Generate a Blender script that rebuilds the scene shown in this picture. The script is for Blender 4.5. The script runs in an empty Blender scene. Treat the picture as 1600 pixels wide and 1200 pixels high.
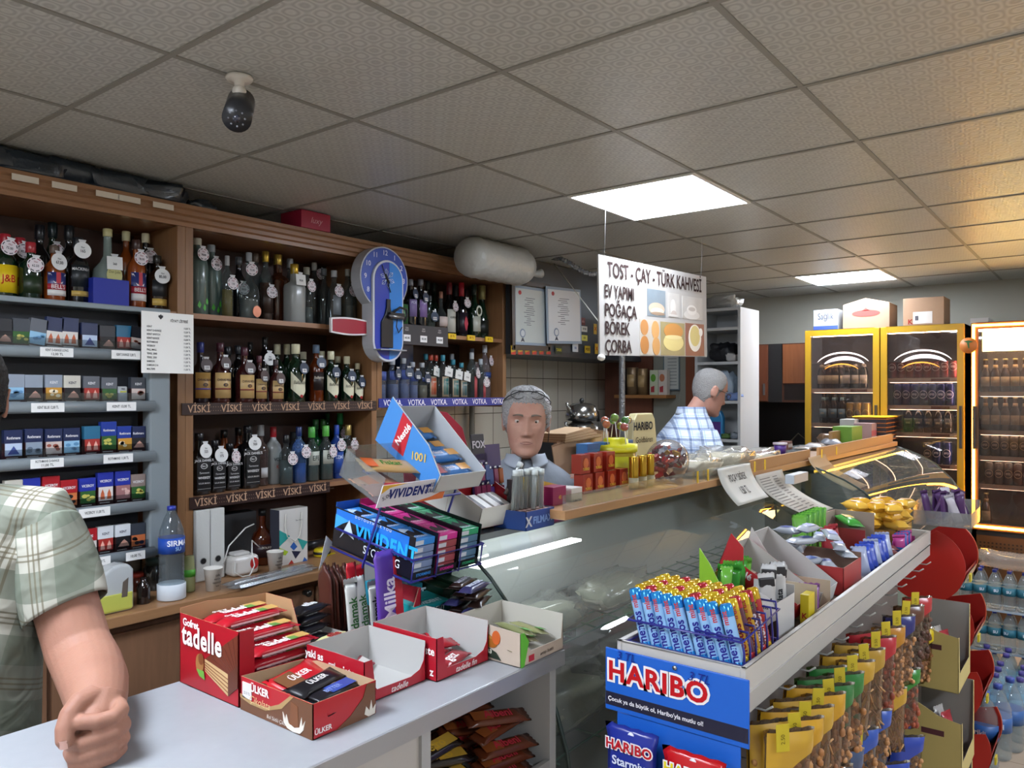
import bpy, bmesh, math, random
from mathutils import Vector, Matrix, noise
random.seed(7)
R=math.radians; PI=math.pi
SC=bpy.context.scene; COL=SC.collection
# ---------- camera: X runs along the shelf wall into the shop, Y towards that wall, Z up ----------
H=1.65; ANG=R(38); CA,SA=math.cos(ANG),math.sin(ANG); F=1210.; HV=612.
cam=bpy.data.objects.new('camera',bpy.data.cameras.new('camera')); COL.objects.link(cam)
cam.data.sensor_width=36; cam.data.lens=F/1600*36; cam.data.shift_y=12/1600
cam.data.clip_start=.02; cam.data.clip_end=60
cam.location=(0,0,H); cam.rotation_euler=(PI/2,0,ANG-PI/2); SC.camera=cam
W=bpy.data.worlds.new('world'); SC.world=W; W.use_nodes=True
W.node_tree.nodes['Background'].inputs[0].default_value=(.75,.85,1,1)
W.node_tree.nodes['Background'].inputs[1].default_value=.12
SC.view_settings.view_transform='Standard'; SC.view_settings.look='None'
SC.view_settings.gamma=1; SC.view_settings.use_curve_mapping=False; SC.view_settings.exposure=1.22
CEIL=2.51; TILE=.6
PANEL_POWER=17.0; HIDDEN_PANEL_POWER=26.0
# ---------- helpers ----------
def at(u,v,x=None,y=None,z=None,Z=None):
    t=(u-800)/F; k=(HV-v)/F; dx,dy=CA+t*SA,SA-t*CA
    if Z is None:
        if x is not None: Z=x/dx
        elif y is not None: Z=y/dy
        else: Z=(z-H)/k
    return Vector((Z*dx,Z*dy,H+Z*k))
def xu(u,y): return at(u,600,y=y).x
def yu(u,x): return at(u,600,x=x).y
def lin(h):
    h=h.lstrip('#'); c=[int(h[i:i+2],16)/255 for i in (0,2,4)]
    return tuple((v/12.92 if v<=.04045 else ((v+.055)/1.055)**2.4) for v in c)+(1,)
MATS={}
def M(h,rough=.5,metal=0,emit=0,var=0,vs=20,bump=0,bs=60,spec=.5,trans=0,coat=0,sss=0,ecol=None):
    key=(h,rough,metal,emit,var,vs,bump,bs,spec,trans,coat,sss,ecol)
    if key in MATS: return MATS[key]
    m=bpy.data.materials.new('surface_'+h.lstrip('#')); m.use_nodes=True; MATS[key]=m
    nt=m.node_tree; b=nt.nodes['Principled BSDF']
    b.inputs['Base Color'].default_value=lin(h); b.inputs['Roughness'].default_value=rough
    b.inputs['Metallic'].default_value=metal; b.inputs['Specular IOR Level'].default_value=spec
    b.inputs['Transmission Weight'].default_value=trans; b.inputs['Coat Weight'].default_value=coat
    b.inputs['Coat Roughness'].default_value=.08; b.inputs['Coat Weight'].default_value=coat
    if sss: b.inputs['Subsurface Weight'].default_value=sss; b.inputs['Subsurface Radius'].default_value=(.02,.008,.004)
    if emit:
        b.inputs['Emission Color'].default_value=lin(ecol or h); b.inputs['Emission Strength'].default_value=emit
    tc=None
    if var or bump: tc=nt.nodes.new('ShaderNodeTexCoord')
    if var:
        n=nt.nodes.new('ShaderNodeTexNoise'); n.inputs['Scale'].default_value=vs; n.inputs['Detail'].default_value=4
        nt.links.new(tc.outputs['Object'],n.inputs['Vector'])
        mx=nt.nodes.new('ShaderNodeMix'); mx.data_type='RGBA'; c=lin(h)
        mx.inputs[6].default_value=tuple(max(0,a*(1-var)) for a in c[:3])+(1,)
        mx.inputs[7].default_value=tuple(min(1,a*(1+var)) for a in c[:3])+(1,)
        nt.links.new(n.outputs['Fac'],mx.inputs[0]); nt.links.new(mx.outputs[2],b.inputs['Base Color'])
    if bump:
        n=nt.nodes.new('ShaderNodeTexNoise'); n.inputs['Scale'].default_value=bs; n.inputs['Detail'].default_value=3
        nt.links.new(tc.outputs['Object'],n.inputs['Vector'])
        bp=nt.nodes.new('ShaderNodeBump'); bp.inputs['Strength'].default_value=bump; bp.inputs['Distance'].default_value=.01
        nt.links.new(n.outputs['Fac'],bp.inputs['Height']); nt.links.new(bp.outputs[0],b.inputs['Normal'])
    return m
def GL(h='ffffff',rough=.03,body=.0,fres=1.35):
    """thin clear or tinted glass / clear plastic: tinted see-through plus fresnel reflection"""
    key=('glass',h,rough,body,fres)
    if key in MATS: return MATS[key]
    m=bpy.data.materials.new('clear_'+h); m.use_nodes=True; MATS[key]=m
    nt=m.node_tree; nt.nodes.remove(nt.nodes['Principled BSDF']); out=nt.nodes['Material Output']
    t=nt.nodes.new('ShaderNodeBsdfTransparent'); t.inputs[0].default_value=lin(h)
    g=nt.nodes.new('ShaderNodeBsdfGlossy'); g.inputs['Roughness'].default_value=rough
    lw=nt.nodes.new('ShaderNodeLayerWeight'); lw.inputs[0].default_value=.5
    pw=nt.nodes.new('ShaderNodeMath'); pw.operation='POWER'; pw.inputs[1].default_value=3.5; nt.links.new(lw.outputs['Facing'],pw.inputs[0])
    fr=nt.nodes.new('ShaderNodeMath'); fr.operation='MULTIPLY_ADD'; fr.inputs[1].default_value=.8; fr.inputs[2].default_value=(fres-1)*.11; nt.links.new(pw.outputs[0],fr.inputs[0])
    mx=nt.nodes.new('ShaderNodeMixShader')
    nt.links.new(fr.outputs[0],mx.inputs[0]); nt.links.new(g.outputs[0],mx.inputs[2])
    src=t.outputs[0]
    if body:
        d=nt.nodes.new('ShaderNodeBsdfDiffuse'); d.inputs[0].default_value=lin(h)
        m2=nt.nodes.new('ShaderNodeMixShader'); m2.inputs[0].default_value=body
        nt.links.new(t.outputs[0],m2.inputs[1]); nt.links.new(d.outputs[0],m2.inputs[2]); src=m2.outputs[0]
    nt.links.new(src,mx.inputs[1]); nt.links.new(mx.outputs[0],out.inputs[0])
    return m
def WOOD(h,scale=1.,rough=.45,axis='x',amt=.28):
    key=('wood',h,scale,rough,axis,amt)
    if key in MATS: return MATS[key]
    m=bpy.data.materials.new('wood_'+h); m.use_nodes=True; MATS[key]=m
    nt=m.node_tree; b=nt.nodes['Principled BSDF']; b.inputs['Roughness'].default_value=rough
    tc=nt.nodes.new('ShaderNodeTexCoord'); mp=nt.nodes.new('ShaderNodeMapping')
    sc={'x':(1.2,14,14),'z':(14,14,1.2),'y':(14,1.2,14)}[axis]
    mp.inputs['Scale'].default_value=tuple(s*scale for s in sc)
    n=nt.nodes.new('ShaderNodeTexNoise'); n.inputs['Scale'].default_value=3; n.inputs['Detail'].default_value=6
    n.inputs['Distortion'].default_value=.6
    nt.links.new(tc.outputs['Object'],mp.inputs[0]); nt.links.new(mp.outputs[0],n.inputs['Vector'])
    mx=nt.nodes.new('ShaderNodeMix'); mx.data_type='RGBA'; c=lin(h)
    mx.inputs[6].default_value=tuple(a*(1-amt) for a in c[:3])+(1,)
    mx.inputs[7].default_value=tuple(min(1,a*(1+amt)) for a in c[:3])+(1,)
    nt.links.new(n.outputs['Fac'],mx.inputs[0]); nt.links.new(mx.outputs[2],b.inputs['Base Color'])
    return m
def link(name,me,parent=None,loc=None,rot=None):
    o=bpy.data.objects.new(name,me); COL.objects.link(o)
    if parent is not None: o.parent=parent
    if loc is not None: o.location=loc
    if rot is not None: o.rotation_euler=rot
    return o
class MB:
    def __init__(s): s.v=[]; s.f=[]; s.m=[]; s.mats=[]; s.sm=[]; s.T=None
    def mi(s,m):
        if m not in s.mats: s.mats.append(m)
        return s.mats.index(m)
    def add(s,vs,fs,m,smooth=False):
        o=len(s.v); i=s.mi(m)
        if s.T is not None: vs=[s.T@Vector(p) for p in vs]
        s.v+= [tuple(p) for p in vs]
        for f in fs: s.f.append([o+k for k in f]); s.m.append(i); s.sm.append(smooth)
        return s
    def box(s,x0,x1,y0,y1,z0,z1,m):
        vs=[(x,y,z) for x in (x0,x1) for y in (y0,y1) for z in (z0,z1)]
        return s.add(vs,[(0,1,3,2),(4,6,7,5),(0,4,5,1),(2,3,7,6),(0,2,6,4),(1,5,7,3)],m)
    def cbox(s,c,w,d,h,m):
        return s.box(c[0]-w/2,c[0]+w/2,c[1]-d/2,c[1]+d/2,c[2],c[2]+h,m)
    def lathe(s,prof,m,n=20,c=(0,0),a0=0,a1=None,ell=1.0,smooth=True,cap=True,sq=0):
        full=a1 is None; a1=2*PI if full else a1; vs=[];k=n if full else n+1
        for r,z in prof:
            for i in range(k):
                a=a0+(a1-a0)*i/n
                q=1
                if sq:
                    q=1/(abs(math.cos(a))**sq+abs(math.sin(a))**sq)**(1/sq)
                vs.append((c[0]+r*q*math.cos(a),c[1]+r*q*ell*math.sin(a),z))
        fs=[]
        for j in range(len(prof)-1):
            for i in range(n):
                a=j*k+i; b=j*k+(i+1)%k
                fs.append((a,b,b+k,a+k))
        if full and cap:
            if prof[0][0]>1e-5: fs.append(tuple(range(k-1,-1,-1)))
            if prof[-1][0]>1e-5: fs.append(tuple((len(prof)-1)*k+i for i in range(k)))
        return s.add(vs,fs,m,smooth)
    def cyl(s,p0,p1,r,m,r1=None,n=12,smooth=True):
        p0=Vector(p0);p1=Vector(p1); return s.tube([p0,p1],[r,r if r1 is None else r1],m,n,smooth)
    def tube(s,pts,r,m,n=8,smooth=True,closed=False):
        pts=[Vector(p) for p in pts]; N=len(pts)
        rs=r if isinstance(r,(list,tuple)) else [r]*N
        vs=[]; up=Vector((0,0,1)); pa=None
        for i,p in enumerate(pts):
            if closed: d=pts[(i+1)%N]-pts[i-1]
            else: d=pts[min(i+1,N-1)]-pts[max(i-1,0)]
            d.normalize()
            if pa is None:
                a=d.cross(up)
                if a.length<.1: a=d.cross(Vector((1,0,0)))
            else: a=pa-d*pa.dot(d)
            a.normalize(); b=d.cross(a); pa=a
            for k in range(n):
                t=2*PI*k/n; vs.append(p+(a*math.cos(t)+b*math.sin(t))*rs[i])
        fs=[]
        for j in range(N if closed else N-1):
            for k in range(n):
                q=(k+1)%n; j2=(j+1)%N
                fs.append((j*n+k,j*n+q,j2*n+q,j2*n+k))
        if not closed: fs.append(tuple(range(n-1,-1,-1))); fs.append(tuple((N-1)*n+k for k in range(n)))
        return s.add(vs,fs,m,smooth)
    def prism(s,poly,a,b,m,axis='y',smooth=False):
        """poly in the plane across axis; a..b along the axis"""
        n=len(poly); f={'y':lambda p,t:(p[0],t,p[1]),'x':lambda p,t:(t,p[0],p[1]),'z':lambda p,t:(p[0],p[1],t)}[axis]
        vs=[f(p,a) for p in poly]+[f(p,b) for p in poly]
        fs=[tuple(range(n)),tuple(range(2*n-1,n-1,-1))]+[(i,i+n,(i+1)%n+n,(i+1)%n) for i in range(n)]
        s.add(vs,fs[:2],m,False); 
        o=len(s.v)-2*n; mi=s.mi(m)
        for q in fs[2:]: s.f.append([o+k for k in q]); s.m.append(mi); s.sm.append(smooth)
        return s
    def grid(s,fn,nu,nv,m,smooth=True,closeu=False):
        vs=[fn(i/nu,j/nv) for j in range(nv+1) for i in range(nu+1)]
        fs=[(j*(nu+1)+i,j*(nu+1)+i+1,(j+1)*(nu+1)+i+1,(j+1)*(nu+1)+i) for j in range(nv) for i in range(nu)]
        return s.add(vs,fs,m,smooth)
    def ball(s,c,r,m,n=12,k=8,sx=1,sy=1,sz=1):
        prof=[]; c=Vector(c); vs=[];
        for j in range(k+1):
            a=-PI/2+PI*j/k
            for i in range(n):
                t=2*PI*i/n; vs.append(c+Vector((sx*r*math.cos(a)*math.cos(t),sy*r*math.cos(a)*math.sin(t),sz*r*math.sin(a))))
        fs=[(j*n+i,j*n+(i+1)%n,(j+1)*n+(i+1)%n,(j+1)*n+i) for j in range(k) for i in range(n)]
        return s.add(vs,fs,m,True)
    def mesh(s,name='m'):
        me=bpy.data.meshes.new(name); me.from_pydata(s.v,[],s.f)
        for m in s.mats: me.materials.append(m)
        me.polygons.foreach_set('material_index',s.m); me.polygons.foreach_set('use_smooth',s.sm)
        me.update(); return me
    def build(s,name,parent=None,loc=None,rot=None,bev=0,seg=2,solid=0,sub=0,fix=True):
        me=s.mesh(name)
        if fix:
            b=bmesh.new(); b.from_mesh(me)
            bmesh.ops.remove_doubles(b,verts=b.verts,dist=1e-5)
            if not solid: bmesh.ops.recalc_face_normals(b,faces=b.faces)
            b.to_mesh(me); b.free()
        o=link(name,me,parent,loc,rot)
        if solid: q=o.modifiers.new('solid','SOLIDIFY'); q.thickness=solid; q.offset=0
        if bev:
            q=o.modifiers.new('bevel','BEVEL'); q.width=bev; q.segments=seg; q.limit_method='ANGLE'; q.angle_limit=R(40)
        if sub: q=o.modifiers.new('sub','SUBSURF'); q.levels=sub; q.render_levels=sub
        return o
def tag(o,label=None,cat=None,group=None,kind=None):
    if label: o['label']=label
    if cat: o['category']=cat
    if group: o['group']=group
    if kind: o['kind']=kind
    return o
def thing(name,label,cat,loc=(0,0,0),rotz=0,group=None,rot=None):
    o=link(name,None,None,loc,rot or (0,0,rotz)); o.empty_display_size=.05
    return tag(o,label,cat,group)
def struct(name,mb,**k):
    o=mb.build(name,**k); o['kind']='structure'; return o
KIDS={}
def copy_tree(o,parent=None):
    c=o.copy(); COL.objects.link(c); c.parent=parent
    for ch in list(o.children): copy_tree(ch,c)
    return c
TXT={}
def tmesh(s,size,mat,bold=0,sx=1.,depth=0.,align='CENTER',shear=0.,spacing=1.):
    key=(s,round(size,5),mat.name,bold,sx,depth,align,shear,spacing)
    if key in TXT: return TXT[key]
    cu=bpy.data.curves.new('lettering','FONT'); cu.body=s; cu.size=size; cu.align_x=align; cu.align_y='CENTER'
    cu.offset=bold*.55*size if bold<.15 else bold*.4*size; cu.extrude=depth; cu.resolution_u=3; cu.shear=shear; cu.space_character=spacing
    o=bpy.data.objects.new('lettering',cu); COL.objects.link(o); bpy.context.view_layer.update()
    me=bpy.data.meshes.new_from_object(o); bpy.data.objects.remove(o); bpy.data.curves.remove(cu)
    for v in me.vertices: x,y,z=v.co; v.co=(x*sx,-z,y)          # stands upright, faces -Y
    me.materials.clear(); me.materials.append(mat); TXT[key]=me; return me
INK=lambda h='101014': M(h,.8,spec=.15)
def text(s,size,h,parent,loc,face='-y',bold=0,sx=1.,rot=None,wrap=None,name='lettering',align='CENTER',depth=0.,shear=0.,spacing=1.,roll=0):
    mat=INK(h); me=tmesh(s,size,mat,bold,sx,depth,align,shear,spacing)
    if wrap:
        me=me.copy()
        for v in me.vertices:
            x,y,z=v.co; a=x/wrap; v.co=(wrap*math.sin(a),-wrap*math.cos(a)+wrap,z)
    rr=rot or {'-y':(0,roll,0),'-x':(0,roll,-PI/2),'+x':(0,0,PI/2),'+z':(-PI/2,0,0)}[face]
    if face=='-x' and not rot: 
        e=(Matrix.Rotation(-PI/2,3,'Z')@Matrix.Rotation(roll,3,'Y')).to_euler(); rr=e
    if face=='+z' and not rot:
        rr=(Matrix.Rotation(roll,3,'Z')@Matrix.Rotation(-PI/2,3,'X')).to_euler()
    return link(name,me,parent,loc,rr)
ORD=['first','second','third','fourth','fifth','sixth','seventh','eighth','ninth','tenth','eleventh','twelfth','thirteenth','fourteenth','fifteenth','sixteenth','seventeenth','eighteenth','nineteenth','twentieth']+['%d'%i+('st' if i%10==1 else 'nd' if i%10==2 else 'rd' if i%10==3 else 'th') for i in range(21,80)]
PLA=lambda h,r=.35,**k: M(h,r,**k)
WHITE=M('e9e9e6',.5); PAPER=M('ecebe6',.7)

def lab16(d,loc):
    n=16-len(loc.split()); w=d.split()
    return ' '.join(w[:n]).rstrip(',')+', '+loc
def hide_none(): pass
# ================= SETTING =================
X0,X1,Y0,Y1=-2.6,7.0,-2.4,3.45
def ceiling_mat():
    m=bpy.data.materials.new('ceiling_tile'); m.use_nodes=True; nt=m.node_tree; b=nt.nodes['Principled BSDF']
    tc=nt.nodes.new('ShaderNodeTexCoord'); sep=nt.nodes.new('ShaderNodeSeparateXYZ'); nt.links.new(tc.outputs['Object'],sep.inputs[0])
    def math_(op,a,b_=None,v=None):
        n=nt.nodes.new('ShaderNodeMath'); n.operation=op
        for i,q in enumerate((a,b_)):
            if q is None: continue
            if isinstance(q,(int,float)): n.inputs[i].default_value=q
            else: nt.links.new(q,n.inputs[i])
        return n.outputs[0]
    px=math_('SINE',math_('MULTIPLY',sep.outputs[0],2*PI/.10)); py=math_('SINE',math_('MULTIPLY',sep.outputs[1],2*PI/.10))
    pr=math_('MULTIPLY',px,py)
    rings=math_('SINE',math_('MULTIPLY',pr,9.0))
    n=nt.nodes.new('ShaderNodeTexNoise'); n.inputs['Scale'].default_value=1.3; nt.links.new(tc.outputs['Object'],n.inputs['Vector'])
    mx=nt.nodes.new('ShaderNodeMix'); mx.data_type='RGBA'
    mx.inputs[6].default_value=lin('a6a8a3'); mx.inputs[7].default_value=lin('c4c6c0')
    f=math_('ADD',math_('MULTIPLY',rings,.5),.5); nt.links.new(f,mx.inputs[0])
    nt.links.new(mx.outputs[2],b.inputs['Base Color'])
    nt.links.new(math_('ADD',math_('MULTIPLY',f,.18),.30),b.inputs['Roughness'])
    bp=nt.nodes.new('ShaderNodeBump'); bp.inputs['Strength'].default_value=.25; bp.inputs['Distance'].default_value=.002
    nt.links.new(f,bp.inputs['Height']); nt.links.new(bp.outputs[0],b.inputs['Normal'])
    b.inputs['Specular IOR Level'].default_value=.6
    return m
CM=ceiling_mat()
struct('ceiling',MB().box(X0,X1,Y0,Y1,CEIL,CEIL+.05,CM))
g=MB(); gm=M('8c8b83',.5)
x=2.82-TILE*9
while x<X1:
    if x>X0: g.box(x-.008,x+.008,Y0,Y1,CEIL-.004,CEIL+.001,gm)
    x+=TILE
y=1.30-TILE*6
while y<Y1:
    if y>Y0: g.box(X0,X1,y-.008,y+.008,CEIL-.0035,CEIL+.001,gm)
    y+=TILE
struct('trim_1',g)
def floor_mat():
    m=bpy.data.materials.new('floor_tile'); m.use_nodes=True; nt=m.node_tree; b=nt.nodes['Principled BSDF']
    tc=nt.nodes.new('ShaderNodeTexCoord'); br=nt.nodes.new('ShaderNodeTexBrick'); br.offset=0
    br.inputs['Scale'].default_value=2.2; br.inputs['Mortar Size'].default_value=.006; br.inputs['Brick Width'].default_value=1; br.inputs['Row Height'].default_value=1
    br.inputs['Color1'].default_value=lin('b8a593'); br.inputs['Color2'].default_value=lin('b09c88'); br.inputs['Mortar'].default_value=lin('8f7a66')
    nt.links.new(tc.outputs['Object'],br.inputs['Vector']); nt.links.new(br.outputs['Color'],b.inputs['Base Color'])
    b.inputs['Roughness'].default_value=.25; return m
struct('floor',MB().box(X0,X1,Y0,Y1,-.05,0,floor_mat()))
def tile_mat(h,wd,ht,mort,rough=.2):
    m=bpy.data.materials.new('wall_tile'); m.use_nodes=True; nt=m.node_tree; b=nt.nodes['Principled BSDF']
    tc=nt.nodes.new('ShaderNodeTexCoord'); sp=nt.nodes.new('ShaderNodeSeparateXYZ'); cb=nt.nodes.new('ShaderNodeCombineXYZ')
    nt.links.new(tc.outputs['Object'],sp.inputs[0]); nt.links.new(sp.outputs[0],cb.inputs[0]); nt.links.new(sp.outputs[2],cb.inputs[1])
    br=nt.nodes.new('ShaderNodeTexBrick'); br.offset=0; br.inputs['Scale'].default_value=1
    br.inputs['Brick Width'].default_value=wd; br.inputs['Row Height'].default_value=ht; br.inputs['Mortar Size'].default_value=.003
    br.inputs['Color1'].default_value=lin(h); br.inputs['Color2'].default_value=lin('c9c3b4'); br.inputs['Mortar'].default_value=lin(mort)
    nt.links.new(cb.outputs[0],br.inputs['Vector']); nt.links.new(br.outputs['Color'],b.inputs['Base Color']); b.inputs['Roughness'].default_value=rough
    return m
struct('wall_back',MB().box(X0,X1,Y1,Y1+.1,0,CEIL,tile_mat('d2cdc0',.2,.25,'6b655a')))
struct('wall_far',MB().box(X1,X1+.1,Y0,Y1,0,CEIL,M('a3a195',.8,var=.06,vs=3)))
struct('wall_right',MB().box(X0,X1,Y0-.1,Y0,0,CEIL,M('b9b4a6',.8)))
struct('wall_left',MB().box(X0-.1,X0,Y0,Y1,0,CEIL,M('b9b4a6',.8)))
# ceiling light panels
def light_panel(x,y,label,power):
    t=thing('ceiling_light',label,'ceiling light',(x,y,CEIL-.006))
    f=MB(); w=.0; fm=M('e8e8e4',.4); e=.298;q=.285
    f.box(-e,e,-e,-q,-.004,.006,fm).box(-e,e,q,e,-.004,.006,fm).box(-e,-q,-q,q,-.004,.006,fm).box(q,e,-q,q,-.004,.006,fm)
    f.build('frame',t); MB().box(-q,q,-q,q,-.001,.005,M('f6f8ff',.4,emit=power,ecol='e8f1ff')).build('diffuser',t)
light_panel(3.12,1.60,'bright square ceiling light panel above the deli counter, the nearer one',PANEL_POWER)
light_panel(6.12,1.60,'bright square ceiling light panel above the yellow framed coolers, the farther one',PANEL_POWER)
for i,(x,y) in enumerate(((.12,1.6),(-1.68,1.6),(.12,-1.4),(3.12,-1.4),(6.12,-1.4))):
    light_panel(x,y,'square ceiling light panel behind the viewer, '+ORD[i]+' of the row','',) if False else light_panel(x,y,'square ceiling light panel out of view, '+ORD[i]+' one',HIDDEN_PANEL_POWER)
# ================= BACK WALL FURNITURE =================
WD=WOOD('92694a',1,.4,'x'); WDZ=WOOD('86603f',1,.4,'z'); WDARK=M('42291f',.5,var=.15,vs=6); WTOP=WOOD('9a7350',1,.35,'x')
YF,YB=3.05,3.43; SA_,SB_,SC_,CT=1.98,1.60,1.205,.85
def cornice(x0,x1,parent,left=True):
    m=WOOD('8f6849',1,.27,'x')
    prof=[(YF+.03,2.335),(YF-.005,2.335),(YF-.005,2.352),(YF-.016,2.358),(YF-.016,2.374),(YF-.028,2.381),(YF-.028,2.398),(YF-.04,2.405),(YF-.04,2.42),(YF+.03,2.42)]
    MB().prism([(a,b) for a,b in prof],x0,x1,m,'x').build('cornice',parent)
def liquor_bay(x0,x1,zb,label,shelves,mid):
    t=thing('liquor_cabinet',label,'cabinet',(0,0,0))
    MB().box(x0,x0+.035,YF,YB-.012,zb,2.335,WDZ).build('side_panel',t,bev=.002)
    MB().box(x1-.035,x1,YF,YB-.012,zb,2.335,WDZ).build('side_panel',t,bev=.002)
    MB().box(x0,x1,YB-.012,YB,zb,2.40,WDARK).build('back_panel',t)
    MB().box(x0,x1,YF+.03,YB-.012,2.335,2.40,WD).build('top_board',t)
    for z,c in shelves:
        MB().box(x0+.035,x1-.035,YF+.008,YB-.012,z-.022,z,c).build('shelf',t)
    cornice(x0,x1,t); return t
liquor_bay(.52,1.70,1.02,'open wooden liquor cabinet bay behind the grey cigarette rack',[(SA_,WD)],0)
bay1=liquor_bay(1.70,2.755,CT+.001,'open wooden liquor cabinet bay with two strips reading viski',[(SA_,WD),(SB_,WD),(SC_,WD)],0)
bay2=liquor_bay(2.757,3.845,1.555,'open wooden liquor cabinet bay with blue strip, right of the clock',[(SA_,WD),(SB_,WD)],0)
for u,v,w,h in ((35,301,34,8),(96,315,31,8),(163,325,29,8),(197,332,27,8),(250,341,27,8)):
    p=at(u,v,y=3.033); k=(p.x*CA+p.y*SA)/F
    o=MB().cbox((0,0,-h*k/2),.085,.002,.022,M('cfc3b0',.6)).build('paper_sticker',loc=(p.x,YF-.044,min(p.z,2.372) if 0 else 2.405))
    o.location.z=2.392; tag(o,'small blank white paper sticker on the cabinet cornice, '+['leftmost','second from left','middle','fourth from left','rightmost'][(35,96,163,197,250).index(u)]+' of five','sticker','stickers on the cornice')
# strips with writing
def strip(name,label,x0,x1,z0,z1,word,n,bg,fg,size,y=YF-.004,dots='',sx=.9,shift=0):
    t=thing(name,label,'shelf strip',((x0+x1)/2,y,(z0+z1)/2))
    w=(x1-x0); MB().box(-w/2,w/2,-.003,.002,(z0-z1)/2,(z1-z0)/2,M(bg,.35)).build('strip',t)
    for i in range(n):
        cx=-w/2+w*(i+.5)/n+shift; text(word,size,fg,t,(cx,-.004,-.001),bold=.02,sx=sx)
        if dots:
            d=MB()
            for k in range(5):
                for q in (0,1): d.cbox((cx+w/n*.5+(k-2)*w/n*.075,-.004,(q-.5)*.016-.002),.003,.001,.003,M(dots,.5))
            d.build('dot_pattern',t)
    return t
strip('viski_strip','dark brown shelf strip lettered viski under the middle whisky shelf',xu(284,3.045),2.745,1.553,1.602,'VİSKİ',7,'33221f','b9977c',.044,dots='8a7060')
strip('viski_strip','dark brown shelf strip lettered viski under the lowest bottle shelf',1.715,xu(515,3.045),1.158,1.208,'VİSKİ',5,'33221f','b9977c',.044,dots='8a7060')
strip('votka_strip','blue shelf strip lettered votka below the right hand cabinet bay',2.765,3.835,1.566,1.614,'VOTKA.',6,'27358f','f0f0f8',.045,sx=.85,shift=.01,dots='4a62b4')
# black price rail + yellow tickets of bay 2
t=thing('price_rail','black price rail with three white price stickers under the gin bottles','price rail',(xu(660,3.04),3.04,1.962))
MB().box(xu(622,3.04)-xu(660,3.04),xu(699,3.04)-xu(660,3.04),-.004,.004,-.055,.055,M('35353a',.5)).build('rail_board',t)
for u,s in ((635,'65.00'),(661,'85.00'),(686,'95.00')):
    x=xu(u,3.04)-xu(660,3.04)
    MB().box(x-.026,x+.026,-.006,-.004,-.038,-.002,M('efefef',.5)).build('price_sticker',t)
    text(s,.016,'22222a',t,(x,-.0075,-.02),bold=.03); text('PORT',.011,'c8c8c8',t,(x,-.005,.022),bold=.02); text('GIN',.013,'c8c8c8',t,(x,-.005,.034))
for i,u in enumerate((707,737,765)):
    t=thing('price_ticket','small yellow price ticket on shelf edge under wines, '+['left','middle','right'][i]+' one','price ticket',(xu(u,3.045),3.05,1.972))
    MB().box(-.033,.033,-.004,.004,-.016,.016,M('e8c21c',.5)).build('ticket',t); text('SARAP',.013,'a33',t,(0,-.005,0),bold=.02) if False else text('%d TL'%(25+5*i),.017,'803020',t,(0,-.005,0),bold=.03)
# red plaque
t=thing('wall_plaque','dark red plaque with white edge hung below the top shelf','plaque',at(546,510,y=3.0))
pts=[(-.12,-.055)]+[(-.12+.24*i/10,-.055-.0*i-.012*math.sin(PI*i/10)) for i in range(11)]+[(.12,.05)]+[(.12-.24*i/10,.05-.006+.0) for i in range(11)]
def arcp(w,h,e): return [(-w,-h)]+[(-w+2*w*i/10,-h-e*math.sin(PI*i/10)) for i in range(1,10)]+[(w,-h),(w,h)]+[(w-2*w*i/10,h+e*math.sin(PI*i/10)) for i in range(1,10)]+[(-w,h)]
MB().prism(arcp(.115,.036,.008),-.002,.012,M('e4e0e0',.4)).build('plaque_rim',t)
MB().prism(arcp(.107,.029,.007),-.004,.0,M('a01c30',.35)).build('plaque_face',t)
# ---- back counter ----
t=thing('back_counter','long wooden back counter with cupboard doors below the cigarette rack','counter',(0,0,0))
MB().box(-1.2,3.0,2.80,YB,CT-.04,CT,WTOP).build('worktop',t,bev=.004)
MB().box(-1.2,3.0,2.86,2.90,.02,CT-.04,WOOD('6b4d3a',1,.45,'z')).build('carcass',t)
for i,x in enumerate((-1.1,-.55,0,.55,1.10,1.65,2.2)):
    d=MB().box(x+.008,x+.542,2.842,2.859,.08,CT-.075,WOOD('75553f',1,.45,'z')).build('door',t,bev=.002)
    k=MB(); k.cyl((x+.49,2.842,.76),(x+.49,2.812,.76),.012,M('30302e',.3,.8)); k.ball((x+.49,2.81,.76),.016,M('30302e',.3,.8)); k.build('knob',d)
# ---- cigarette rack ----
GY=M('7e878c',.35); GYD=M('22242a',.6); YC=2.95; xr=1.583
t=thing('cigarette_rack','grey plastic cigarette display rack with five tiers of packs','display rack',(0,0,0))
MB().box(xr-.085,xr,YC,YC+.06,1.01,1.955,GY).build('side_column',t,bev=.008)
MB().box(.50,xr-.085,YC+.092,YC+.097,1.01,1.955,GYD).build('back_panel',t)
MB().box(.50,xr,YC-.0,YC+.097,1.955,1.975,GY).build('top_rail',t,bev=.004)
ROWZ=[1.788,1.595,1.402,1.212,1.03]
for z in ROWZ:
    r=MB(); pr=[(YC-.012,z-.02),(YC-.022,z-.012),(YC-.024,z),(YC-.022,z+.012),(YC-.012,z+.02),(YC+.0,z+.02),(YC+.0,z-.02)]
    r.prism(pr,.45,xr-.07,GY,'x',True); r.build('rail',t)
    MB().box(.50,xr-.085,YC,YC+.092,z-.004,z,M('3a3034',.5)).build('tray',t)
    MB().box(.50,xr-.09,YC+.0005,YC+.0025,z+.02,z+.05,GL('d8dde0',.05)).build('clear_lip',t)
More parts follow.
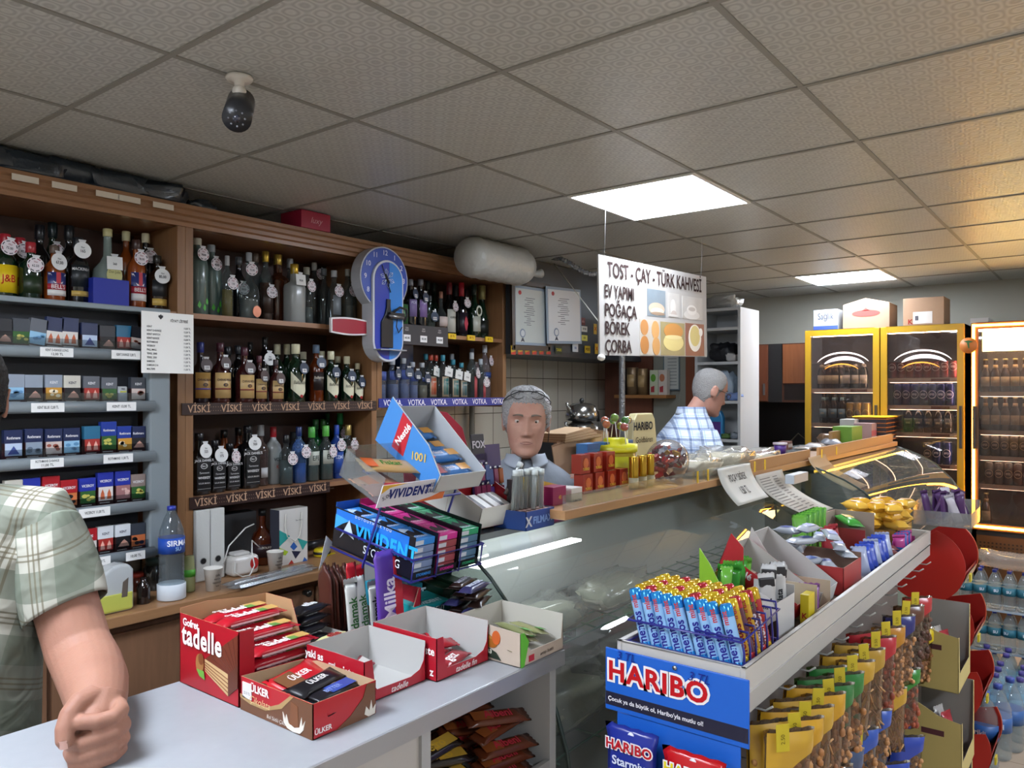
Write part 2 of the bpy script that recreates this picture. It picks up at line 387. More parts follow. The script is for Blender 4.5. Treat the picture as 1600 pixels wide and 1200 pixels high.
def rail_label(s,u,v,w=48,h=12,y=YC-.0255):
    p=at(u,v,y=y); zr=min(ROWZ,key=lambda q:abs(q-p.z)); k=1210*y/((p.x*CA+p.y*SA)**2)
    o=MB().cbox((0,0,-.016),w/k,.001,.032,M('e6e6e4',.5)).build('rail_label',t,loc=(p.x,y,zr))
    ls=s.split('\n')
    for i,l in enumerate(ls): text(l,.0135 if len(ls)<2 else .012,'202226',o,(0,-.001,(.0 if len(ls)<2 else .007-.014*i)),bold=.03,sx=.95*min(1,(w/k)*.9/(len(l)*.0090)))
for a in (('KENT D-RANGE LONG\n12,00 TL',89,552,52),('KENT D-RANGE 12,00 TL',197,558,45),('KENT BLUE 12,00 TL',75,636,52),('KENT 13,00 TL',190,635,46),('ROTHMANS D-RANGE\n11,00 TL',74,722,52),('ROTHMANS 11,00 TL',185,714,46),('VICEROY 11,00 TL',148,797,49),('PALL MALL 11,50 TL',150,874,46),('10,00 TL',212,863,30)): rail_label(*a)
# packs
PIC={'leaf':('2d5c2a','c8c060'),'sea':('8fbcd8','5f90b8'),'duo':('d8d2cc','c0603a'),'tri':('b8c8e0','3a4a8c'),'horse':('1c1a1c','c09080'),'red':('a83028','e8b0a0'),'gold':('c89030','f0e0c0'),'hand':('c8b8b0','9a5040'),'bars':('8a98a8','5a6878'),'face':('a07070','d8b0a8'),'cat':('c87040','1c1a1c')}
BAND={'navy':'1f2a50','slate':'3a3f48','silver':'8c96a4','grey':'5c6068','cream':'c8c4b8','white':'d8dce0','teal':'2a6a8c','royal':'1d3a94','vred':'a82028','vblue':'28359a','orange':'d86020','dark':'25262c','brn':'8a7a74'}
def pack(u,row,vtop,band,pic,brand='',w=.056,lean=0,zz=0):
    y=YC+.035; p=at(u,vtop,y=y); z0=ROWZ[row]+.003+zz; h=max(.075,min(.14,p.z-z0))
    t=thing('cigarette_pack','','cigarette pack',(min(p.x,xr-.085-w/2-.004-abs(lean)*.0018),y,z0),0)
    t.rotation_euler=(0,R(lean),0)
    MB().box(-w/2,w/2,-.011,.011,0,h,M('3a1c1c',.3)).build('pack_body',t,bev=.001)
    MB().box(-w/2-.0005,w/2+.0005,-.0115,.0115,h*.60,h+.0005,M(BAND[band],.3)).build('flip_top',t,bev=.001)
    a,b=PIC[pic]; g=MB().box(-w/2+.002,w/2-.002,-.0125,-.0118,h*.22,h*.60,M(a,.4)); 
    rnd=random.Random(int(u*7+row)); 
    if pic=='tri': g.prism([(-.018,h*.27),(.018,h*.27),(0,h*.52)],-.0135,-.0126,M(b,.4))
    elif pic=='horse': g.prism([(-.006,h*.27),(.022,h*.27),(.018,h*.38),(.004,h*.5),(-.004,h*.44),(-.018,h*.28)],-.0135,-.0126,M(b,.4))
    elif pic in('duo','red'): 
        for sx in(-1,1): g.prism([(sx*.012-.008,h*.26),(sx*.012+.008,h*.26),(sx*.012+.006,h*.42),(sx*.012,h*.54),(sx*.012-.006,h*.42)],-.0135,-.0126,M(b,.4))
    else:
        for _ in range(4):
            x=rnd.uniform(-.016,.016); z=h*rnd.uniform(.32,.5); q=rnd.uniform(.006,.011); g.prism([(x+q*math.cos(k*PI/4),z+q*.7*math.sin(k*PI/4)) for k in range(8)],-.0135,-.0126,M(b,.4))
    g.build('warning_picture',t)
    MB().box(-w/2+.006,w/2-.014,-.0122,-.0118,h*.15,h*.175,M('c8c4c0',.5)).build('caption_line',t)
    if brand: text(brand,.013,'e8e8ea' if band not in('white','cream') else '303048',t,(0,-.0128,h*.76),bold=.03,sx=.8)
    return t
K=[('slate','leaf',31,478+20,0),('grey','sea',53,498,8),('navy','duo',81,496,4),('navy','duo',107,497,1),('navy','tri',138,505,0),('dark','horse',166,509,0),('teal','red',192,509,0),('dark','hand',222,511,6),('dark','horse',4,498,0)]
PK=[]
for b,pc,u,v,l in K: PK.append((pack(u,0,v,b,pc,lean=l),'top',b,pc,u))
for b,pc,u,v,n in [('silver','sea',22,585,''),('silver','horse',51,586,''),('silver','gold',82,586,'KENT'),('cream','horse',111,587,'KENT'),('grey','red',141,588,'KENT'),('grey','leaf',169,590,'KENT'),('slate','hand',218,590,'KENT')]: PK.append((pack(u,1,v,b,pc,n),'second',b,pc,u))
for b,pc,u,v,n in [('navy','tri',19,672,'Rothmans'),('navy','bars',51,670,'Rothmans'),('navy','hand',82,670,'Rothmans'),('navy','sea',110,669,'Rothmans'),('teal','red',142,666,''),('royal','leaf',168,659,'Rothmans'),('royal','gold',193,666,'Rothmans'),('navy','horse',218,666,'Rothmans')]: PK.append((pack(u,2,v,b,pc,n),'third',b,pc,u))
for b,pc,u,v,n in [('cream','face',20,750,''),('vblue','face',47,747,''),('vred','face',78,744,'VICEROY'),('vred','cat',106,750,'VICEROY'),('vblue','leaf',135,747,'VICEROY'),('vblue','duo',163,738,'VICEROY'),('vblue','face',190,736,'VICEROY'),('brn','leaf',216,741,'VICEROY')]: PK.append((pack(u,3,v,b,pc,n),'fourth',b,pc,u))
for b,pc,u,v,n in [('orange','cat',115,828,''),('vred','duo',137,826,'PRIME'),('white','red',163,822,'KENT'),('white','horse',190,819,'KENT'),('slate','cat',217,817,'')]: PK.append((pack(u,4,v,b,pc,n),'bottom',b,pc,u))
BN={'navy':'navy blue','slate':'charcoal','silver':'silver blue','grey':'dark grey','cream':'cream topped','white':'white topped','teal':'teal topped','royal':'royal blue','vred':'red topped','vblue':'bright blue topped','orange':'orange topped','dark':'black','brn':'grey brown'}
PN={'leaf':'green fruit picture','sea':'pale blue picture','duo':'picture of two figures','tri':'blue triangle picture','horse':'dark picture with pale shape','red':'red lungs picture','gold':'yellow picture','hand':'pale hand picture','bars':'grey barred picture','face':'pink face picture','cat':'orange and black picture'}
for row in ('top','second','third','fourth','bottom'):
    L=sorted([q for q in PK if q[1]==row],key=lambda q:q[4])
    for i,q in enumerate(L):
        tag(q[0],'%s cigarette pack with %s, %s from left on %s tier'%(BN[q[2]],PN[q[3]],ORD[i],row),group='cigarette packs on the %s tier'%row)
t=thing('electronic_device','plain pale grey upright box with a yellow stripe among the second tier packs','box',(xu(190,YC+.03),YC+.03,ROWZ[1]+.003))
MB().box(-.017,.017,-.011,.011,0,.072,M('a9adb0',.4)).build('body',t,bev=.004); MB().box(-.01,.012,-.0125,-.0115,.05,.054,M('c8c820',.4)).build('stripe',t); text('FIX',.009,'303030',t,(0,-.0125,.062),bold=.03)
# price list sheet on the column
p=at(263,536,y=YC-.035); t=thing('price_list','white price list sheet hung on the grey rack column','price list',(p.x,YC-.033,p.z))
MB().box(-.105,.105,-.001,.001,-.118,.118,PAPER).build('sheet',t)
text('FİYAT LİSTESİ',.014,'202024',t,(.045,-.002,.087),bold=.03,sx=.8)
e=MB()
for a in (-35,0,35): e.prism([(-.03+.0,.09),(-.03+.012*math.sin(R(a-18)),.09+.016*math.cos(R(a-18))),(-.03+.014*math.sin(R(a)),.09+.02*math.cos(R(a))),(-.03+.012*math.sin(R(a+18)),.09+.016*math.cos(R(a+18)))],-.002,-.0012,M('18181c',.5))
e.build('crown_emblem',t)
for i,(s,pr) in enumerate([('KENT','13,00 TL'),('KENT D-RANGE','12,00 TL'),('KENT SWITCH','13,00 TL'),('KENT RANGE','12,00 TL'),('ROTHMANS','11,00 TL'),('VICEROY','11,00 TL'),('PALL MALL','11,50 TL'),('TEKEL 2000','11,00 TL'),('TEKEL 2001','11,00 TL'),('SAMSUN','11,00 TL'),('SAMSUN 216','11,00 TL'),('MALTEPE','11,00 TL')]):
    z=.060-i*.0148; text(s,.010,'28282c',t,(-.085,-.002,z),bold=.03,sx=.8,align='LEFT'); text(pr,.010,'28282c',t,(.092,-.002,z),bold=.03,sx=.8,align='RIGHT')
# ================= BOTTLES =================
def np_(P,f):
    for (a0,b0),(a1,b1) in zip(P,P[1:]):
        if b0<=f<=b1: return a0+(a1-a0)*(f-b0)/max(1e-6,b1-b0)
    return 0
GC=GL('d9e2e2',.02,.03,1.35); GFR=M('9fb0ac',.4,trans=0); GBK=M('0c0c0e',.08,coat=.5); GAM=M('4a1d08',.08,coat=.6); GGR=M('0d2416',.08,coat=.6)
GDK=M('15171b',.1,coat=.6); GBL=GL('7ea6d8',.03,.15); GFG=M('52645e',.28,coat=.4); GMB=M('7d3a12',.1,coat=.6); GRN=GL('2a8a4a',.04,.3); GFW=M('8b8e8c',.35,coat=.3); GOL=M('9b8f3c',.25)
SHAPES={
 'round':[(0,.0),(.93,.0),(1,.02),(1,.62),(.93,.68),(.62,.75),(.40,.80),(.36,.84),(.36,.95),(.40,.955),(.40,1)],
 'square':[(0,.0),(.95,.0),(1,.015),(1,.64),(.92,.70),(.42,.76),(.38,.80),(.38,.97),(.38,1)],
 'chivas':[(0,.0),(.9,.0),(1,.03),(1.05,.3),(1.0,.55),(.8,.64),(.45,.70),(.36,.76),(.34,.95),(.38,1)],
 'tall':[(0,.0),(.95,.0),(1,.01),(1,.66),(.9,.74),(.5,.82),(.36,.86),(.34,.98),(.36,1)],
 'squat':[(0,.0),(.9,.0),(1,.03),(1.05,.35),(.95,.5),(.55,.6),(.3,.68),(.26,.95),(.3,1)],
 'wine':[(0,.01),(.9,.0),(1,.02),(1,.55),(.92,.62),(.55,.72),(.4,.78),(.38,.98),(.42,1)],
 'champ':[(0,.01),(.9,.0),(1,.02),(1,.40),(.9,.5),(.6,.66),(.42,.78),(.4,.93),(.48,.95),(.46,1)],
}
def curved(r,ell,a,z0,z1,m,n=8,th=.0009):
    b=MB(); return b.lathe([(r+.0004,z0),(r+.0004+th,z0),(r+.0004+th,z1),(r+.0004,z1)],m,n,(0,0),-PI/2-a,-PI/2+a,ell)
TAGT=['45.00','62.50','75.00','78.00','80.00','95.00','110','58.00']
def price_tag(kind,parent,h,r,zt,dx=0,roll=0,txt='',out=0):
    rt=.027 if kind!='plain' else .030
    b=MB(); n=20
    if kind in('ring','plain','brown','navy'):
        base={'ring':'d8cfd2','plain':'dcdcda','brown':'4a3a3a','navy':'2c3a50'}[kind]
        b.prism([(rt*math.cos(2*PI*i/n),rt*1.05*math.sin(2*PI*i/n)) for i in range(n)],-.0008,.0008,M(base,.5))
        if kind=='ring':
            for i in range(8):
                a0=2*PI*(i+.12)/8;a1=2*PI*(i+.78)/8
                P=[(rt*.9*math.cos(a0+(a1-a0)*k/4),rt*.9*math.sin(a0+(a1-a0)*k/4)) for k in range(5)]+[(rt*.78*math.cos(a1-(a1-a0)*k/4),rt*.78*math.sin(a1-(a1-a0)*k/4)) for k in range(5)]
                b.prism(P,-.0014,-.0009,M('8a3040' if i%3==1 else '2a2c36',.5))
        if kind in('brown','navy'): b.box(-.013,.013,-.0016,-.0009,-.02,-.002,M('d8d8d8',.5))
    else: b.box(-.028,.028,-.0008,.0008,-.026,.026,M('d8d8d4',.5))
    # hanger loop round the neck
    b.prism([(-.008,rt*.85),(.008,rt*.85),(.014,rt*1.35),(-.014,rt*1.35)],-.0006,.0006,M('c8c8c8',.5))
    g=link('price_tag',b.mesh('price_tag'),parent,(dx,-max(r+.008,out),zt),(R(-6),R(roll),R(random.uniform(-14,14))))
    s=txt or random.choice(TAGT)
    tz=-.011 if kind in('brown','navy') else -.004
    text(s,.0125 if kind!='plain' else .016,'24242c',g,(0,-.002,tz),bold=.03,sx=.8)
    if kind in('ring','plain') : text({'ring':'70cl','plain':'70cl'}[kind],.009,'8a3040' if kind=='ring' else '303030',g,(0,-.002,.010),bold=.02,sx=.9)
    return g
BOT=[]; OCC={}; ZLIM={1.98:2.318,1.60:1.945,1.205:1.565}
XB={'A':(.58,1.66),'B':(1.74,2.715),'C':(2.797,3.805)}
def place(shelf,zs,u,vtop,y,r):
    key=shelf; lo,hi=XB[{'l':'A','m':'B','r':'C'}[shelf.split(' of the ')[1][0]]]
    for sh in (1,.93,.86,.8,.72,.64):
        rr=r*sh*1.07
        for dy in sorted([k*.01 for k in range(-14,27)],key=abs):
            yy=y+dy
            if yy-rr<3.062+.02 or yy+rr>3.41: continue
            p=at(u,vtop,y=yy); x=min(max(p.x,lo+rr),hi-rr)
            if all((x-a)**2+(yy-b)**2>(rr+c)**2+1e-6 for a,b,c in OCC.get(key,[])):
                OCC.setdefault(key,[]).append((x,yy,rr)); return x,yy,min(p.z,ZLIM[zs]),r*sh
    p=at(u,vtop,y=y); OCC.setdefault(key,[]).append((p.x,y,r)); print('NOPLACE',shelf,u); return p.x,y,min(p.z,ZLIM[zs]),r*.6
def bottle(shelf,zs,u,vtop,y,r,shape,glass,cap='22242a',capf=.09,label=None,desc='clear glass bottle',tg=None,tz=None,roll=0,ell=1.,liq=None,lf=.6,tdx=0,ttxt='',cat='bottle',extra=None,capm=0,name='spirit_bottle'):
    px_,y,pz_,r=place(shelf,zs,u,vtop,y,r); h=pz_-zs
    t=thing(name,'',cat,(px_,y,zs+.0005))
    pr=[(a*r,b*h*(1-capf*.45)) for a,b in SHAPES[shape]]
    sq=4 if shape=='square' else 0
    MB().lathe(pr,glass,18 if not sq else 24,sq=sq,a0=PI/4 if 0 else 0).build('glass_body',t)
    if liq:
        ip=[(max(0,a*r-.0025),max(.004,b*h*(1-capf*.45))) for a,b in SHAPES[shape] if b<=lf]+[(r*.9*SHAPES[shape][3][0] if lf<.62 else r*.4,lf*h)]
        MB().lathe(ip,M(liq,.15),14,sq=sq).build('liquid',t)
    rn=SHAPES[shape][-2][0]*r
    z1=h;z0=h*(1-capf)
    MB().lathe([(rn*1.12,z0),(rn*1.18,z0+.001),(rn*1.18,z1-.002),(rn*1.05,z1)],M(cap,.3,capm),14).build('cap',t)
    for L in (label or []):
        f0,f1,col,ang,s,sc,szf=L[:7]; rr=r*SHAPES[shape][3][0]*1.0
        if sq:
            w=r*.86*ang; o=MB().box(-w,w,-r-.0012,-r-.0002,f0*h,f1*h,M(col,.4)).build('label',t)
        else: o=curved(rr,1,ang,f0*h,f1*h,M(col,.4)).build('label',t)
        if s:
            text(s,szf*r,sc,o,(0,-rr-.0022,(f0+f1)/2*h+(L[7]*h if len(L)>7 else 0)),bold=.02,wrap=None if sq else rr,sx=.85)
    if extra: extra(t,r,h)
    if tg:
        zz=(tz if tz is not None else .72)*h; q_=max([a for a,b in SHAPES[shape] if b*h>=zz-.028]+[np_(SHAPES[shape],(zz-.028)/h)])
        price_tag(tg,t,h,rn+.004,zz,tdx*.4,roll,ttxt,q_*r+.007)
    BOT.append((t,shelf,desc,u)); return t
D=math.pi
def vtri(t,r,h):   # chevron label
    o=MB(); c=M('d8d4b8',.45)
    n=8
    for k in range(n):
        a0=-PI/2-1.15+2.3*k/n;a1=-PI/2-1.15+2.3*(k+1)/n
        def bot(a): return h*(.07+.16*abs(a+PI/2)/1.15)
        def top(a): return h*(.33+.2*abs(a+PI/2)/1.15)
        q=r+.0012
        vs=[(q*math.cos(a),q*math.sin(a),z) for a,z in ((a0,bot(a0)),(a1,bot(a1)),(a1,top(a1)),(a0,top(a0)))]
        o.add(vs,[(0,1,2,3)],c,True)
    ob=o.build('label',t,fix=False); text("Ballantine's",r*.55,'3a3a30',ob,(0,-r-.003,h*.335),wrap=r+.002,sx=.75,shear=.2)
    MB().prism([(.008*math.cos(k*PI/5),h*.10+.008*math.sin(k*PI/5)) for k in range(10)],-r-.0035,-r-.0015,M('a02020',.4)).build('wax_seal',t)
def chiv(col,pc):
    def f(t,r,h):
        q=r*1.04+.001; a=curved(q,1,1.0,.08*h,.50*h,M(col,.4)).build('label',t)
        curved(q+.001,1,1.0,.22*h,.245*h,M(pc,.4)).build('label_band',t); text('CHIVAS REGAL',r*.36,'3a2a3a',a,(0,-q-.003,.38*h),bold=.03,wrap=q+.002,sx=.75)
        o=MB(); o.prism([(.011*math.cos(k*PI/6),.30*h+.008*math.sin(k*PI/6)) for k in range(12)],-q-.003,-q-.001,M('3a2a30',.4)); o.build('oval_seal',t); text('12',.010,'d0a040',a,(0,-q-.0036,.30*h),bold=.02)
    return f
def jd(t,r,h):
    a=[o for o in t.children if o.name.startswith('label')][0]
    text('JACK DANIEL\'S',r*.36,'d8d8d8',a,(0,-r-.002,h*.56),bold=.03,sx=.9)
    b=MB(); n=14
    for k in range(n):
        a0=2*PI*k/n;a1=2*PI*(k+1)/n
        for q in((.40,.35),):
            P=[(r*q[0]*math.cos(a0),h*.47+r*.3*math.sin(a0)),(r*q[0]*math.cos(a1),h*.47+r*.3*math.sin(a1)),(r*q[1]*math.cos(a1),h*.47+r*.25*math.sin(a1)),(r*q[1]*math.cos(a0),h*.47+r*.25*math.sin(a0))]
            b.prism(P,-r-.0022,-r-.0013,M('c8c8c8',.5))
    for w,z in ((.75,.10),(.75,.60)): b.box(-r*w,r*w,-r-.0022,-r-.0013,h*z,h*z+.0012,M('a8a8a8',.5))
    b.build('label_ornament',t)
    text('No.7',r*.28,'d8d8d8',a,(0,-r-.0025,h*.47),bold=.03); text('Tennessee',r*.3,'d0d0d0',a,(0,-r-.002,h*.36),sx=.9,shear=.2)
    text('WHISKEY',r*.36,'d8d8d8',a,(0,-r-.002,h*.28),bold=.04,sx=.9); text('SOUR MASH',r*.24,'c0c0c0',a,(0,-r-.002,h*.19),bold=.02)
def bells(t,r,h):
    a=MB().box(0,0,0,0,0,0,M('a82030',.4)) if 0 else None
    L=curved(r,1,1.0,.14*h,.52*h,M('26306a',.4)).build('label',t)
    curved(r+.0006,1,1.0,.22*h,.32*h,M('a82030',.4)).build('label_band',t); curved(r+.0006,1,1.0,.12*h,.22*h,M('d8d4d0',.4)).build('label_band',t)
    o=MB(); q=r+.0025
    for s in(-1,1):
        vs=[(q*math.sin(a),-q*math.cos(a),z*h) for a,z in((s*.1,.33),(s*.35,.33),(s*.95,.5),(s*.72,.5))]; o.add(vs,[(0,1,2,3)],M('d8d4d8',.4))
    vs=[(q*math.sin(a),-q*math.cos(a),z*h) for a,z in((-.2,.33),(.2,.33),(.2,.52),(-.2,.52))]; o.add(vs,[(0,1,2,3)],M('b02838',.4))
    o.build('flag_motif',t,fix=False); text("BELL'S",r*.62,'e8e4e0',L,(0,-q-.001,.27*h),bold=.02,wrap=r+.002,sx=.85)
def donj(t,r,h):
    o=MB().prism([(.030*math.cos(k*PI/10),.40*h+.036*math.sin(k*PI/10)) for k in range(20)],-r-.004,-r-.002,M('b8b478',.5)).build('label',t)
    text('Don Julio',.015,'3a4030',o,(0,-r-.005,.44*h),sx=.8); text('BLANCO',.008,'3a4030',o,(0,-r-.005,.34*h),bold=.03)
A_='top shelf of the left bay';B1='top shelf of the middle bay';B2='middle shelf of the middle bay';B3='lowest bottle shelf of the middle bay';C1='top shelf of the right bay';C2='lower shelf of the right bay'
jb=[(.10,.52,'d8b818',1.1,'J&B','b02020',1.0)]
# --- left bay, top shelf (y front 3.12, back 3.24)
for u,v in((8,366),(31,372)): bottle(A_,SA_,u,v,3.16 if u<20 else 3.14,.037,'round',GGR,'a02430',.16,jb,'green whisky bottle with yellow label and red letters',tg='ring',tz=.78,tdx=.0,roll=10)
bottle(A_,SA_,48,379,3.13,.036,'round',GGR,'a02830',.18,[(.12,.42,'20301c',1.,'','',.4)],'dark green bottle with reddish capsule',tg='ring',tz=.60,roll=4)
bottle(A_,SA_,62,352,3.27,.036,'round',GBK,'1a1a1e',.18,None,'black capped dark bottle standing behind')
bottle(A_,SA_,82,347,3.27,.036,'round',GGR,'1b2a2c',.18,None,'dark green bottle with tall black cap, behind',tg='ring',tz=.66)
bottle(A_,SA_,108,353,3.29,.036,'round',GBK,'17191c',.18,None,'near black bottle behind the others')
bottle(A_,SA_,85,384,3.11,.036,'round',GMB,'5a4a40',.14,None,'amber whisky bottle with flag label and handwritten tag',tg='plain',tz=.70,ttxt='67,00',extra=bells)
bottle(A_,SA_,122,372,3.11,.037,'round',GBK,'22262a',.15,[(.26,.58,'1c2226',1.0,'MACKINLAY','c8c8c8',.42,.10),(.12,.2,'b89a50',1.,'','',.3)],'dark whisky bottle with gold band and plain white tag',tg='plain',tz=.80,ttxt='165')
bottle(A_,SA_,168,358,3.16,.056,'squat',GL('b8c8c0',.04,.35),'b4ae7c',.10,None,'wide squat tequila bottle with domed yellow cap',tg='square',tz=.55,ttxt='360',extra=donj)
bottle(A_,SA_,197,352,3.26,.034,'round',GMB,'cfc9a0',.12,None,'bottle with pale cork coloured cap, behind')
bottle(A_,SA_,213,375,3.12,.035,'round',GMB,'3a2420',.14,None,'amber whisky bottle with flag label beside the blue box',tg='ring',tz=.72,extra=bells)
bottle(A_,SA_,233,366,3.25,.034,'round',GBK,'d0c8a8',.12,None,'dark bottle with cream cap at the back',tg='ring',tz=.70)
bottle(A_,SA_,247,400,3.12,.036,'round',M('28190e',.1,coat=.5),'26241f',.14,[(.26,.55,'24272a',1.,'','',.3),(.10,.22,'c0a050',1.,'','',.3)],'dark squat whisky bottle with gold label foot',tg='plain',tz=.62,ttxt='85,00')
# blue box on that shelf
p=at(171,482,y=3.08); o=MB().box(-.068,.068,0,.05,0,.105,M('1e2c92',.5)).build('blue_box',loc=(p.x,3.062,SA_+.0008),bev=.002); tag(o,'plain royal blue carton in front of the squat tequila bottle','box')
# --- middle bay, top shelf
def leaf(t,r,h):
    b=MB()
    for a,z,w in((-.3,.12,.010),(.2,.09,.008),(.5,.17,.007)): 
        q=r+.0015; x=q*math.sin(a); y=-q*math.cos(a); b.add([(x-w,y,z*h),(x,y-.001,z*h-.012),(x+w*.8,y,z*h+.004),(x-.2*w,y-.001,z*h+.022)],[(0,1,2,3)],M('4aa838',.5))
    b.build('leaf_print',t,fix=False)
bottle(B1,SA_,308,366,3.16,.046,'tall',GFG,'b8b8a8',.09,None,'tall frosted grey green bottle with leaf print, pale cap',tg='ring',tz=.78,extra=leaf)
bottle(B1,SA_,330,383,3.14,.044,'tall',GFG,'8c9294',.10,None,'frosted grey green bottle with leaf print',tg='ring',tz=.72,tdx=-.01,extra=leaf)
bottle(B1,SA_,355,400,3.12,.026,'tall',GC,'9a9c9c',.16,None,'slim clear bottle with gold band',tg='ring',tz=.55,tdx=.02,liq='6a5a18',lf=.45)
bottle(B1,SA_,373,402,3.27,.034,'round',GDK,'4a4d50',.12,None,'dark bottle half hidden at the back',tg='ring',tz=.5)
def copper(t,r,h):
    MB().prism([(.021*math.cos(k*PI/8)+.008,.11*h+.026*math.sin(k*PI/8)) for k in range(16)],-r*1.05-.006,-r*1.05-.001,M('b07058',.25,.7)).build('copper_medallion',t)
bottle(B1,SA_,389,395,3.13,.044,'squat',GC,'8f9498',.13,None,'rounded clear bottle with copper medallion',tg='ring',tz=.74,extra=copper,liq='6a6a68',lf=.3)
bottle(B1,SA_,399,390,3.29,.034,'round',GC,'6a5a4c',.12,None,'clear bottle with bronze cap behind')
bottle(B1,SA_,415,393,3.20,.034,'round',GC,'b89a3c',.15,[(.12,.5,'3c2c24',.9,'','',.3)],'clear bottle with gold capsule',tg='ring',tz=.42,tdx=.02,capm=.7,liq='5a3422',lf=.55)
bottle(B1,SA_,434,389,3.13,.046,'square',M('3e2013',.08,coat=.6),'c0a24a',.15,None,'broad brown brandy decanter with gold cap',capm=.7)
bottle(B1,SA_,453,396,3.28,.034,'round',GC,'9a9ea0',.14,None,'clear bottle with silver capsule behind',tg='ring',tz=.62)
bottle(B1,SA_,460,413,3.12,.044,'square',GFW,'c4a23c',.17,None,'frosted square raki bottle with gold cap and square tag',tg='square',tz=.72,ttxt='90,00',capm=.7)
bottle(B1,SA_,479,418,3.14,.034,'round',GC,'8a8878',.13,None,'clear bottle with grey stopper',tg='ring',tz=.66,liq='555c5c',lf=.3)
bottle(B1,SA_,491,400,3.28,.034,'tall',GC,'a8a49c',.12,None,'tall clear bottle at the back with slanted tag',tg='ring',tz=.82,tdx=.03,roll=35)
bottle(B1,SA_,506,420,3.22,.032,'round',GC,'5c6266',.12,None,'clear bottle with dark cap between two others')
bottle(B1,SA_,522,423,3.13,.034,'round',GC,'a0a4a6',.12,[(.2,.55,'70767a',.8,'','',.3)],'clear bottle with silver cap and round tag',tg='ring',tz=.62)
bottle(B1,SA_,543,421,3.13,.033,'tall',GC,'9a9a90',.12,None,'clear bottle with tall neck',tg='ring',tz=.62,tdx=.015)
bottle(B1,SA_,564,428,3.13,.030,'round',GC,'8c8270',.12,None,'clear bottle close to the clock',liq='6a5a48',lf=.4)
# --- middle bay, middle shelf
G12=[]
bottle(B2,SB_,313,535,3.14,.038,'chivas',M('1a1420',.1,coat=.5),'28347c',.17,None,'round whisky bottle with gold label and blue cap',tg='brown',tz=.62,tdx=.01,extra=chiv('b08a4c','5a4a9a'))
bottle(B2,SB_,344,536,3.13,.041,'chivas',M('3a1818',.1,coat=.5),'4a2430',.15,None,'large round whisky bottle with gold label, dark red cap',tg='brown',tz=.66,ttxt='195',extra=chiv('c8a870','7a2a2a'))
bottle(B2,SB_,356,542,3.27,.034,'round',GBK,'1c1e22',.15,None,'black bottle behind the gold labelled whisky')
bottle(B2,SB_,372,540,3.29,.034,'round',GBK,'2a2c30',.15,None,'dark bottle at the back with grey cap')
bottle(B2,SB_,382,543,3.12,.039,'chivas',M('3a1818',.1,coat=.5),'4a2430',.15,None,'medium round whisky bottle with gold label',tg='brown',tz=.62,ttxt='1265',extra=chiv('c8a870','7a2a2a'))
bottle(B2,SB_,391,535,3.28,.030,'tall',GBK,'202226',.12,None,'slender black bottle at the back')
bottle(B2,SB_,405,556,3.14,.031,'chivas',M('3a1818',.1,coat=.5),'5a3038',.15,None,'small round whisky bottle with gold label and tilted tag',tg='brown',tz=.56,tdx=.012,extra=chiv('c0a068','7a2a2a'))
bottle(B2,SB_,414,527,3.24,.034,'tall',GBK,'16181a',.12,None,'tall black bottle wearing a plain white disc',tg='plain',tz=.66,ttxt='280')
bottle(B2,SB_,431,562,3.12,.032,'chivas',M('3a1818',.1,coat=.5),'3a3034',.15,None,'smallest gold labelled whisky bottle beside the green glass ones',tg='brown',tz=.55,ttxt='70',extra=chiv('c8a870','7a2a2a'))
for u in(433,448): bottle(B2,SB_,u,538,3.29,.036,'round',GGR,'c8c4a4',.18,None,'dark green whisky bottle with cream cap at the back')
bottle(B2,SB_,462,538,3.13,.044,'round',GGR,'ccc8a8',.17,None,'largest dark whisky bottle with cream chevron label',tg='navy',tz=.58,tdx=.03,ttxt='450',extra=vtri)
bottle(B2,SB_,474,550,3.25,.033,'round',GGR,'b8b49a',.15,None,'green bottle with cream cap squeezed behind')
bottle(B2,SB_,494,539,3.15,.036,'round',M('5a2408',.1,coat=.5),'5a6c80',.15,[(.20,.52,'241c1c',1.,"Ballantine's",'c8c0b0',.5,.06)],'amber whisky bottle with dark label and blue cap',tg='navy',tz=.68,ttxt='110')
bottle(B2,SB_,503,549,3.28,.033,'round',GGR,'c8c4a4',.15,None,'cream capped whisky bottle behind the amber one')
bottle(B2,SB_,517,549,3.13,.037,'round',GGR,'ccc8a8',.17,None,'dark whisky bottle with chevron label, medium size',tg='navy',tz=.58,ttxt='140',extra=vtri)
bottle(B2,SB_,528,557,3.27,.033,'round',GGR,'c8c4a4',.15,None,'cream capped dark bottle behind')
bottle(B2,SB_,542,557,3.12,.035,'round',GGR,'ccc8a8',.17,None,'dark whisky bottle with chevron label, one size smaller',tg='navy',tz=.56,ttxt='99',extra=vtri)
bottle(B2,SB_,565,568,3.12,.028,'round',GGR,'b8b090',.16,None,'smallest chevron labelled whisky bottle beside the side panel',tg='navy',tz=.5,tdx=.008,ttxt='75',extra=vtri)
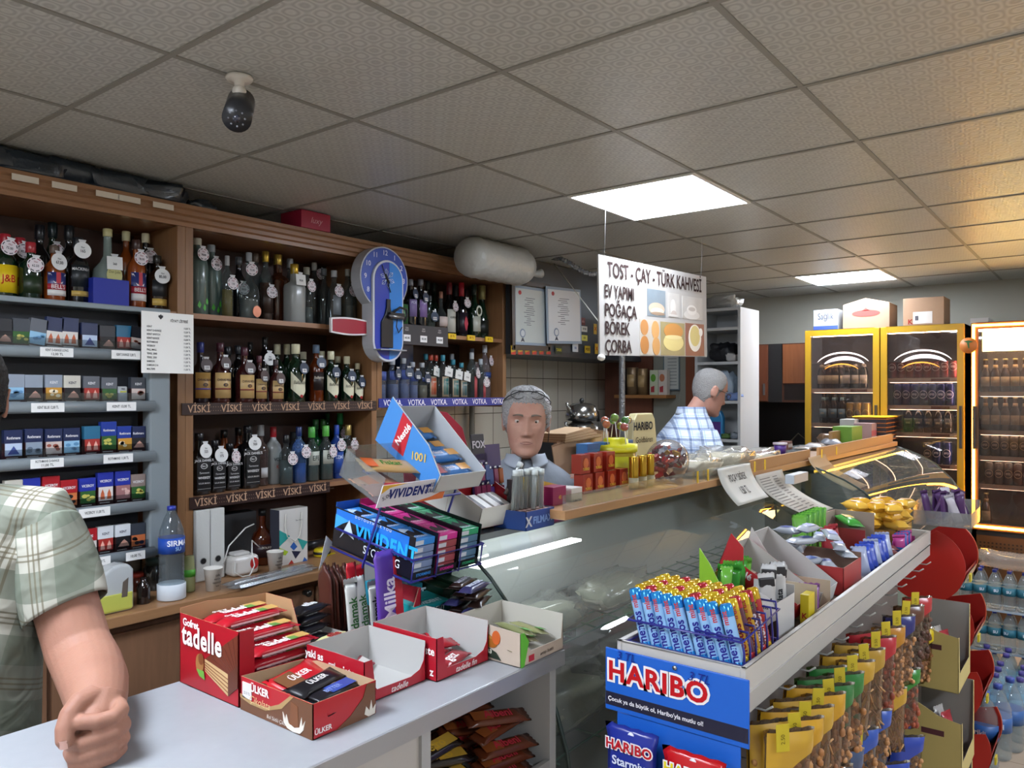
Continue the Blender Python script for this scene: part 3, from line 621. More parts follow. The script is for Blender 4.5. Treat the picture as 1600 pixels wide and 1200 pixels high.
# --- middle bay, lowest bottle shelf
JL=[(.06,.64,'0e0e10',.92,'','',.3)]
for u,v,r,tgk,tt,ds in((311,677,.040,'plain','325','square black whiskey bottle with white disc, leftmost'),(336,688,.037,'plain','175','square black whiskey bottle, second of the row'),(359,693,.037,'ring','95','square black whiskey bottle with ringed tag'),(387,665,.044,'plain','320','biggest square black whiskey bottle with plain disc')):
    bottle(B3,SC_,u,v,3.12 if u<380 else 3.15,r,'square',GBK,'16161a',.12,JL,ds,tg=tgk,tz=.72,tdx=.012,ttxt=tt,extra=jd)
bottle(B3,SC_,350,672,3.28,.036,'square',GMB,'121214',.14,None,'orange brown bottle behind the black ones')
bottle(B3,SC_,373,668,3.29,.036,'square',M('5a2a18',.1,coat=.5),'121214',.14,None,'reddish brown bottle behind the black ones')
bottle(B3,SC_,407,664,3.14,.036,'round',GL('9a8078',.04,.2),'9a9c9c',.18,[(.14,.30,'b8b8b8',.5,'','',.3)],'clear bottle with silver screw cap and small label')
def vod(t,r,h):
    a=[o for o in t.children if o.name.startswith('glass_body')][0]
    text('VOD',r*.62,'202228',a,(0,-r-.002,.43*h),bold=.02,wrap=r+.001,sx=.8); text('KA',r*.62,'b03830',a,(.004,-r-.002,.30*h),bold=.02,wrap=r+.001,sx=.8)
bottle(B3,SC_,427,667,3.13,.038,'tall',GFW,'b02830',.18,None,'frosted vodka bottle with red cap',extra=vod)
bottle(B3,SC_,447,680,3.14,.033,'round',GC,'16181a',.16,None,'clear bottle with black cap',tg='ring',tz=.52,tdx=.025,liq='4a5658',lf=.5)
bottle(B3,SC_,458,675,3.27,.033,'round',GC,'30343a',.14,None,'clear bottle in the back with ringed tag',tg='ring',tz=.7)
bottle(B3,SC_,467,667,3.15,.036,'tall',GBL,'1e3060',.17,None,'pale blue glass bottle with navy cap',tg='ring',tz=.55,tdx=.03,liq='4a6a98',lf=.35)
efe=lambda s:[(.30,.55,'b8bcb0',1.,'EFE','28302c',.9)]
bottle(B3,SC_,487,667,3.12,.037,'round',GC,'4a9c40',.20,efe(0),'clear raki bottle with green cap',tg=None,liq='46504c',lf=.5)
bottle(B3,SC_,493,655,3.29,.034,'round',GRN,'2e6c38',.18,None,'green bottle with dark green cap behind')
bottle(B3,SC_,509,665,3.14,.038,'round',GC,'58a844',.20,efe(0),'second clear raki bottle with green cap',tg='ring',tz=.52,tdx=.03,liq='46504c',lf=.5)
bottle(B3,SC_,505,655,3.28,.034,'round',GC,'3e7c3c',.18,None,'green capped bottle in the second row')
bottle(B3,SC_,526,664,3.15,.034,'tall',GL('2a50a8',.05,.5),'2448a8',.18,[(.1,.5,'1e4494',1.,'İZMİR','c8d4f0',.7,.1)],'blue printed raki bottle with blue cap',tg='ring',tz=.62)
bottle(B3,SC_,544,664,3.13,.036,'round',GC,'b09a58',.20,[(.30,.55,'a8ac9c',1.,'EFE','28302c',.9)],'clear raki bottle with gold cap',tg='ring',tz=.62,tdx=.02,capm=.6,liq='46504c',lf=.45)
bottle(B3,SC_,561,645,3.15,.036,'round',GRN,'1d7a40',.18,[(.2,.5,'58a868',.9,'','',.3)],'green glass bottle with green capsule',tg='ring',tz=.68)
bottle(B3,SC_,518,646,3.30,.032,'tall',GRN,'1c6a3c',.15,None,'green bottle standing at the very back')
# --- right bay, top shelf
gin=lambda c:[(.30,.62,c,.85,'PORT','d8d8e8',.6,.1)]
bottle(C1,SA_,627,462,3.13,.036,'round',GGR,'c8ccc4',.10,[(.2,.75,'3a6a3c',1.,'','',.3)],'green labelled bottle right of the clock')
bottle(C1,SA_,641,437,3.14,.037,'round',GDK,'6a6c70',.12,gin('7a6a9a'),'dark gin bottle with violet label',tg='navy',tz=.72)
bottle(C1,SA_,657,437,3.14,.037,'round',GDK,'6a6c70',.12,gin('8a70a8'),'second dark gin bottle with violet label',tg='navy',tz=.66)
bottle(C1,SA_,668,437,3.29,.034,'wine',GGR,'1a2a24',.15,None,'dark green wine bottle behind')
bottle(C1,SA_,678,440,3.30,.034,'wine',GGR,'1a2a24',.15,None,'dark wine bottle at the back')
bottle(C1,SA_,672,462,3.14,.030,'squat',GC,'3a3c40',.12,None,'small clear round bottle',tg='navy',tz=.45,liq='384038',lf=.3)
bottle(C1,SA_,689,456,3.13,.037,'squat',GC,'9a6a54',.15,[(.20,.42,'c8b8b0',1.,'','',.3)],'round clear bottle with copper capsule and pale label',liq='6a4a38',lf=.3)
bottle(C1,SA_,702,442,3.18,.038,'wine',GBK,'7c2430',.22,[(.08,.5,'c8c8bc',1.1,'KAVAK','404038',.5,.06)],'dark wine bottle with big white label',tg='ring',tz=.55,tdx=.02)
bottle(C1,SA_,712,447,3.28,.036,'wine',GBK,'22242a',.2,None,'black wine bottle behind the white labelled one')
bottle(C1,SA_,721,442,3.15,.037,'wine',GBK,'b02030',.25,[(.06,.45,'1c1420',1.1,'','',.3)],'wine bottle with bright red capsule',tg='ring',tz=.62,tdx=.02,extra=lambda t,r,h:MB().prism([(.018*math.cos(k*PI/4)*(.6 if k%2 else 1),.25*h+.045*math.sin(k*PI/4)) for k in range(8)],-r-.003,-r-.001,M('b02848',.5)).build('label_motif',t))
bottle(C1,SA_,729,452,3.27,.035,'wine',GBK,'3a1c24',.2,None,'black wine bottle with dark red capsule, behind')
def oring(t,r,h):
    b=MB(); n=20
    for k in range(n):
        a0=2*PI*k/n;a1=2*PI*(k+1)/n
        b.prism([(.027*math.cos(a0),.50*h+.034*math.sin(a0)),(.027*math.cos(a1),.50*h+.034*math.sin(a1)),(.017*math.cos(a1),.50*h+.022*math.sin(a1)),(.017*math.cos(a0),.50*h+.022*math.sin(a0))],-r-.003,-r-.001,M('c8ccc0',.5))
    b.build('label_ring',t)
bottle(C1,SA_,741,445,3.13,.039,'wine',GGR,'1c2c22',.2,[(.12,.40,'b8bcb0',1.,'','',.3)],'green wine bottle with ring shaped white label',extra=oring)
bottle(C1,SA_,753,444,3.16,.042,'champ',GGR,'b0a870',.26,[(.1,.34,'20241e',1.,'','',.3)],'dark champagne bottle with pale gold foil',capm=.4)
bottle(C1,SA_,764,446,3.12,.040,'champ',GGR,'c4c4b4',.26,[(.08,.36,'c0a030',1.1,'B','6a5010',.9),(.36,.50,'b8a050',.9,'','',.3)],'champagne bottle with silver foil and yellow label',capm=.4)
# --- right bay, lower shelf
for i,(u,v,r) in enumerate(((593,563,.036),(612,562,.040),(630,560,.036),(644,566,.034))):
    bottle(C2,SB_,u,v,3.13 if i%2 else 3.16,r,'round',GL('b8c4dc',.03,.12),'9ca2aa',.13,[(.50,.72,'4a5c9c',1.,'','',.3)],['clear vodka bottle with green tinted side','largest clear vodka bottle with blue band','clear vodka bottle with blue band behind the blue card','smaller clear vodka bottle with blue band'][i],tg='navy' if i else None,tz=.66,tdx=.02,liq='6a7488',lf=.4)
bottle(C2,SB_,659,567,3.13,.034,'round',GC,'a4a8ac',.13,[(.50,.60,'3a4c8c',.7,'','',.3)],'clear bottle with small blue tag',tg='navy',tz=.58,tdx=.025,liq='7a6e60',lf=.4)
for u,v,c,lc,d in((673,554,'b04030','b04a28','vodka bottle with red cap and orange label'),(692,555,'2a7c90','2a6c6c','vodka bottle with teal cap and label, tallest'),(708,562,'2a7c90','2a6c6c','vodka bottle with teal cap, middle one'),(721,567,'2a7c90','2a5c64','vodka bottle with teal cap, smallest')):
    bottle(C2,SB_,u,v,3.13,.034,'tall',GC,c,.13,[(.08,.52,'a89880',.9,'','',.3),(.12,.48,lc,.7,'BINBOA','d8d0c0',.35,.10)],d,tg='square',tz=.62,tdx=.02,roll=12,ttxt='37,50')
bottle(C2,SB_,665,553,3.28,.034,'tall',GC,'2a7c90',.13,None,'teal capped clear bottle in the back row')
bottle(C2,SB_,681,555,3.28,.034,'tall',GC,'b04030',.13,None,'red capped clear bottle in the back row')
bottle(C2,SB_,706,553,3.27,.034,'tall',GC,'8c9298',.13,None,'silver capped clear bottle in the back row')
bottle(C2,SB_,737,551,3.14,.036,'tall',GC,'b0b4b6',.14,[(.05,.5,'a8484c',.35,'','',.3)],'tall clear vodka bottle with red upright lettering',tg='ring',tz=.55,tdx=.03)
bottle(C2,SB_,751,561,3.13,.033,'tall',GC,'a8b0b8',.14,[(.05,.4,'a8484c',.35,'','',.3)],'shorter clear vodka bottle with red lettering',tg='ring',tz=.42,tdx=.03)
bottle(C2,SB_,756,546,3.27,.034,'tall',GC,'8c9ab0',.14,None,'clear bottle with bluish cap behind',tg='ring',tz=.62)
bottle(C2,SB_,771,538,3.16,.038,'tall',GL('b8a8a8',.03,.2),'c0c4c8',.14,[(.40,.50,'28407c',1.,'','',.3)],'tallest clear bottle at right end of the shelf',tg='ring',tz=.70,tdx=.03)
SHORT={A_:'top shelf of left bay',B1:'top shelf of middle bay',B2:'middle shelf of middle bay',B3:'lowest shelf of middle bay',C1:'top shelf of right bay',C2:'lower shelf of right bay'}
for sh in (A_,B1,B2,B3,C1,C2):
    L=sorted([q for q in BOT if q[1]==sh],key=lambda q:q[3])
    for i,q in enumerate(L): tag(q[0],lab16(q[2],'%s from left, %s'%(ORD[i],SHORT[sh])),group='bottles on the '+sh)
# blue card box behind vodka bottles
p=at(643,575,y=3.3); o=MB().box(-.055,.055,-.02,.02,0,.33,M('2a4c80',.4)).build('gift_carton',loc=(p.x,3.36,SB_+.0005),bev=.002); tag(o,'tall blue gift carton behind the vodka bottles','box')
# ================= WRAPPED SWEETS HELPERS =================
def wrapper_mesh(w,l,h,m,m2=None,crimp=.012,flat=.25,seed=0,zig=True):
    """pillow pack lying in XY: length l along X, width w along Y, resting on z=0"""
    b=MB(); nu,nv=14,8; rnd=random.Random(seed)
    j=[[rnd.uniform(-.04,.04) for _ in range(nv+1)] for _ in range(nu+1)]
    def prof(s):
        e=min(s,1-s)*l
        if e<=crimp: return 0.
        return min(1,((e-crimp)/(l*.10+.004)))**.55
    for sgn in (1,-1):
        def fn(a,c,sgn=sgn):
            x=(a-.5)*l; q=prof(a); yy=(c-.5)*2
            s=max(0,1-abs(yy)**(3.0))**.5
            wz=w*(.90+.10*(1-q)) 
            z=h/2+sgn*h/2*q*s*(1+ (j[int(round(a*nu))][int(round(c*nv))] if .1<a<.9 else 0))
            if zig and (a<=0 or a>=1): x+= (.0015 if int(round(c*nv))%2 else -.0015)
            return (x,yy*wz/2,max(0,z))
        b.grid(fn,nu,nv,m)
    if m2:
        b2=b
    return b
def bar(name,label,cat,w,l,h,col,loc,rot,txt='',tcol='ffffff',tsize=.02,ends=None,group=None,rough=.3,sx=.85,bold=.03,metal=0,parent=None,seed=0,tx=0,band=None):
    t=thing(name,label,cat,loc,group=group,rot=rot)
    wrapper_mesh(w,l,h,M(col,rough,metal),seed=seed).build('wrapper',t)
    if band: MB().grid(lambda a,c:(band[0]*l+(a-.5)*band[1]*l,(c-.5)*w*.6,h+.0006),2,2,M(band[2],.4)).build('printed_band',t,fix=False)
    if txt: text(txt,tsize,tcol,t,(tx,0,h+.001),face='+z',bold=bold,sx=sx)
    return t
def rotm(*a): # compose Z then tilt
    m=Matrix.Identity(3)
    for ax,d in a: m=m@Matrix.Rotation(R(d),3,ax)
    return m.to_euler()
# ================= THINGS ON THE BACK COUNTER =================
zc=CT+.0008
def standbottle(name,label,u,vtop,y,r,prof,mat,parts=(),z=zc,cat='bottle'):
    p=at(u,vtop,y=y); h=p.z-z; t=thing(name,label,cat,(p.x,y,z))
    MB().lathe([(a*r,b*h) for a,b in prof],mat,20).build('body',t)
    for nm,pr,m in parts: MB().lathe([(a*r,b*h) for a,b in pr],m,20).build(nm,t)
    return t,h
rib=[(0,.0),(1,0),(1.05,.02),(1.05,.17),(.98,.19)]
for k in range(6): rib+= [(.98,.22+k*.045),(.93,.24+k*.045)]
rib+=[(.98,.50),(.98,.66),(.9,.74),(.6,.86),(.34,.93),(.34,.96)]
t,h=standbottle('water_bottle','tall clear ribbed water bottle with blue label and cap beside grey rack',268,790,2.88,.048,rib,GL('cdd6da',.03,.1),[('cap',[(0,.95),(.34,.95),(.34,.995),(0,1)],M('2838a0',.3)),('label',[(.985,.50),(1.01,.50),(1.01,.665),(.985,.665)],M('1d4aa8',.35)),('base_cover',[(1.06,.005),(1.10,.01),(1.10,.165),(1.06,.17)],M('d4dce4',.5))])
text('SIRMA',.030,'f0f4ff',t,(0,-.051,h*.61),bold=.03,wrap=.049); text('SU',.02,'a0c8f0',t,(0,-.051,h*.55),bold=.02)
t,h=standbottle('lemon_sauce_bottle','small bottle of yellow green liquid with green label right of water bottle',296,868,2.93,.022,[(0,0),(.95,0),(1,.03),(1,.62),(.9,.7),(.8,.98),(.7,1)],GL('c8cc98',.05,.45),[('label',[(1.02,.42),(1.03,.42),(1.03,.62),(1.02,.62)],M('4a9a2c',.5))])
p=at(172,882,y=2.87); t=thing('detergent_jug','translucent plastic jug with handle hole, yellow cap and yellow green liquid','jug',(p.x,2.88,zc)); h=p.z-zc
jp=[(-.085,0),(.07,0),(.075,.01),(.075,h*.85),(.06,h*.97),(.03,h),(.0,h*.97),(-.03,h*.86),(-.06,h*.78),(-.085,h*.62)]
MB().prism(jp,-.035,.035,GL('dfe4e6',.25,.55),'y').build('body',t,bev=.012,seg=3)
MB().prism([(-.082,.003),(.068,.003),(.072,.01),(.072,h*.42),(-.082,h*.42)],-.0365,.0365,M('b8bc58',.3),'y').build('liquid',t,bev=.01)
MB().prism([(.028,h*.3),(.05,h*.3),(.054,h*.7),(.034,h*.62)],-.0375,.0375,M('5a5048',.6),'y').build('handle_opening',t,bev=.002)
MB().lathe([(0,h*.80),(.021,h*.80),(.021,h*.93),(.017,h*.95),(0,h*.95)],M('e8c418',.35),16,c=(-.048,0)).build('cap',t)
t,h=standbottle('sauce_bottle','small dark brown sauce bottle standing before the dark jars',224,902,2.90,.024,[(0,0),(.95,0),(1,.03),(1,.6),(.8,.75),(.45,.85),(.45,1)],M('1c1210',.1,coat=.5))
t,h=standbottle('spice_jar','dark glass jar with dull green top under the cigarette rack',243,872,3.08,.045,[(0,0),(.95,0),(1,.03),(1,.7),(.8,.8),(.8,1)],M('20201f',.15,coat=.4),[('lid',[(0,.8),(.84,.8),(.84,1),(0,1.01)],M('2a3a34',.4))])
t,h=standbottle('spice_jar','reddish jar half hidden behind the plastic jug',213,895,3.12,.04,[(0,0),(.95,0),(1,.03),(1,.7),(.8,.8),(.8,1)],M('5a2418',.2),[('lid',[(0,.8),(.84,.8),(.84,1),(0,1.01)],M('a83828',.4))])
t,h=standbottle('cleaner_bottle','white and green plastic bottle left of the detergent jug',150,905,2.90,.035,[(0,0),(.95,0),(1,.03),(1,.6),(.8,.75),(.4,.85),(.4,1)],M('c8ccc0',.4),[('label',[(1.02,.15),(1.03,.15),(1.03,.5),(1.02,.5)],M('58a048',.5))])
# binders
for i,(u0,u1) in enumerate(((296,321),(323,348))):
    x0=1.739+.068*i; x1=x0+.064
    t=thing('ring_binder',['white ring binder standing upright, the left one of two','white ring binder standing upright, next to the cup and cables'][i],'binder',(x0,3.035,zc))
    w=x1-x0; MB().box(0,w,0,.24,0,.30,M('c9cac6',.55,bump=.15,bs=90)).build('cover',t,bev=.004)
    b=MB(); b.prism([(w/2+.014*math.cos(k*PI/8),.085+.014*math.sin(k*PI/8)) for k in range(16)],-.0015,-.0003,M('8a8a88',.3,.8)); b.build('ring_rim',t)
    b=MB(); b.prism([(w/2+.011*math.cos(k*PI/8),.085+.011*math.sin(k*PI/8)) for k in range(16)],-.003,-.001,M('18181a',.5)); b.build('finger_hole',t)
# paper cups
for i,(u,v,y) in enumerate(((333,899,2.87),(430,861,2.95))):
    p=at(u,v,y=y); h=.09; t=thing('paper_cup',['white printed paper cup in front of the binders','white printed paper cup in front of the gift bag'][i],'cup',(p.x,y,zc))
    MB().lathe([(0,.003),(.026,.0),(.036,h),(.0375,h+.001),(.0375,h-.003),(.0345,h-.002),(.0245,.006),(0,.006)],M('d9d6cf',.6),20,cap=False).build('cup',t)
    for k,(s,zz,sz) in enumerate((('cafe',.065,.014),('espresso',.050,.010),('cappuccino',.036,.011),('latte',.022,.010))): text(s,sz,'44403c',t,(0,-.0345-.0012*(zz-.05)/.02,zz),wrap=.033,sx=.8,bold=.02)
# white kettle-like box
p=at(378,905,z=zc); y=3.02; p=at(378,905,y=y); t=thing('white_device','small white rounded box device with a red dot and trailing white cables','device',(p.x,y,zc))
MB().box(-.065,.065,-.04,.05,0,.085,M('d2cfca',.3)).build('housing',t,bev=.02,seg=4)
MB().prism([(.035+.02*math.cos(k*PI/8),.048+.025*math.sin(k*PI/8)) for k in range(16)],-.042,-.0395,M('c02c28',.4)).build('red_dot',t)
MB().box(-.045,.03,-.02,.04,.083,.1,M('c8c6c2',.3)).build('lid',t,bev=.012,seg=3)
c=MB(); c.tube([(-.06,-.045,.07),(-.075,-.06,.03),(-.04,-.065,.005),(.0,-.06,.005),(.03,-.05,.04),(.02,-.045,.10),(.05,0,.14),(.10,.02,.10)],.003,M('d0d0cc',.4)); c.tube([(-.09,.0,.06),(-.05,.02,.13),(.05,.05,.19),(.10,.06,.20)],.003,M('d0d0cc',.4)); c.build('cable',t)
# grey metal case behind
p=at(372,870,y=3.3); o=MB().box(-.10,.10,-.04,.04,0,.22,M('5c5f62',.4,.3,bump=.1)).build('metal_case',loc=(p.x,3.34,zc),bev=.003); tag(o,'grey metal case standing behind the white device and cables','case')
t,h=standbottle('whiskey_bottle','dark amber whiskey bottle standing between the cables and gift bag',410,795,3.13,.05,[(0,0),(.95,0),(1,.03),(1,.45),(.85,.55),(.36,.66),(.3,.72),(.34,.95),(.3,.98)],M('4a1c08',.08,coat=.6),[('cap',[(0,.88),(.36,.88),(.36,.99),(0,1)],M('121214',.4)),('label',[(1.01,.15),(1.02,.15),(1.02,.38),(1.01,.38)],M('2c1a20',.4))])
text('BOURBON',.014,'c8c0b0',t,(0,-.053,h*.32),wrap=.052,bold=.02)
# gift bag
p=at(463,880,y=3.0); t=thing('gift_bag','white paper gift bag with teal, blue and lime triangles and rope handles','bag',(p.x,3.02,zc)); w,d,h=.078,.07,.255
MB().box(-w,w,-.0,d,0,h,M('cfcdc8',.55)).build('bag_body',t)
MB().box(-w-.0008,-w,.0,d,0,h,M('3a3c48',.55)).build('side_gusset',t)
MB().box(-w+.004,w-.004,.004,d-.004,h-.02,h+.0006,M('8a8880',.8)).build('opening',t)
T=[('2c9c96',[(-w,.09),(-w,.165),(-.02,.13)]),('2c9c96',[(.02,.115),(w,.09),(.05,.055)]),('9cb828',[(-w,.055),(-w,.085),(-.03,.06),(-.045,.045)]),('2a5ca8',[(-.02,.08),(.0,.10),(.02,.075),(.0,.06)]),('1e2440',[(-.012,.06),(.04,.05),(.01,.02)]),('2a5ca8',[(.05,.0),(w,.0),(.06,.02)]),('c03c30',[(-.03,.0),(.0,.0),(-.012,.018)])]
b=MB()
for c_,P in T: b.prism(P,-.0012,-.0002,M(c_,.5))
b.build('triangle_print',t); text('Nur Kargı',.011,'303030',t,(.03,-.0015,h*.78),sx=.9)
b=MB(); b.tube([(-.045,-.004,h-.02),(-.05,-.006,h-.07),(-.04,-.008,.13),(.0,-.01,.105),(.03,-.008,.13),(.042,-.006,h-.07),(.04,-.004,h-.02)],.0022,M('d8d4cc',.7)); b.build('rope_handle',t)
# foil wrapped bars
p=at(430,905,z=zc); 
for i in range(2):
    o=thing('metal_strip','flat chrome metal profile in clear wrap lying on the counter, %s one'%['front','rear'][i],'metal strip',(p.x,p.y+.035*i,zc+.006*i),R(5)); 
    MB().prism([(-.02,0),(.02,0),(.02,.004),(.012,.014),(-.012,.014),(-.02,.004)],-.19,.19,M('c4c8cc',.15,.9),'x').build('profile',o)
    wrapper_mesh(.055,.46,.02,GL('e8eaec',.08,.12),seed=i).build('clear_wrap',o)
# yellow black tape measure and black tube
p=at(503,872,y=3.05); t=thing('tape_measure','yellow and black tape measure lying near the end of the counter','tool',(p.x,3.05,zc))
MB().lathe([(0,0),(.035,0),(.04,.006),(.04,.03),(.035,.036),(0,.036)],M('d8c420',.4),18).build('case',t); MB().lathe([(.0405,.012),(.0415,.012),(.0415,.024),(.0405,.024)],M('18181a',.5),18).build('grip_band',t); MB().box(.035,.075,-.008,.008,.0,.003,M('d8c420',.4)).build('tape_tongue',t)
p=at(490,852,y=3.2); o=MB().cyl((-.05,0,.025),(.06,.0,.03),.022,M('2a2c30',.3),.018).build('torch',loc=(p.x,3.2,zc)); tag(o,'short dark torch lying behind the yellow tape measure','torch')
# ================= CLOCK =================
p=at(601,475,y=2.97); t=thing('wall_clock','blue wall clock, round dial joined to a rounded panel with black bottle','clock',(p.x,2.97,0)); 
zc1=at(603,436,y=2.97).z; zc2=at(601,486,y=2.97).z
def circ(r,n=48,cx=0,cz=0): return [(cx+r*math.cos(2*PI*i/n),cz+r*math.sin(2*PI*i/n)) for i in range(n)]
def stad(w,hh,cx,cz,n=16): 
    a=[(cx+w*math.cos(PI*i/n),cz+hh-w+w*math.sin(PI*i/n)) for i in range(n+1)]; return a+[(cx+w*math.cos(PI+PI*i/n),cz-hh+w+w*math.sin(PI+PI*i/n)) for i in range(n+1)]
dx=at(601,436,y=2.97).x-p.x
MB().prism(circ(.164,cz=zc1),.0,.07,M('b0b4bc',.3)).build('dial_rim',t)
MB().prism(circ(.157,cz=zc1),-.002,.001,M('2c4aa8',.35)).build('dial',t)
MB().prism(stad(.106,.262,.012,zc2),-.016,.068,M('c4c8d0',.3)).build('panel_rim',t,bev=.003)
MB().prism(stad(.094,.250,.012,zc2),-.018,-.015,M('2238a4',.35)).build('panel',t)
h_=[q for q in stad(.094,.250,.012,zc2) if q[0]>.0]
MB().prism([(.015,zc2-.2495)]+[q for q in stad(.094,.250,.012,zc2)[17+17-8:]]+[q for q in stad(.094,.250,.012,zc2)[:9]]+[(.015,zc2+.2495)],-.0195,-.018,M('2a7ed0',.35)).build('light_blue_half',t)
for n in (8,9,10,11,12,1,2,3,4):
    a=PI/2-n*PI/6; text(str(n),.036,'d8dcec',t,(.132*math.cos(a),-.004,zc1+.132*math.sin(a)),bold=.02)
b=MB()
for k in range(6):
    a=PI/2+k*PI/3+.2; ca,sa=math.cos(a),math.sin(a)
    for r0,q in((.02,.0),(.035,.011),(.035,-.011)): b.tube([(ca*.008+.0,-.021,zc1+sa*.008),(ca*r0-sa*q,-.021,zc1+sa*r0+ca*q),(ca*.05,-.021,zc1+sa*.05)],.0014,M('d0dcf4',.5),n=4)
b.build('snowflake',t)
b=MB(); b.cyl((.02,-.024,zc1-.07),(-.04,-.024,zc1+.065),.0022,M('101014',.5)); b.cyl((-.015,-.025,zc1+.02),(.01,-.025,zc1-.025),.004,M('101014',.5)); b.build('clock_hands',t)
bp=[(-.045,-.19),(.035,-.19),(.035,-.06),(.022,-.0),(.018,.02),(.018,.06),(-.008,.06),(-.008,.02),(-.02,-.02),(-.045,-.06)]
MB().prism([(a+.0,zc2+c_) for a,c_ in bp],-.028,-.019,M('111116',.4)).build('bottle_silhouette',t,bev=.003)
b=MB(); z=zc2-.02; b.box(.0,.10,-.045,-.029,z-.02,z+.012,M('18181c',.35)); b.tube([(.02,-.04,z+.01),(.06,-.05,z+.04),(.11,-.045,z+.035),(.12,-.04,z+.0),(.1,-.04,z-.03)],.006,M('1c1c20',.35)); b.tube([(.05,-.04,z-.02),(.04,-.045,z-.06),(.06,-.04,z-.09),(.085,-.04,z-.06)],.003,M('1c1c20',.35)); b.cyl((-.01,-.046,z-.006),(.09,-.046,z-.012),.006,M('a0a0a0',.3,.8)); b.build('black_clip_mount',t)
MB().box(-.09,.09,-.07,-.016,zc2-.205,zc2-.199,M('9098a0',.3)).build('little_ledge',t)
# ================= CCTV CAMERA =================
p=at(374,118,z=CEIL); t=thing('security_camera','white and black bullet security camera hanging from the ceiling','camera',(p.x,p.y,CEIL-.0045))
WP=M('d8d4cc',.35)
MB().lathe([(0,0),(.036,0),(.036,-.006),(.03,-.012),(.014,-.014),(.012,-.034),(0,-.034)],WP,20).build('mount',t)
d=Vector((-.5,-.62,-.62)).normalized()
b=MB(); q=Vector((0,0,-.04)); b.ball(q,.019,WP,14,10); b.build('joint',t)
c0=Vector((.03,.035,-.045)); c1=c0+d*.15
b=MB(); b.tube([c0,c0+d*.01,c0+d*.135,c0+d*.14],[.02,.034,.034,.035],WP,24); b.tube([c0+d*.012+Vector((0,0,.0)),c1],[.0365,.0375],M('26282c',.3),24); b.build('housing',t)
b=MB(); b.tube([c1-d*.012,c1-d*.003],[.031,.031],M('0c0c10',.1),24); b.build('front_glass',t)
b=MB(); b.tube([c1-d*.004,c1+d*.002],[.010,.010],M('303848',.05,coat=1),16)
s1=d.cross(Vector((0,0,1))).normalized(); s2=d.cross(s1)
for k in range(8): c=c1-d*.002+(s1*math.cos(k*PI/4)+s2*math.sin(k*PI/4))*.021; b.ball(c,.0035,M('787c84',.2),8,5)
b.build('lens',t)
# sun hood
b=MB(); 
def hood(a,c):
    an=PI*(a*1.1-.05); base=c0+d*(.01+c*.16); return base+(s1*math.cos(an)*-1-s2*math.sin(an))*.040
# ================= CABINET TOP =================
bb=M('1c2630',.28,bump=.6,bs=25,coat=.3)
def lump(name,label,cat,x,y,z,w,d,h,m,seed=0,sub=1,ex=.55):
    rnd=random.Random(seed); b=MB(); n,k=22,12; vs=[]; off=Vector((rnd.uniform(0,9),rnd.uniform(0,9),seed))
    for j in range(k+1):
        a=-PI/2+PI*j/k
        for i in range(n):
            t_=2*PI*i/n; v=Vector((math.cos(a)*math.cos(t_),math.cos(a)*math.sin(t_),math.sin(a)))
            q=.86+.28*noise.noise(v*2.2+off); s=lambda c:math.copysign(abs(c)**ex,c)
            vs.append((s(v.x)*w/2*q,s(v.y)*d/2*q,max(0,(s(v.z)*.5+.5)*h*(q if v.z>0 else 1))))
    fs=[(j*n+i,j*n+(i+1)%n,(j+1)*n+(i+1)%n,(j+1)*n+i) for j in range(k) for i in range(n)]
    b.add(vs,fs,m,True); mx=max(v[2] for v in vs); b.v=[(a,c,e*h/mx) for a,c,e in b.v]
    o=b.build(name,loc=(x,y,z),sub=0); return tag(o,label,cat)
for i,u in enumerate((-40,30,100,170,235)):
    p=at(u,260,y=3.12); lump('black_plastic_bag','black plastic bag pushed under the ceiling on the left cabinet, %s from left'%ORD[i],'bag',p.x,3.12,2.4205,.27,.22,.0845,bb,i,ex=.25)
p=at(315,318,y=3.1); lump('black_plastic_bag','small shiny black bag on the cabinet above the second post','bag',p.x,3.14,2.4205,.16,.15,.06,bb,11)
p=at(494,350,y=3.0); t=thing('red_carton','dark red slanted carton lying on top of the middle cabinet cornice','box',(p.x,3.03,2.4205)); 
MB().box(-.085,.085,-.03,.13,0,.083,M('9c1c3c',.45)).build('carton',t,bev=.002); text('luxy',.04,'d0a0a8',t,(.0,-.031,.04),shear=.3)
# white wrapped roll under the ceiling
x0,x1=xu(722,2.8),xu(826,2.8); t=thing('wrapped_roll','big white plastic wrapped roll tied at its right end under the ceiling','roll',(x0,2.80,2.392))
wm=M('a9a9a2',.35,bump=.9,bs=18); L=x1-x0; b=MB(); ps=[];rs=[]
for k in range(24):
    f=k/23; ps.append((L*f,0,0)); rs.append(.112*min(1,(math.sin(min(1,f/.12)*PI/2)**.5) if f<.12 else 1)*(1-max(0,(f-.82)/.18)**2*.55)+.003*math.sin(k*2.1))
b.tube(ps,rs,wm,28); b.build('roll',t)
b=MB(); b.tube([(L,0,-.02),(L+.03,-.01,-.03),(L+.055,-.02,-.028),(L+.09,-.03,-.02)],[.03,.012,.02,.028],wm,12); b.build('tied_end',t)
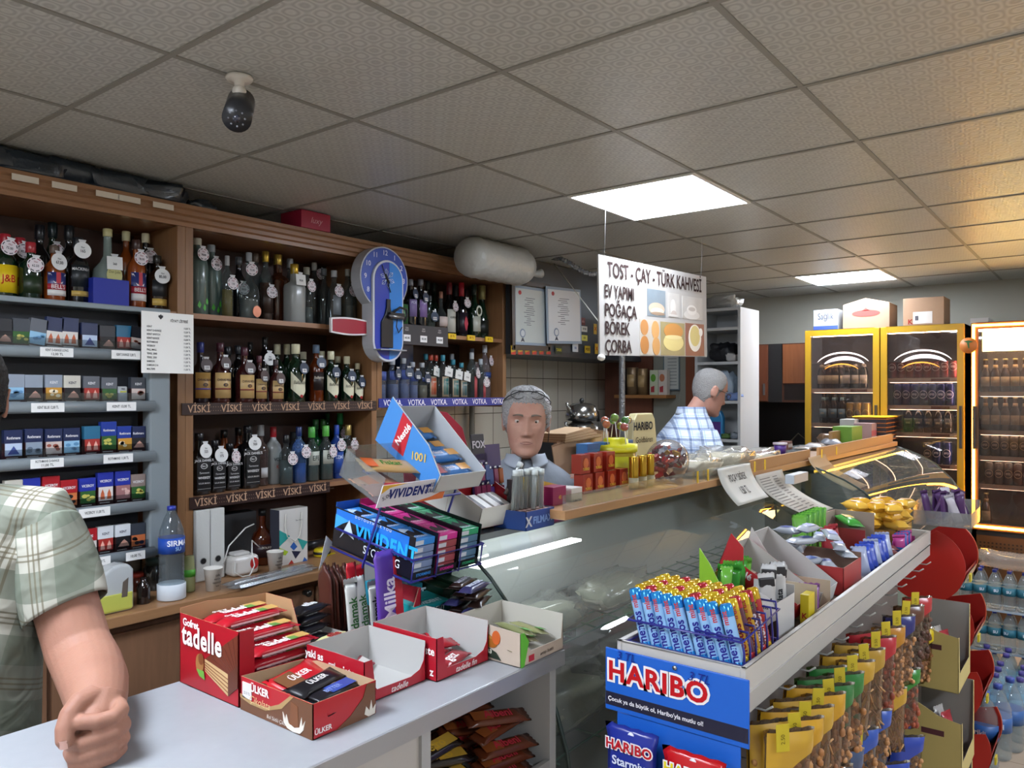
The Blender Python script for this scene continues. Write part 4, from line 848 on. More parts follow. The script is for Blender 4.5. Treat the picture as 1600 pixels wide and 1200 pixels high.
# ================= DARK HOOD WITH CERTIFICATES =================
hx0=xu(793,2.98); hx1=hx0+1.75
t=thing('extractor_hood','dark grey extractor hood hanging from the ceiling right of the cabinets','hood',(0,0,0))
HD=M('3b4148',.45); yh=2.98; zh=at(850,556,y=yh).z
MB().box(3.85,hx1,3.045,YB,zh,CEIL-.006,HD).box(hx0+.06,hx1,yh,3.044,zh,CEIL-.006,HD).build('hood_body',t,bev=.003); MB().box(hx0+.06,hx1,yh-.012,yh,zh,zh+.03,M('2c3036',.4)).build('lower_lip',t)
def cert(u0,v0,u1,v1,y,label,framed,roll=0):
    a=at((u0+u1)/2,(v0+v1)/2,y=y); k0=at(u0,600,y=y).x;k1=at(u1,600,y=y).x; w=k1-k0; z0=at((u0+u1)/2,v1,y=y).z; z1=at((u0+u1)/2,v0,y=y).z; h=z1-z0
    t=thing('framed_certificate' if framed else 'certificate',label,'certificate',((k0+k1)/2,y,(z0+z1)/2),rot=(0,R(roll),0))
    if framed:
        fm=M('2c2018',.35); e=.03
        b=MB(); b.box(-w/2,w/2,-.02,0,h/2-e,h/2,fm).box(-w/2,w/2,-.02,0,-h/2,-h/2+e,fm).box(-w/2,-w/2+e,-.02,0,-h/2,h/2,fm).box(w/2-e,w/2,-.02,0,-h/2,h/2,fm); b.build('frame',t,bev=.004)
        w-=2*e;h-=2*e
    MB().box(-w/2,w/2,-.006,-.001,-h/2,h/2,M('8fa0b4',.5)).build('border',t)
    MB().box(-w/2+.018,w/2-.018,-.008,-.006,-h/2+.018,h/2-.018,M('c2cac8' if framed else 'd6dade',.6)).build('sheet',t)
    b=MB()
    for k in range(14):
        zz=h*.30-k*h*.035; ww=w*(.28 if k in(0,6) else .12+.2*((k*37)%10)/10); xx=(0 if k in(0,6) else -w*.1+w*.05*(k%3)); b.box(xx-ww/2,xx+ww/2,-.0088,-.008,zz-.002,zz+.002,M('6a6e76',.6))
    b.build('text_lines',t)
    MB().prism([(-w*.32+.016*math.cos(k*PI/8),h*.38+.014*math.sin(k*PI/8)) for k in range(16)],-.009,-.008,M('b03030',.5)).build('red_emblem',t)
    b=MB(); b.prism([(-w*.25+.03*(1 if k%2 else .88)*math.cos(k*PI/16),-h*.30+.03*(1 if k%2 else .88)*math.sin(k*PI/16)) for k in range(32)],-.0095,-.008,M('7888a0',.5)); b.prism([(-w*.25+.02*math.cos(k*PI/10),-h*.30+.02*math.sin(k*PI/10)) for k in range(20)],-.0102,-.0095,M('d0d6da',.5)); b.prism([(-w*.25-.02,-h*.30-.055),(-w*.25-.005,-h*.3-.03),(-w*.25+.005,-h*.3-.03),(-w*.25+.02,-h*.30-.055),(-w*.25+.005,-h*.3-.05),(-w*.25-.005,-h*.3-.05)],-.0095,-.008,M('2a3448',.5)); b.build('rosette',t)
cert(797,441,856,547,yh-.001,'certificate in a dark wooden frame on the hood, left of the unframed one',True,-1)
cert(853,450,907,537,yh-.028,'unframed certificate with pale blue border on the dark hood',False,-2.5)
for k in range(6):
    u=802+k*11; p=at(u,547,y=yh-.014); t=thing('price_sticker','small orange red flag sticker on the hood lip, %s from left'%ORD[k],'sticker',(p.x,yh-.0135,p.z),group='flag stickers on the hood'); MB().box(-.023,.023,-.001,.001,-.028,.028,M('c8a030',.5)).build('sticker',t); MB().prism([(-.023,-.028),(.023,-.028),(.023,-.006),(-.023,-.016)],-.0018,-.001,M('b82818',.5)).build('red_corner',t); MB().box(-.017,.012,-.0018,-.001,.004,.012,M('402018',.5)).build('print',t)
for k,(u,v,w,h,c,c2,s) in enumerate([(873,547,.08,.055,'26301c','c8c030','TAXI'),(899,543,.07,.06,'c4ccd4','5068a0','su'),(918,546,.07,.05,'c8a820','26221c','PIDE'),(915,514,.075,.04,'e0e0d8','303030','07:00'),(915,528,.08,.04,'d8d060','303020','535'),(913,502,.055,.05,'6a2c28','c8a0a0','abc'),(932,514,.04,.075,'c8a030','b82818','X'),(932,545,.04,.075,'c8a030','b82818','X')]):
    p=at(u,v,y=yh-.014); t=thing('business_sticker','small %s advertising sticker at the hood corner'%['black and yellow','white and blue','yellow lozenge','white','pale yellow','dark red','upper orange','lower orange'][k],'sticker',(p.x,yh-.0135 if v>538 else yh-.003,p.z)); MB().box(-w/2,w/2,-.001,.001,-h/2,h/2,M(c,.5)).build('sticker',t); text(s,h*.5,c2,t,(0,-.0025,0),bold=.04)
# tinsel garland and string
a=at(862,409,y=2.9);b_=at(935,422,y=2.4)
t=thing('tinsel_garland','silver tinsel garland draped between hood and hanging menu board','garland',(0,0,0)); b=MB(); pts=[]
for k in range(40):
    f=k/39; q=a.lerp(b_,f); q.z+= (.03*math.sin(f*PI*1.5+.8)) ; pts.append(q+Vector((random.uniform(-.004,.004),)*3))
b.tube(pts,[.010+.006*(k%2) for k in range(40)],M('a8acb0',.25,.7),6,smooth=False); b.build('tinsel',t)
b=MB(); b.tube([at(866,412,y=2.9),at(938,506,y=2.2)],.003,M('a8a8a0',.6),5); o=b.build('string'); tag(o,'thin pale string running down from the garland to the menu board','string')
b=MB(); b.tube([Vector((at(972,560,y=2.75).x,2.75,z_)) for z_ in (1.0,1.6,2.0,2.3,CEIL-.005)],.022,M('8f9194',.3,.6,bump=1,bs=60),10); o=b.build('foil_pipe'); tag(o,'foil wrapped vertical pipe rising behind the counter to the ceiling','pipe')
# ================= HANGING MENU BOARD =================
yb=1.75; TL,TR,BL,BR=at(931,397,y=yb),at(1101,432,y=yb),at(939,555,y=yb),at(1105,558,y=yb)
cx=(TL+TR+BL+BR)/4; wB=((TR.x-TL.x)+(BR.x-BL.x))/2; hB=((TL.z-BL.z)+(TR.z-BR.z))/2; rl=-math.atan2((TR.z-TL.z)+(BR.z-BL.z),(TR.x-TL.x)+(BR.x-BL.x))
t=thing('menu_board','white hanging menu board listing tost, çay, Türk kahvesi with food pictures','sign',cx,rot=(0,rl,0)); MBW,MBH=wB,hB
MB().box(-wB/2,wB/2,-.004,.004,-hB/2,hB/2,M('a4a19d',.85,spec=.2)).build('board',t)
def mt(s,x,z,size,sx,al='CENTER'): text(s,size,'30201f',t,(x,-.0075,z),bold=.035,sx=sx,align=al)
W2,H2=wB/2,hB/2
mt('TOST - ÇAY - TÜRK KAHVESİ',.0,H2*.72,.092,.80)
for s,z in(('EV YAPIMI',.28),('POĞAÇA',-.10),('BÖREK',-.46),('ÇORBA',-.83)): mt(s,-W2*.93,z*H2,.080,.86 if s!='EV YAPIMI' else .74,'LEFT')
def pic(x0,x1,z0,z1,bg,name,shapes):
    o=MB().box(x0*W2,x1*W2,-.0055,-.004,z0*H2,z1*H2,M(bg,.5,var=.25,vs=9)).build('photo_print',t); b=MB()
    for k,(cx_,cz_,rx,rz,c) in enumerate(shapes): b.prism([(cx_*W2+rx*W2*math.cos(q*PI/12),cz_*H2+rz*H2*math.sin(q*PI/12)) for q in range(24)],-.0062-.0003*k,-.0055,M(c,.5))
    b.build('printed_food',o)
pic(-.22,.12,-.12,.48,'6c7880','sandwich',[(-.05,.05,.15,.14,'b09c88'),(-.04,.0,.12,.08,'c8b8a4'),(-.03,-.05,.13,.035,'8a7460')])
pic(.17,.40,-.10,.46,'a8a5a0','glass',[(.27,.12,.05,.2,'c2beb8'),(.28,-.02,.055,.08,'a89c94'),(.27,-.06,.09,.03,'b8b4b0')])
pic(.46,.90,-.10,.44,'a8a5a0','cup',[(.66,.0,.17,.11,'c0beba'),(.66,.12,.10,.12,'cac8c4'),(.66,.14,.075,.05,'a8a09a')])
pic(-.36,.0,-.98,-.20,'a8a094','pastries',[(-.28,-.38,.07,.17,'a87440'),(-.08,-.42,.07,.20,'b88850'),(-.28,-.76,.075,.2,'a06830'),(-.07,-.78,.07,.2,'b08048')])
pic(.02,.50,-.98,-.22,'8c8058','borek',[(.27,-.68,.2,.2,'c8b878'),(.27,-.42,.19,.18,'b47c38'),(.27,-.56,.17,.05,'d0c088')])
pic(.52,.93,-.98,-.20,'7a4434','soup',[(.72,-.55,.14,.33,'d0ccc4'),(.72,-.50,.11,.25,'c0b070'),(.85,-.4,.04,.1,'d8d4d0')])
b=MB(); 
for X in(-W2*.9,W2*.9): b.cyl((X,0,H2),(X+.02,0,H2+(CEIL-cx.z-H2)-.035-.02*(X>0)+(.04 if X<0 else -.0)),.0012,M('808080',.5),n=5)
b.build('hanging_wire',t)
b=MB().ball((-W2+.0,-.01,-H2-.01),.015,M('d8d8d4',.5),8,6,1.5); b.build('corner_knot',t)
# ================= GREY COUNTER =================
CZ=1.03; CY0,CY1,CX1=1.05,1.585,1.545; LAM=M('94979b',.35,var=.05,vs=40); STL=M('9a9c9e',.35,.4); PNL=M('a6a29c',.5)
t=thing('sales_counter','grey topped sales counter holding the red sweet boxes, with open candy shelf below','counter',(0,0,0))
MB().box(-.7,CX1,CY0,CY1,CZ-.034,CZ,LAM).build('worktop',t,bev=.003)
MB().box(-.7,CX1+.001,CY0-.004,CY0,CZ-.036,CZ-.001,STL).build('edge_strip',t)
MB().box(-.65,1.085,CY0+.02,CY0+.04,0,CZ-.034,PNL).build('front_panel',t)
MB().box(1.075,1.10,CY0+.012,CY1-.05,0,CZ-.034,M('9c9c9a',.5)).build('side_panel',t)
MB().box(1.505,1.53,CY0+.012,CY1-.05,0,CZ-.034,M('9c9c9a',.5)).build('side_panel',t)
MB().box(-.65,1.53,CY1-.06,CY1-.04,0,CZ-.034,PNL).build('back_panel',t)
def tilted(m,x0,x1,y0,z0,d,th,ang):
    b=MB(); b.T=Matrix.Translation((0,y0,z0))@Matrix.Rotation(R(ang),4,'X'); b.box(x0,x1,0,d,-th,0,m); return b
tilted(M('8c8c8a',.5),1.10,1.505,1.075,.74,.42,.012,14).build('tilted_shelf',t)
MB().box(1.10,1.505,1.062,1.074,.72,.775,M('8c8c8a',.5)).build('shelf_lip',t)
MB().box(1.10,1.505,1.07,1.08,0,.60,PNL).build('lower_panel',t)
# sweets on the tilted shelf
def put(t,loc,rz=0,tilt=0,roll=0):
    t.location=loc; t.rotation_euler=(Matrix.Rotation(R(tilt),3,'X')@Matrix.Rotation(R(rz),3,'Z')@Matrix.Rotation(R(roll),3,'X')).to_euler()
rnd=random.Random(5)
n=0
proto={}
for col in range(2):
    for lay in range(5):
        for row in range(3):
            x=1.205+col*.205+rnd.uniform(-.012,.012); dy=.045+row*.10-(.0 if lay<3 else -.03); lz=.004+lay*.0265
            y=1.085+dy*math.cos(R(14)); z=.742+dy*math.sin(R(14))+lz
            if z>.955 : continue
            if col==0: kw=dict(col='1c1512',txt='metro',tcol='c8a038',band=(.2,.4,'b08a30'))
            else: kw=dict(col='5c2c18',txt='Albeni',tcol='b83040',band=(-.25,.3,'8a4a20'))
            i=n; n+=1
            if (col,0) not in proto:
                b_=bar('chocolate_bar','','chocolate bar',.05,.17,.022,kw['col'],(0,0,0),(0,0,0),kw['txt'],kw['tcol'],.034,rough=.22,band=kw['band'],bold=.04); proto[(col,0)]=b_
            else: b_=copy_tree(proto[(col,0)])
            put(b_,(x,y,z),rnd.uniform(-24,4),14,rnd.uniform(-5,5))
            tag(b_,('dark chocolate bar with yellow lettering, %s, left pile below counter' if col==0 else 'brown chocolate bar with red lettering, %s, right pile below counter')%('layer %s row %s'%(ORD[lay],ORD[row])),group='chocolate bars under the counter')
# ---------- open carton helper ----------
def wall(b,kind,w,d,prof,mo,mi_,th=.0016):
    P=[(0,0)]+[(f,h) for f,h in prof]+[(1,0)]
    Pc=[];
    for f,h in P: Pc.append((f,h))
    if kind=='F': b.prism([(f*w,h) for f,h in Pc],0,th/2,mo,'y'); b.prism([(f*w,h) for f,h in Pc],th/2,th,mi_,'y')
    if kind=='B': b.prism([(f*w,h) for f,h in Pc],d-th/2,d,mo,'y'); b.prism([(f*w,h) for f,h in Pc],d-th,d-th/2,mi_,'y')
    if kind=='L': b.prism([(f*d,h) for f,h in Pc],0,th/2,mo,'x'); b.prism([(f*d,h) for f,h in Pc],th/2,th,mi_,'x')
    if kind=='R': b.prism([(f*d,h) for f,h in Pc],w-th/2,w,mo,'x'); b.prism([(f*d,h) for f,h in Pc],w-th,w-th/2,mi_,'x')
def tray(name,label,loc,w,d,F_,B_,L_,R_,mo,mi_,rot=(0,0,0),cat='box',group=None):
    t=thing(name,label,cat,loc,rot=rot,group=group)
    b=MB().box(0,w,0,d,0,.0015,mi_); b.build('tray_floor',t)
    for k,nm,P in (('F','front_wall',F_),('B','back_wall',B_),('L','side_wall',L_),('R','side_wall',R_)):
        if P:
            if isinstance(P,(int,float)): P=[(0,P),(1,P)]
            b=MB(); wall(b,k,w,d,P,mo,mi_); b.build(nm,t)
    return t
RED=M('a81424',.35); REDI=M('b81c28',.4); CWH=M('b2b1ae',.55); TAN=M('b08a62',.7)
def wafer_bar(label,loc,rz=0,tilt=0,roll=0,group=None,_p=[]):
    if not _p:
        b=bar('wafer_bar','','chocolate bar',.046,.168,.02,'a81424',(0,0,0),(0,0,0),'tadelle','e8e0dc',.036,rough=.28,bold=.05)
        text('Gofret',.012,'e8e0dc',b,(-.035,.014,.0212),face='+z',bold=.03)
        o=MB(); o.grid(lambda a,c:(.045+(a-.5)*.045,(c-.5)*.03+.002,.0212),1,1,M('c09858',.4)); o.grid(lambda a,c:(.028+(a-.5)*.02,(c-.5)*.02-.004,.0214),1,1,M('5a8a40',.4)); o.build('wafer_print',b,fix=False)
        w2=MB().box(-.06,.06,-.0236,-.0226,.006,.010,M('c8a0a0',.5)); w2.build('side_print',b); _p.append(b); o=b
        put(b,loc,rz,tilt,roll); return tag(b,label,group=group)
    c=copy_tree(_p[0]); put(c,loc,rz,tilt,roll); return tag(c,label,group=group)
# ---- 1 tadelle box ----
w,d,h=.212,.22,.148
t=tray('chocolate_box','big red carton lettered tadelle full of wafer bars, next to the resting fist','',w,d,0,0,0,0,RED,TAN) if 0 else tray('chocolate_box','big red carton lettered tadelle stacked with wafer bars on the grey counter',(.866,1.356,CZ+.0006),w,d,[(0,h),(.16,h),(.17,.022),(1,.022)],[(0,h+.01),(.3,h+.012),(.8,h),(1,h)],[(0,h),(1,h)],[(0,.05),(.35,.05),(.55,h),(1,h)],RED,TAN)
text('tadelle',.060,'ece6e2',t,(-.003,.131,.106),face='-x',bold=.05,sx=.86,spacing=1.08); text('Gofret',.022,'ece6e2',t,(-.001,.176,.132),face='-x',bold=.05)
b=MB(); b.prism([(.119,.071),(.035,.058),(.002,.082),(.002,.142)],-.0016,-.0004,M('6c3222',.4),'x')
b.prism([(.119,.071),(.119,.046),(.035,.0145),(.035,.058)],-.0018,-.0004,M('c8a878',.5),'x'); b.prism([(.035,.058),(.035,.0145),(.002,.038),(.002,.082)],-.0017,-.0004,M('5e3020',.4),'x'); b.build('wafer_picture',t)
b=MB()
for k in range(1,5): f=k/5; z0=.071-.025*f; z1=.058-.0435*f; b.prism([(.119,z0),(.119,z0-.002),(.035,z1-.002),(.035,z1)],-.0024,-.0018,M('8a5a38',.5),'x')
for k in range(1,7): f=k/7; y0=.119-.117*f; b.prism([(y0,.071+.071*f),(y0-.0015,.071+.071*f),(.035-.033*f-.0015,.058+.024*f),(.035-.033*f,.058+.024*f)][:4],-.0022,-.0016,M('5a2a1c',.5),'x')
b.build('wafer_lines',t)
b=MB(); b.prism([(.138+.015*math.cos(k*PI/6),.058+.02*math.sin(k*PI/6)) for k in range(12)],-.0026,-.0004,M('a06c3c',.5),'x'); b.prism([(.132+.010*math.cos(k*PI/6),.068+.012*math.sin(k*PI/6)) for k in range(12)],-.003,-.0026,M('7c4424',.5),'x'); b.prism([(.150,.045),(.138,.032),(.118,.028),(.122,.045)],-.0029,-.0026,M('68a03c',.5),'x'); b.build('hazelnut_picture',t)
for c_,(y0,nl) in enumerate(((1.398,4),(1.447,5),(1.496,6),(1.543,6))):
    for k in range(nl):
        wafer_bar('red wafer bar in the big carton, %s column from the front, %s layer'%(ORD[c_],ORD[k]),(.866+.118+(.008 if k%2 else -.004)+(.0 if c_<2 else -.01),y0,CZ+.004+k*.0225),random.uniform(-1.5,1.5),0,0,group='wafer bars in the big red carton')
# ---- 2 Ülker box ----
w,d,h=.148,.224,.064
t=tray('chocolate_box','open red and brown carton lettered ülker with dark bars, at the counter front',(.866,1.125,CZ+.0006),w,d,h,[(0,h),(1,h*.9)],h,[(0,h),(.8,h),(1,h*.8)],M('b01824',.35),M('b89a7a',.7))
BR=M('6a4228',.4)
b=MB(); b.prism([(.001,.0),(.223,.0),(.223,.024),(.19,.018),(.14,.018),(.09,.034),(.055,.0635),(.001,.0635)],-.0012,-.0003,BR,'x'); b.prism([(.223,.024),(.19,.018),(.14,.018),(.09,.034),(.055,.0635),(.065,.0635),(.098,.04),(.14,.024),(.19,.024),(.223,.031)],-.0018,-.0008,M('a88858',.4),'x'); b.build('brown_swoosh',t)
text('ÜLKER',.020,'ece6e0',t,(-.002,.160,.050),face='-x',bold=.06); text('Çikolata',.020,'d8b888',t,(-.002,.160,.028),face='-x',shear=.3)
MB().box(-.0018,-.0005,.186,.216,.026,.056,M('d8d4d0',.5)).build('price_sticker',t); text('22.5 TL',.007,'404040',t,(-.002,.201,.036),face='-x')
text('Bol Sütlü Çikolata',.010,'e0d8d0',t,(-.002,.10,.009),face='-x',shear=.2)
b=MB(); b.prism([(.083,.012),(.072,.004),(.055,.001),(.035,.003),(.025,.012),(.02,.03),(.028,.018),(.03,.034),(.036,.014),(.052,.009),(.068,.013),(.075,.028),(.078,.018),(.086,.03)],-.0024,-.0013,M('dcd4c8',.5),'x'); b.prism([(.066,.012),(.04,.012),(.042,.05),(.062,.055)],-.0018,-.0013,M('7a4a2c',.5),'x'); b.build('milk_splash',t)
text('ÜLKER',.013,'e8e0dc',t,(.022,-.001,.012),bold=.05); 
b=MB(); b.prism([(.145,.0),(.05,.0),(.085,.016),(.115,.04),(.125,.0635),(.145,.06)],-.0012,-.0003,BR,'y'); b.prism([(.118,.008),(.128,.001),(.144,.002),(.146,.02),(.138,.012),(.135,.03),(.130,.012),(.122,.022)],-.002,-.0012,M('dcd4c8',.5),'y'); b.build('front_picture',t)
def inbar(lab,loc,rz,tilt,roll,w_,l_,h_,col,txt,tc,ts,**k): 
    b_=bar('chocolate_bar','','chocolate bar',w_,l_,h_,col,(0,0,0),(0,0,0),txt,tc,ts,seed=int(loc[0]*999),**k); put(b_,loc,rz,tilt,roll); tag(b_,lab); return b_
inbar('red chocolate tablet with milk picture leaning at the back of the ülker carton',(.955,1.285,CZ+.046),12,14,0,.075,.13,.011,'b01822','ÜLKER','e8e0dc',.022,band=(-.22,.36,'70482c'))
inbar('black chocolate bar lettered ülker lying across the carton',(.952,1.225,CZ+.050),10,8,0,.052,.135,.012,'141216','ÜLKER','d8d4d0',.020)
inbar('black chocolate bar with blue stripe in the carton, the middle one',(.958,1.185,CZ+.040),8,5,0,.046,.13,.012,'16141a','BITTER','8898c8',.016,band=(.15,.5,'28408c'))
inbar('black chocolate bar with barcode at the carton front',(.960,1.150,CZ+.030),7,5,0,.042,.13,.012,'141216','','',.02,band=(.1,.25,'c0bcb8'))
for k in range(3): inbar('dark chocolate bar buried low in the ülker carton, %s one'%ORD[k],(.945+.004*k,1.165+.055*k,CZ+.012),4,0,0,.046,.125,.014,'1a1416','','',.02)
# ---- 3,4 white lined red trays ----
def redtray(x0,y0,w,d,h,label,words,fw):
    t=tray('chocolate_box',label,(x0,y0,CZ+.0006),w,d,[(0,h),(.12,h),(.15,.052),(.16,.03),(.20,.022),(.75,.020),(.90,.028),(.97,.045),(1,h)],[(0,h),(1,h)],[(0,h),(.5,h+.001),(1,h)],[(0,h),(1,h)],M('a81828',.35),CWH)
    for s,y,z,sz in words: text(s,sz,'ece6e2',t,(-.001,y,z),face='-x',bold=.05)
    text(fw,.018,'e8e0dc',t,(w*.55,-.001,.010),bold=.02,shear=.3); return t
redtray(1.024,1.170,.172,.182,.085,'open red carton with white inside, nearly empty, the left one of two',[('yakl as',.155,.068,.022),('sanl',.098,.060,.014),('iste',.045,.055,.026)],'tadelle')
redtray(1.202,1.143,.172,.20,.092,'open red carton with white inside holding few red bars, right one of two',[('ste',.020,.062,.024),('z',.014,.018,.024),('iste',.12,.07,.02)],'tadelle fın')
inbar('crumpled red and silver wrapper in the emptier red carton',(1.135,1.31,CZ+.012),30,0,25,.04,.09,.012,'8a2030','','',.02,band=(.2,.3,'c8c4c0'))
inbar('red bar lettered kına leaning at the back of the right red carton',(1.285,1.30,CZ+.028),-12,20,0,.05,.11,.016,'9c1826','kına','e8e0dc',.034,bold=.04)
inbar('red bar lettered gez lying at the front of the right red carton',(1.290,1.185,CZ+.006),16,4,0,.05,.13,.016,'9c1826','gez','e8e0dc',.038,bold=.04)
inbar('red bar lettered ra under the others in the right carton',(1.275,1.235,CZ+.010),10,0,0,.05,.13,.016,'9c1826','ra','e8e0dc',.034,bold=.04)
inbar('red bar at right rear of the right red carton',(1.32,1.25,CZ+.024),-20,6,0,.05,.09,.014,'9c1826','','',.02)
# ---- 5 pistachio carton ----
w,d,h=.168,.19,.085
t=tray('snack_box','beige carton with pistachio and honey picture, green corner, holding nut bars',(1.378,1.052,CZ+.0006),w,d,[(0,h*.9),(.10,h*.62),(.22,.03),(.95,.028),(1,h)],[(0,h*1.02),(1,h*1.02)],[(0,h*.9),(1,h)],[(0,h),(1,h*1.02)],M('b8a898',.5),M('b8b4aa',.55))
b=MB()
for cy_,cz_,ry,rz,c_ in((.14,.045,.022,.010,'9c6428'),(.105,.050,.024,.011,'a87434'),(.085,.040,.018,.010,'94581c'),(.11,.030,.014,.009,'6a9a40'),(.07,.055,.012,.016,'c05c28'),(.155,.035,.012,.014,'9a4a28')): b.prism([(cy_+ry*math.cos(k*PI/8),cz_+rz*math.sin(k*PI/8)) for k in range(16)],-.0015-.0001*len(b.v)/40,-.0004,M(c_,.4),'x')
b.build('nut_picture',t)
b=MB(); b.prism([(.118,.028),(.095,.030),(.07,.022),(.055,.006),(.09,.008),(.11,.016)],-.003,-.0018,M('1c2c20',.5),'x'); b.build('leaf_badge',t); text('%63',.013,'d8d8c8',t,(-.0032,.092,.021),face='-x',bold=.04)
MB().prism([(0,.0),(.012,.0),(.03,h*.62),(.012,h*.9),(0,h*.9)],-.0012,-.0003,M('58a830',.45)).build('green_corner',t)
MB().box(.03,.05,-.0012,-.0003,.006,.02,M('b02838',.5)).build('red_logo',t); text('antep fıstıklı',.011,'585048',t,(.10,-.001,.013),bold=.02,shear=.2)
for k in range(5):
    inbar('clear wrapped pistachio bar with green stripe in the beige carton, %s from left'%ORD[k],(1.402+k*.029,1.135+.01*(k%2),CZ+.022+.012*(k%3)),78,0,14,.036,.13,.016,['8a8a60','98906a','7c8058','a09878','8c8c62'][k],'','',.02,band=(-.3,.2,'4a9a30'),rough=.15)
# ---- behind: bars and tablets ----
t=tray('snack_box','small white lined carton with yellow and black wafer packs behind the trays',(1.088,1.385,CZ+.0006),.115,.17,.05,.05,.05,.05,M('b8b4a8',.5),CWH)
for k in range(3): inbar('pale yellow wafer pack lettered elle in red, %s layer of the small carton'%ORD[k],(1.146,1.415,CZ+.004+.021*k),6,0,0,.04,.105,.018,'c8c890','elle','98282c',.032,bold=.05)
for k in range(5): inbar('black wafer pack lettered elle, %s layer of the small carton'%ORD[k],(1.146,1.505,CZ+.004+.0235*k),8,0,0,.046,.108,.020,'151318','elle','dcdcdc',.034,bold=.05)
def tablet(lab,u,vb,vt,y,w,txt,col,tc,rz=0,lean=10,ts=.03,th=.010,z=None,band=None,seg='tablet'):
    """upright chocolate tablet, foot at counter, vertical lettering"""
    z=CZ+.001 if z is None else z
    p=at(u,vb,y=y); h=at(u,vt,y=y).z-z
    t=thing('chocolate_tablet',lab,'chocolate bar',(p.x,y,z),rot=(R(-lean),0,R(rz)))
    o=wrapper_mesh(w,h,th,M(col,.3),seed=u); o.T=None
    o.v=[(y_,-z_+th/2,x_+h/2) for x_,y_,z_ in o.v]; o.build('wrapper',t)
    if band: MB().box(w*.18,w*.47,-th/2-.001,-th/2-.0002,h*.08,h*.92,M(band,.4)).build('side_band',t)
    if txt: text(txt,ts,tc,t,(0,-th/2-.0016,h*.5),roll=-PI/2,bold=.04,sx=.9)
    return t
for k in range(7): tablet('dark brown chocolate bar standing in the tight bunch, %s from left'%ORD[k],512+k*5,975,880+(k%3)*3,1.52+.006*(k%2),.010,'','3c2018' if k%2 else '4a241c','',0,4,th=.05)
for k in range(2): tablet('red chocolate bar standing behind the white ones, %s one'%['left','right'][k],556+k*13,965,880+k*3,1.49,.034,'Nestlé','b01c26','e8e0dc',0,6,.018)
for k in range(4): tablet('white chocolate bar lettered damak, %s from left of the four'%ORD[k],556+k*17,962,[905,901,908,910][k],1.445-.004*k,.040,'damak','c4c6c0','3a6a3a' if k<2 else '2c2c30',[-4,3,-2,5][k],[8,10,6,8][k],.032,band=None)
tablet('tall purple chocolate tablet lettered milka with red stripe',612,965,860,1.385,.088,'Milka','5a3a9c','e4dcf0',0,5,.052,band='b82838')
t=thing('display_flap','red pointed cardboard side flap standing right of the purple tablet','box',(xu(622,1.40),1.375,CZ+.0008)); MB().prism([(0,0),(.055,0),(.055,.128),(.048,.125),(.0,.012)],0,.002,M('a01c2c',.4)).prism([(0,0),(.055,0),(.055,.128),(.048,.125),(.0,.012)],.002,.0035,M('a8987c',.6)).build('flap',t); MB().box(.053,.055,0,.12,0,.128,M('a01c2c',.4)).build('side',t); text('Nestlé',.016,'e0d8d4',t,(.030,-.001,.012),bold=.03)
p=at(560,905,y=1.56); t=thing('display_box','tan cardboard display back behind the standing bars','box',(xu(538,1.57),1.572,CZ+.0008)); MB().box(0,.13,0,.002,0,.115,TAN).build('board',t); MB().box(0,.002,-.03,.0,0,.08,TAN).build('side',t)
# teal and watermelon gum boxes
def gum(lab,x,y,z,w,d,h,col,txt,tc,ts,rz=0,art=None,rx=0):
    t=thing('gum_box',lab,'box',(x,y,z),rot=rotm(('Z',rz),('X',rx))); MB().box(0,w,0,d,0,h,M(col,.3)).build('carton',t,bev=.001)
    MB().box(.004,w-.004,d*.45,d*.95,h,h+.0006,M(art or col,.35)).build('top_panel',t)
    text(txt,ts,tc,t,(w*.5,d*.22,h+.001),face='+z',bold=.05,sx=.8); text(txt,h*.7,tc,t,(w*.5,-.001,h*.5),bold=.05,sx=.8); return t
t=thing('carton_riser','dark carton lying under the teal and green gum boxes','box',(1.372,1.362,CZ+.0008)); MB().box(0,.200,0,.155,0,.052,M('1c2a24',.5)).build('carton',t,bev=.001)
gum('teal gum box lettered vivident, the lower front one',1.362,1.364,CZ+.054,.115,.095,.030,'1d8c90','VIVIDENT','cfe8ec',.024,-4,'2aa4a4',5)
gum('blue teal gum box lettered vivident, resting behind the lower one',1.358,1.468,CZ+.054,.118,.10,.058,'2f8fa8','VIVIDENT','cfe8ec',.026,-4,'5ab4c4',6)
gum('dark green gum box with red watermelon top, left one',1.487,1.395,CZ+.054,.040,.165,.050,'14301f','','e0dcd8',.012,-2,'b05860',6)
gum('dark green gum box with pale watermelon top, right one',1.532,1.395,CZ+.054,.040,.165,.058,'14301f','','e0dcd8',.012,-2,'9ca878',6)
for k in range(14):
    inbar('dark brown and white peanut bar, %s in the stack behind the pistachio carton'%ORD[k],(1.475+.010*(k%3),1.272+.050*(k%2),CZ+.003+.0195*(k//2)),14+6*(k%3),0,0,.042,.125,.018,'2c1c18' if k%3 else '2a2a50','SNICKERS' if k>10 else '','d8dcf0',.02,band=(.0,.5,'4a4a4e') if k%2 else None)
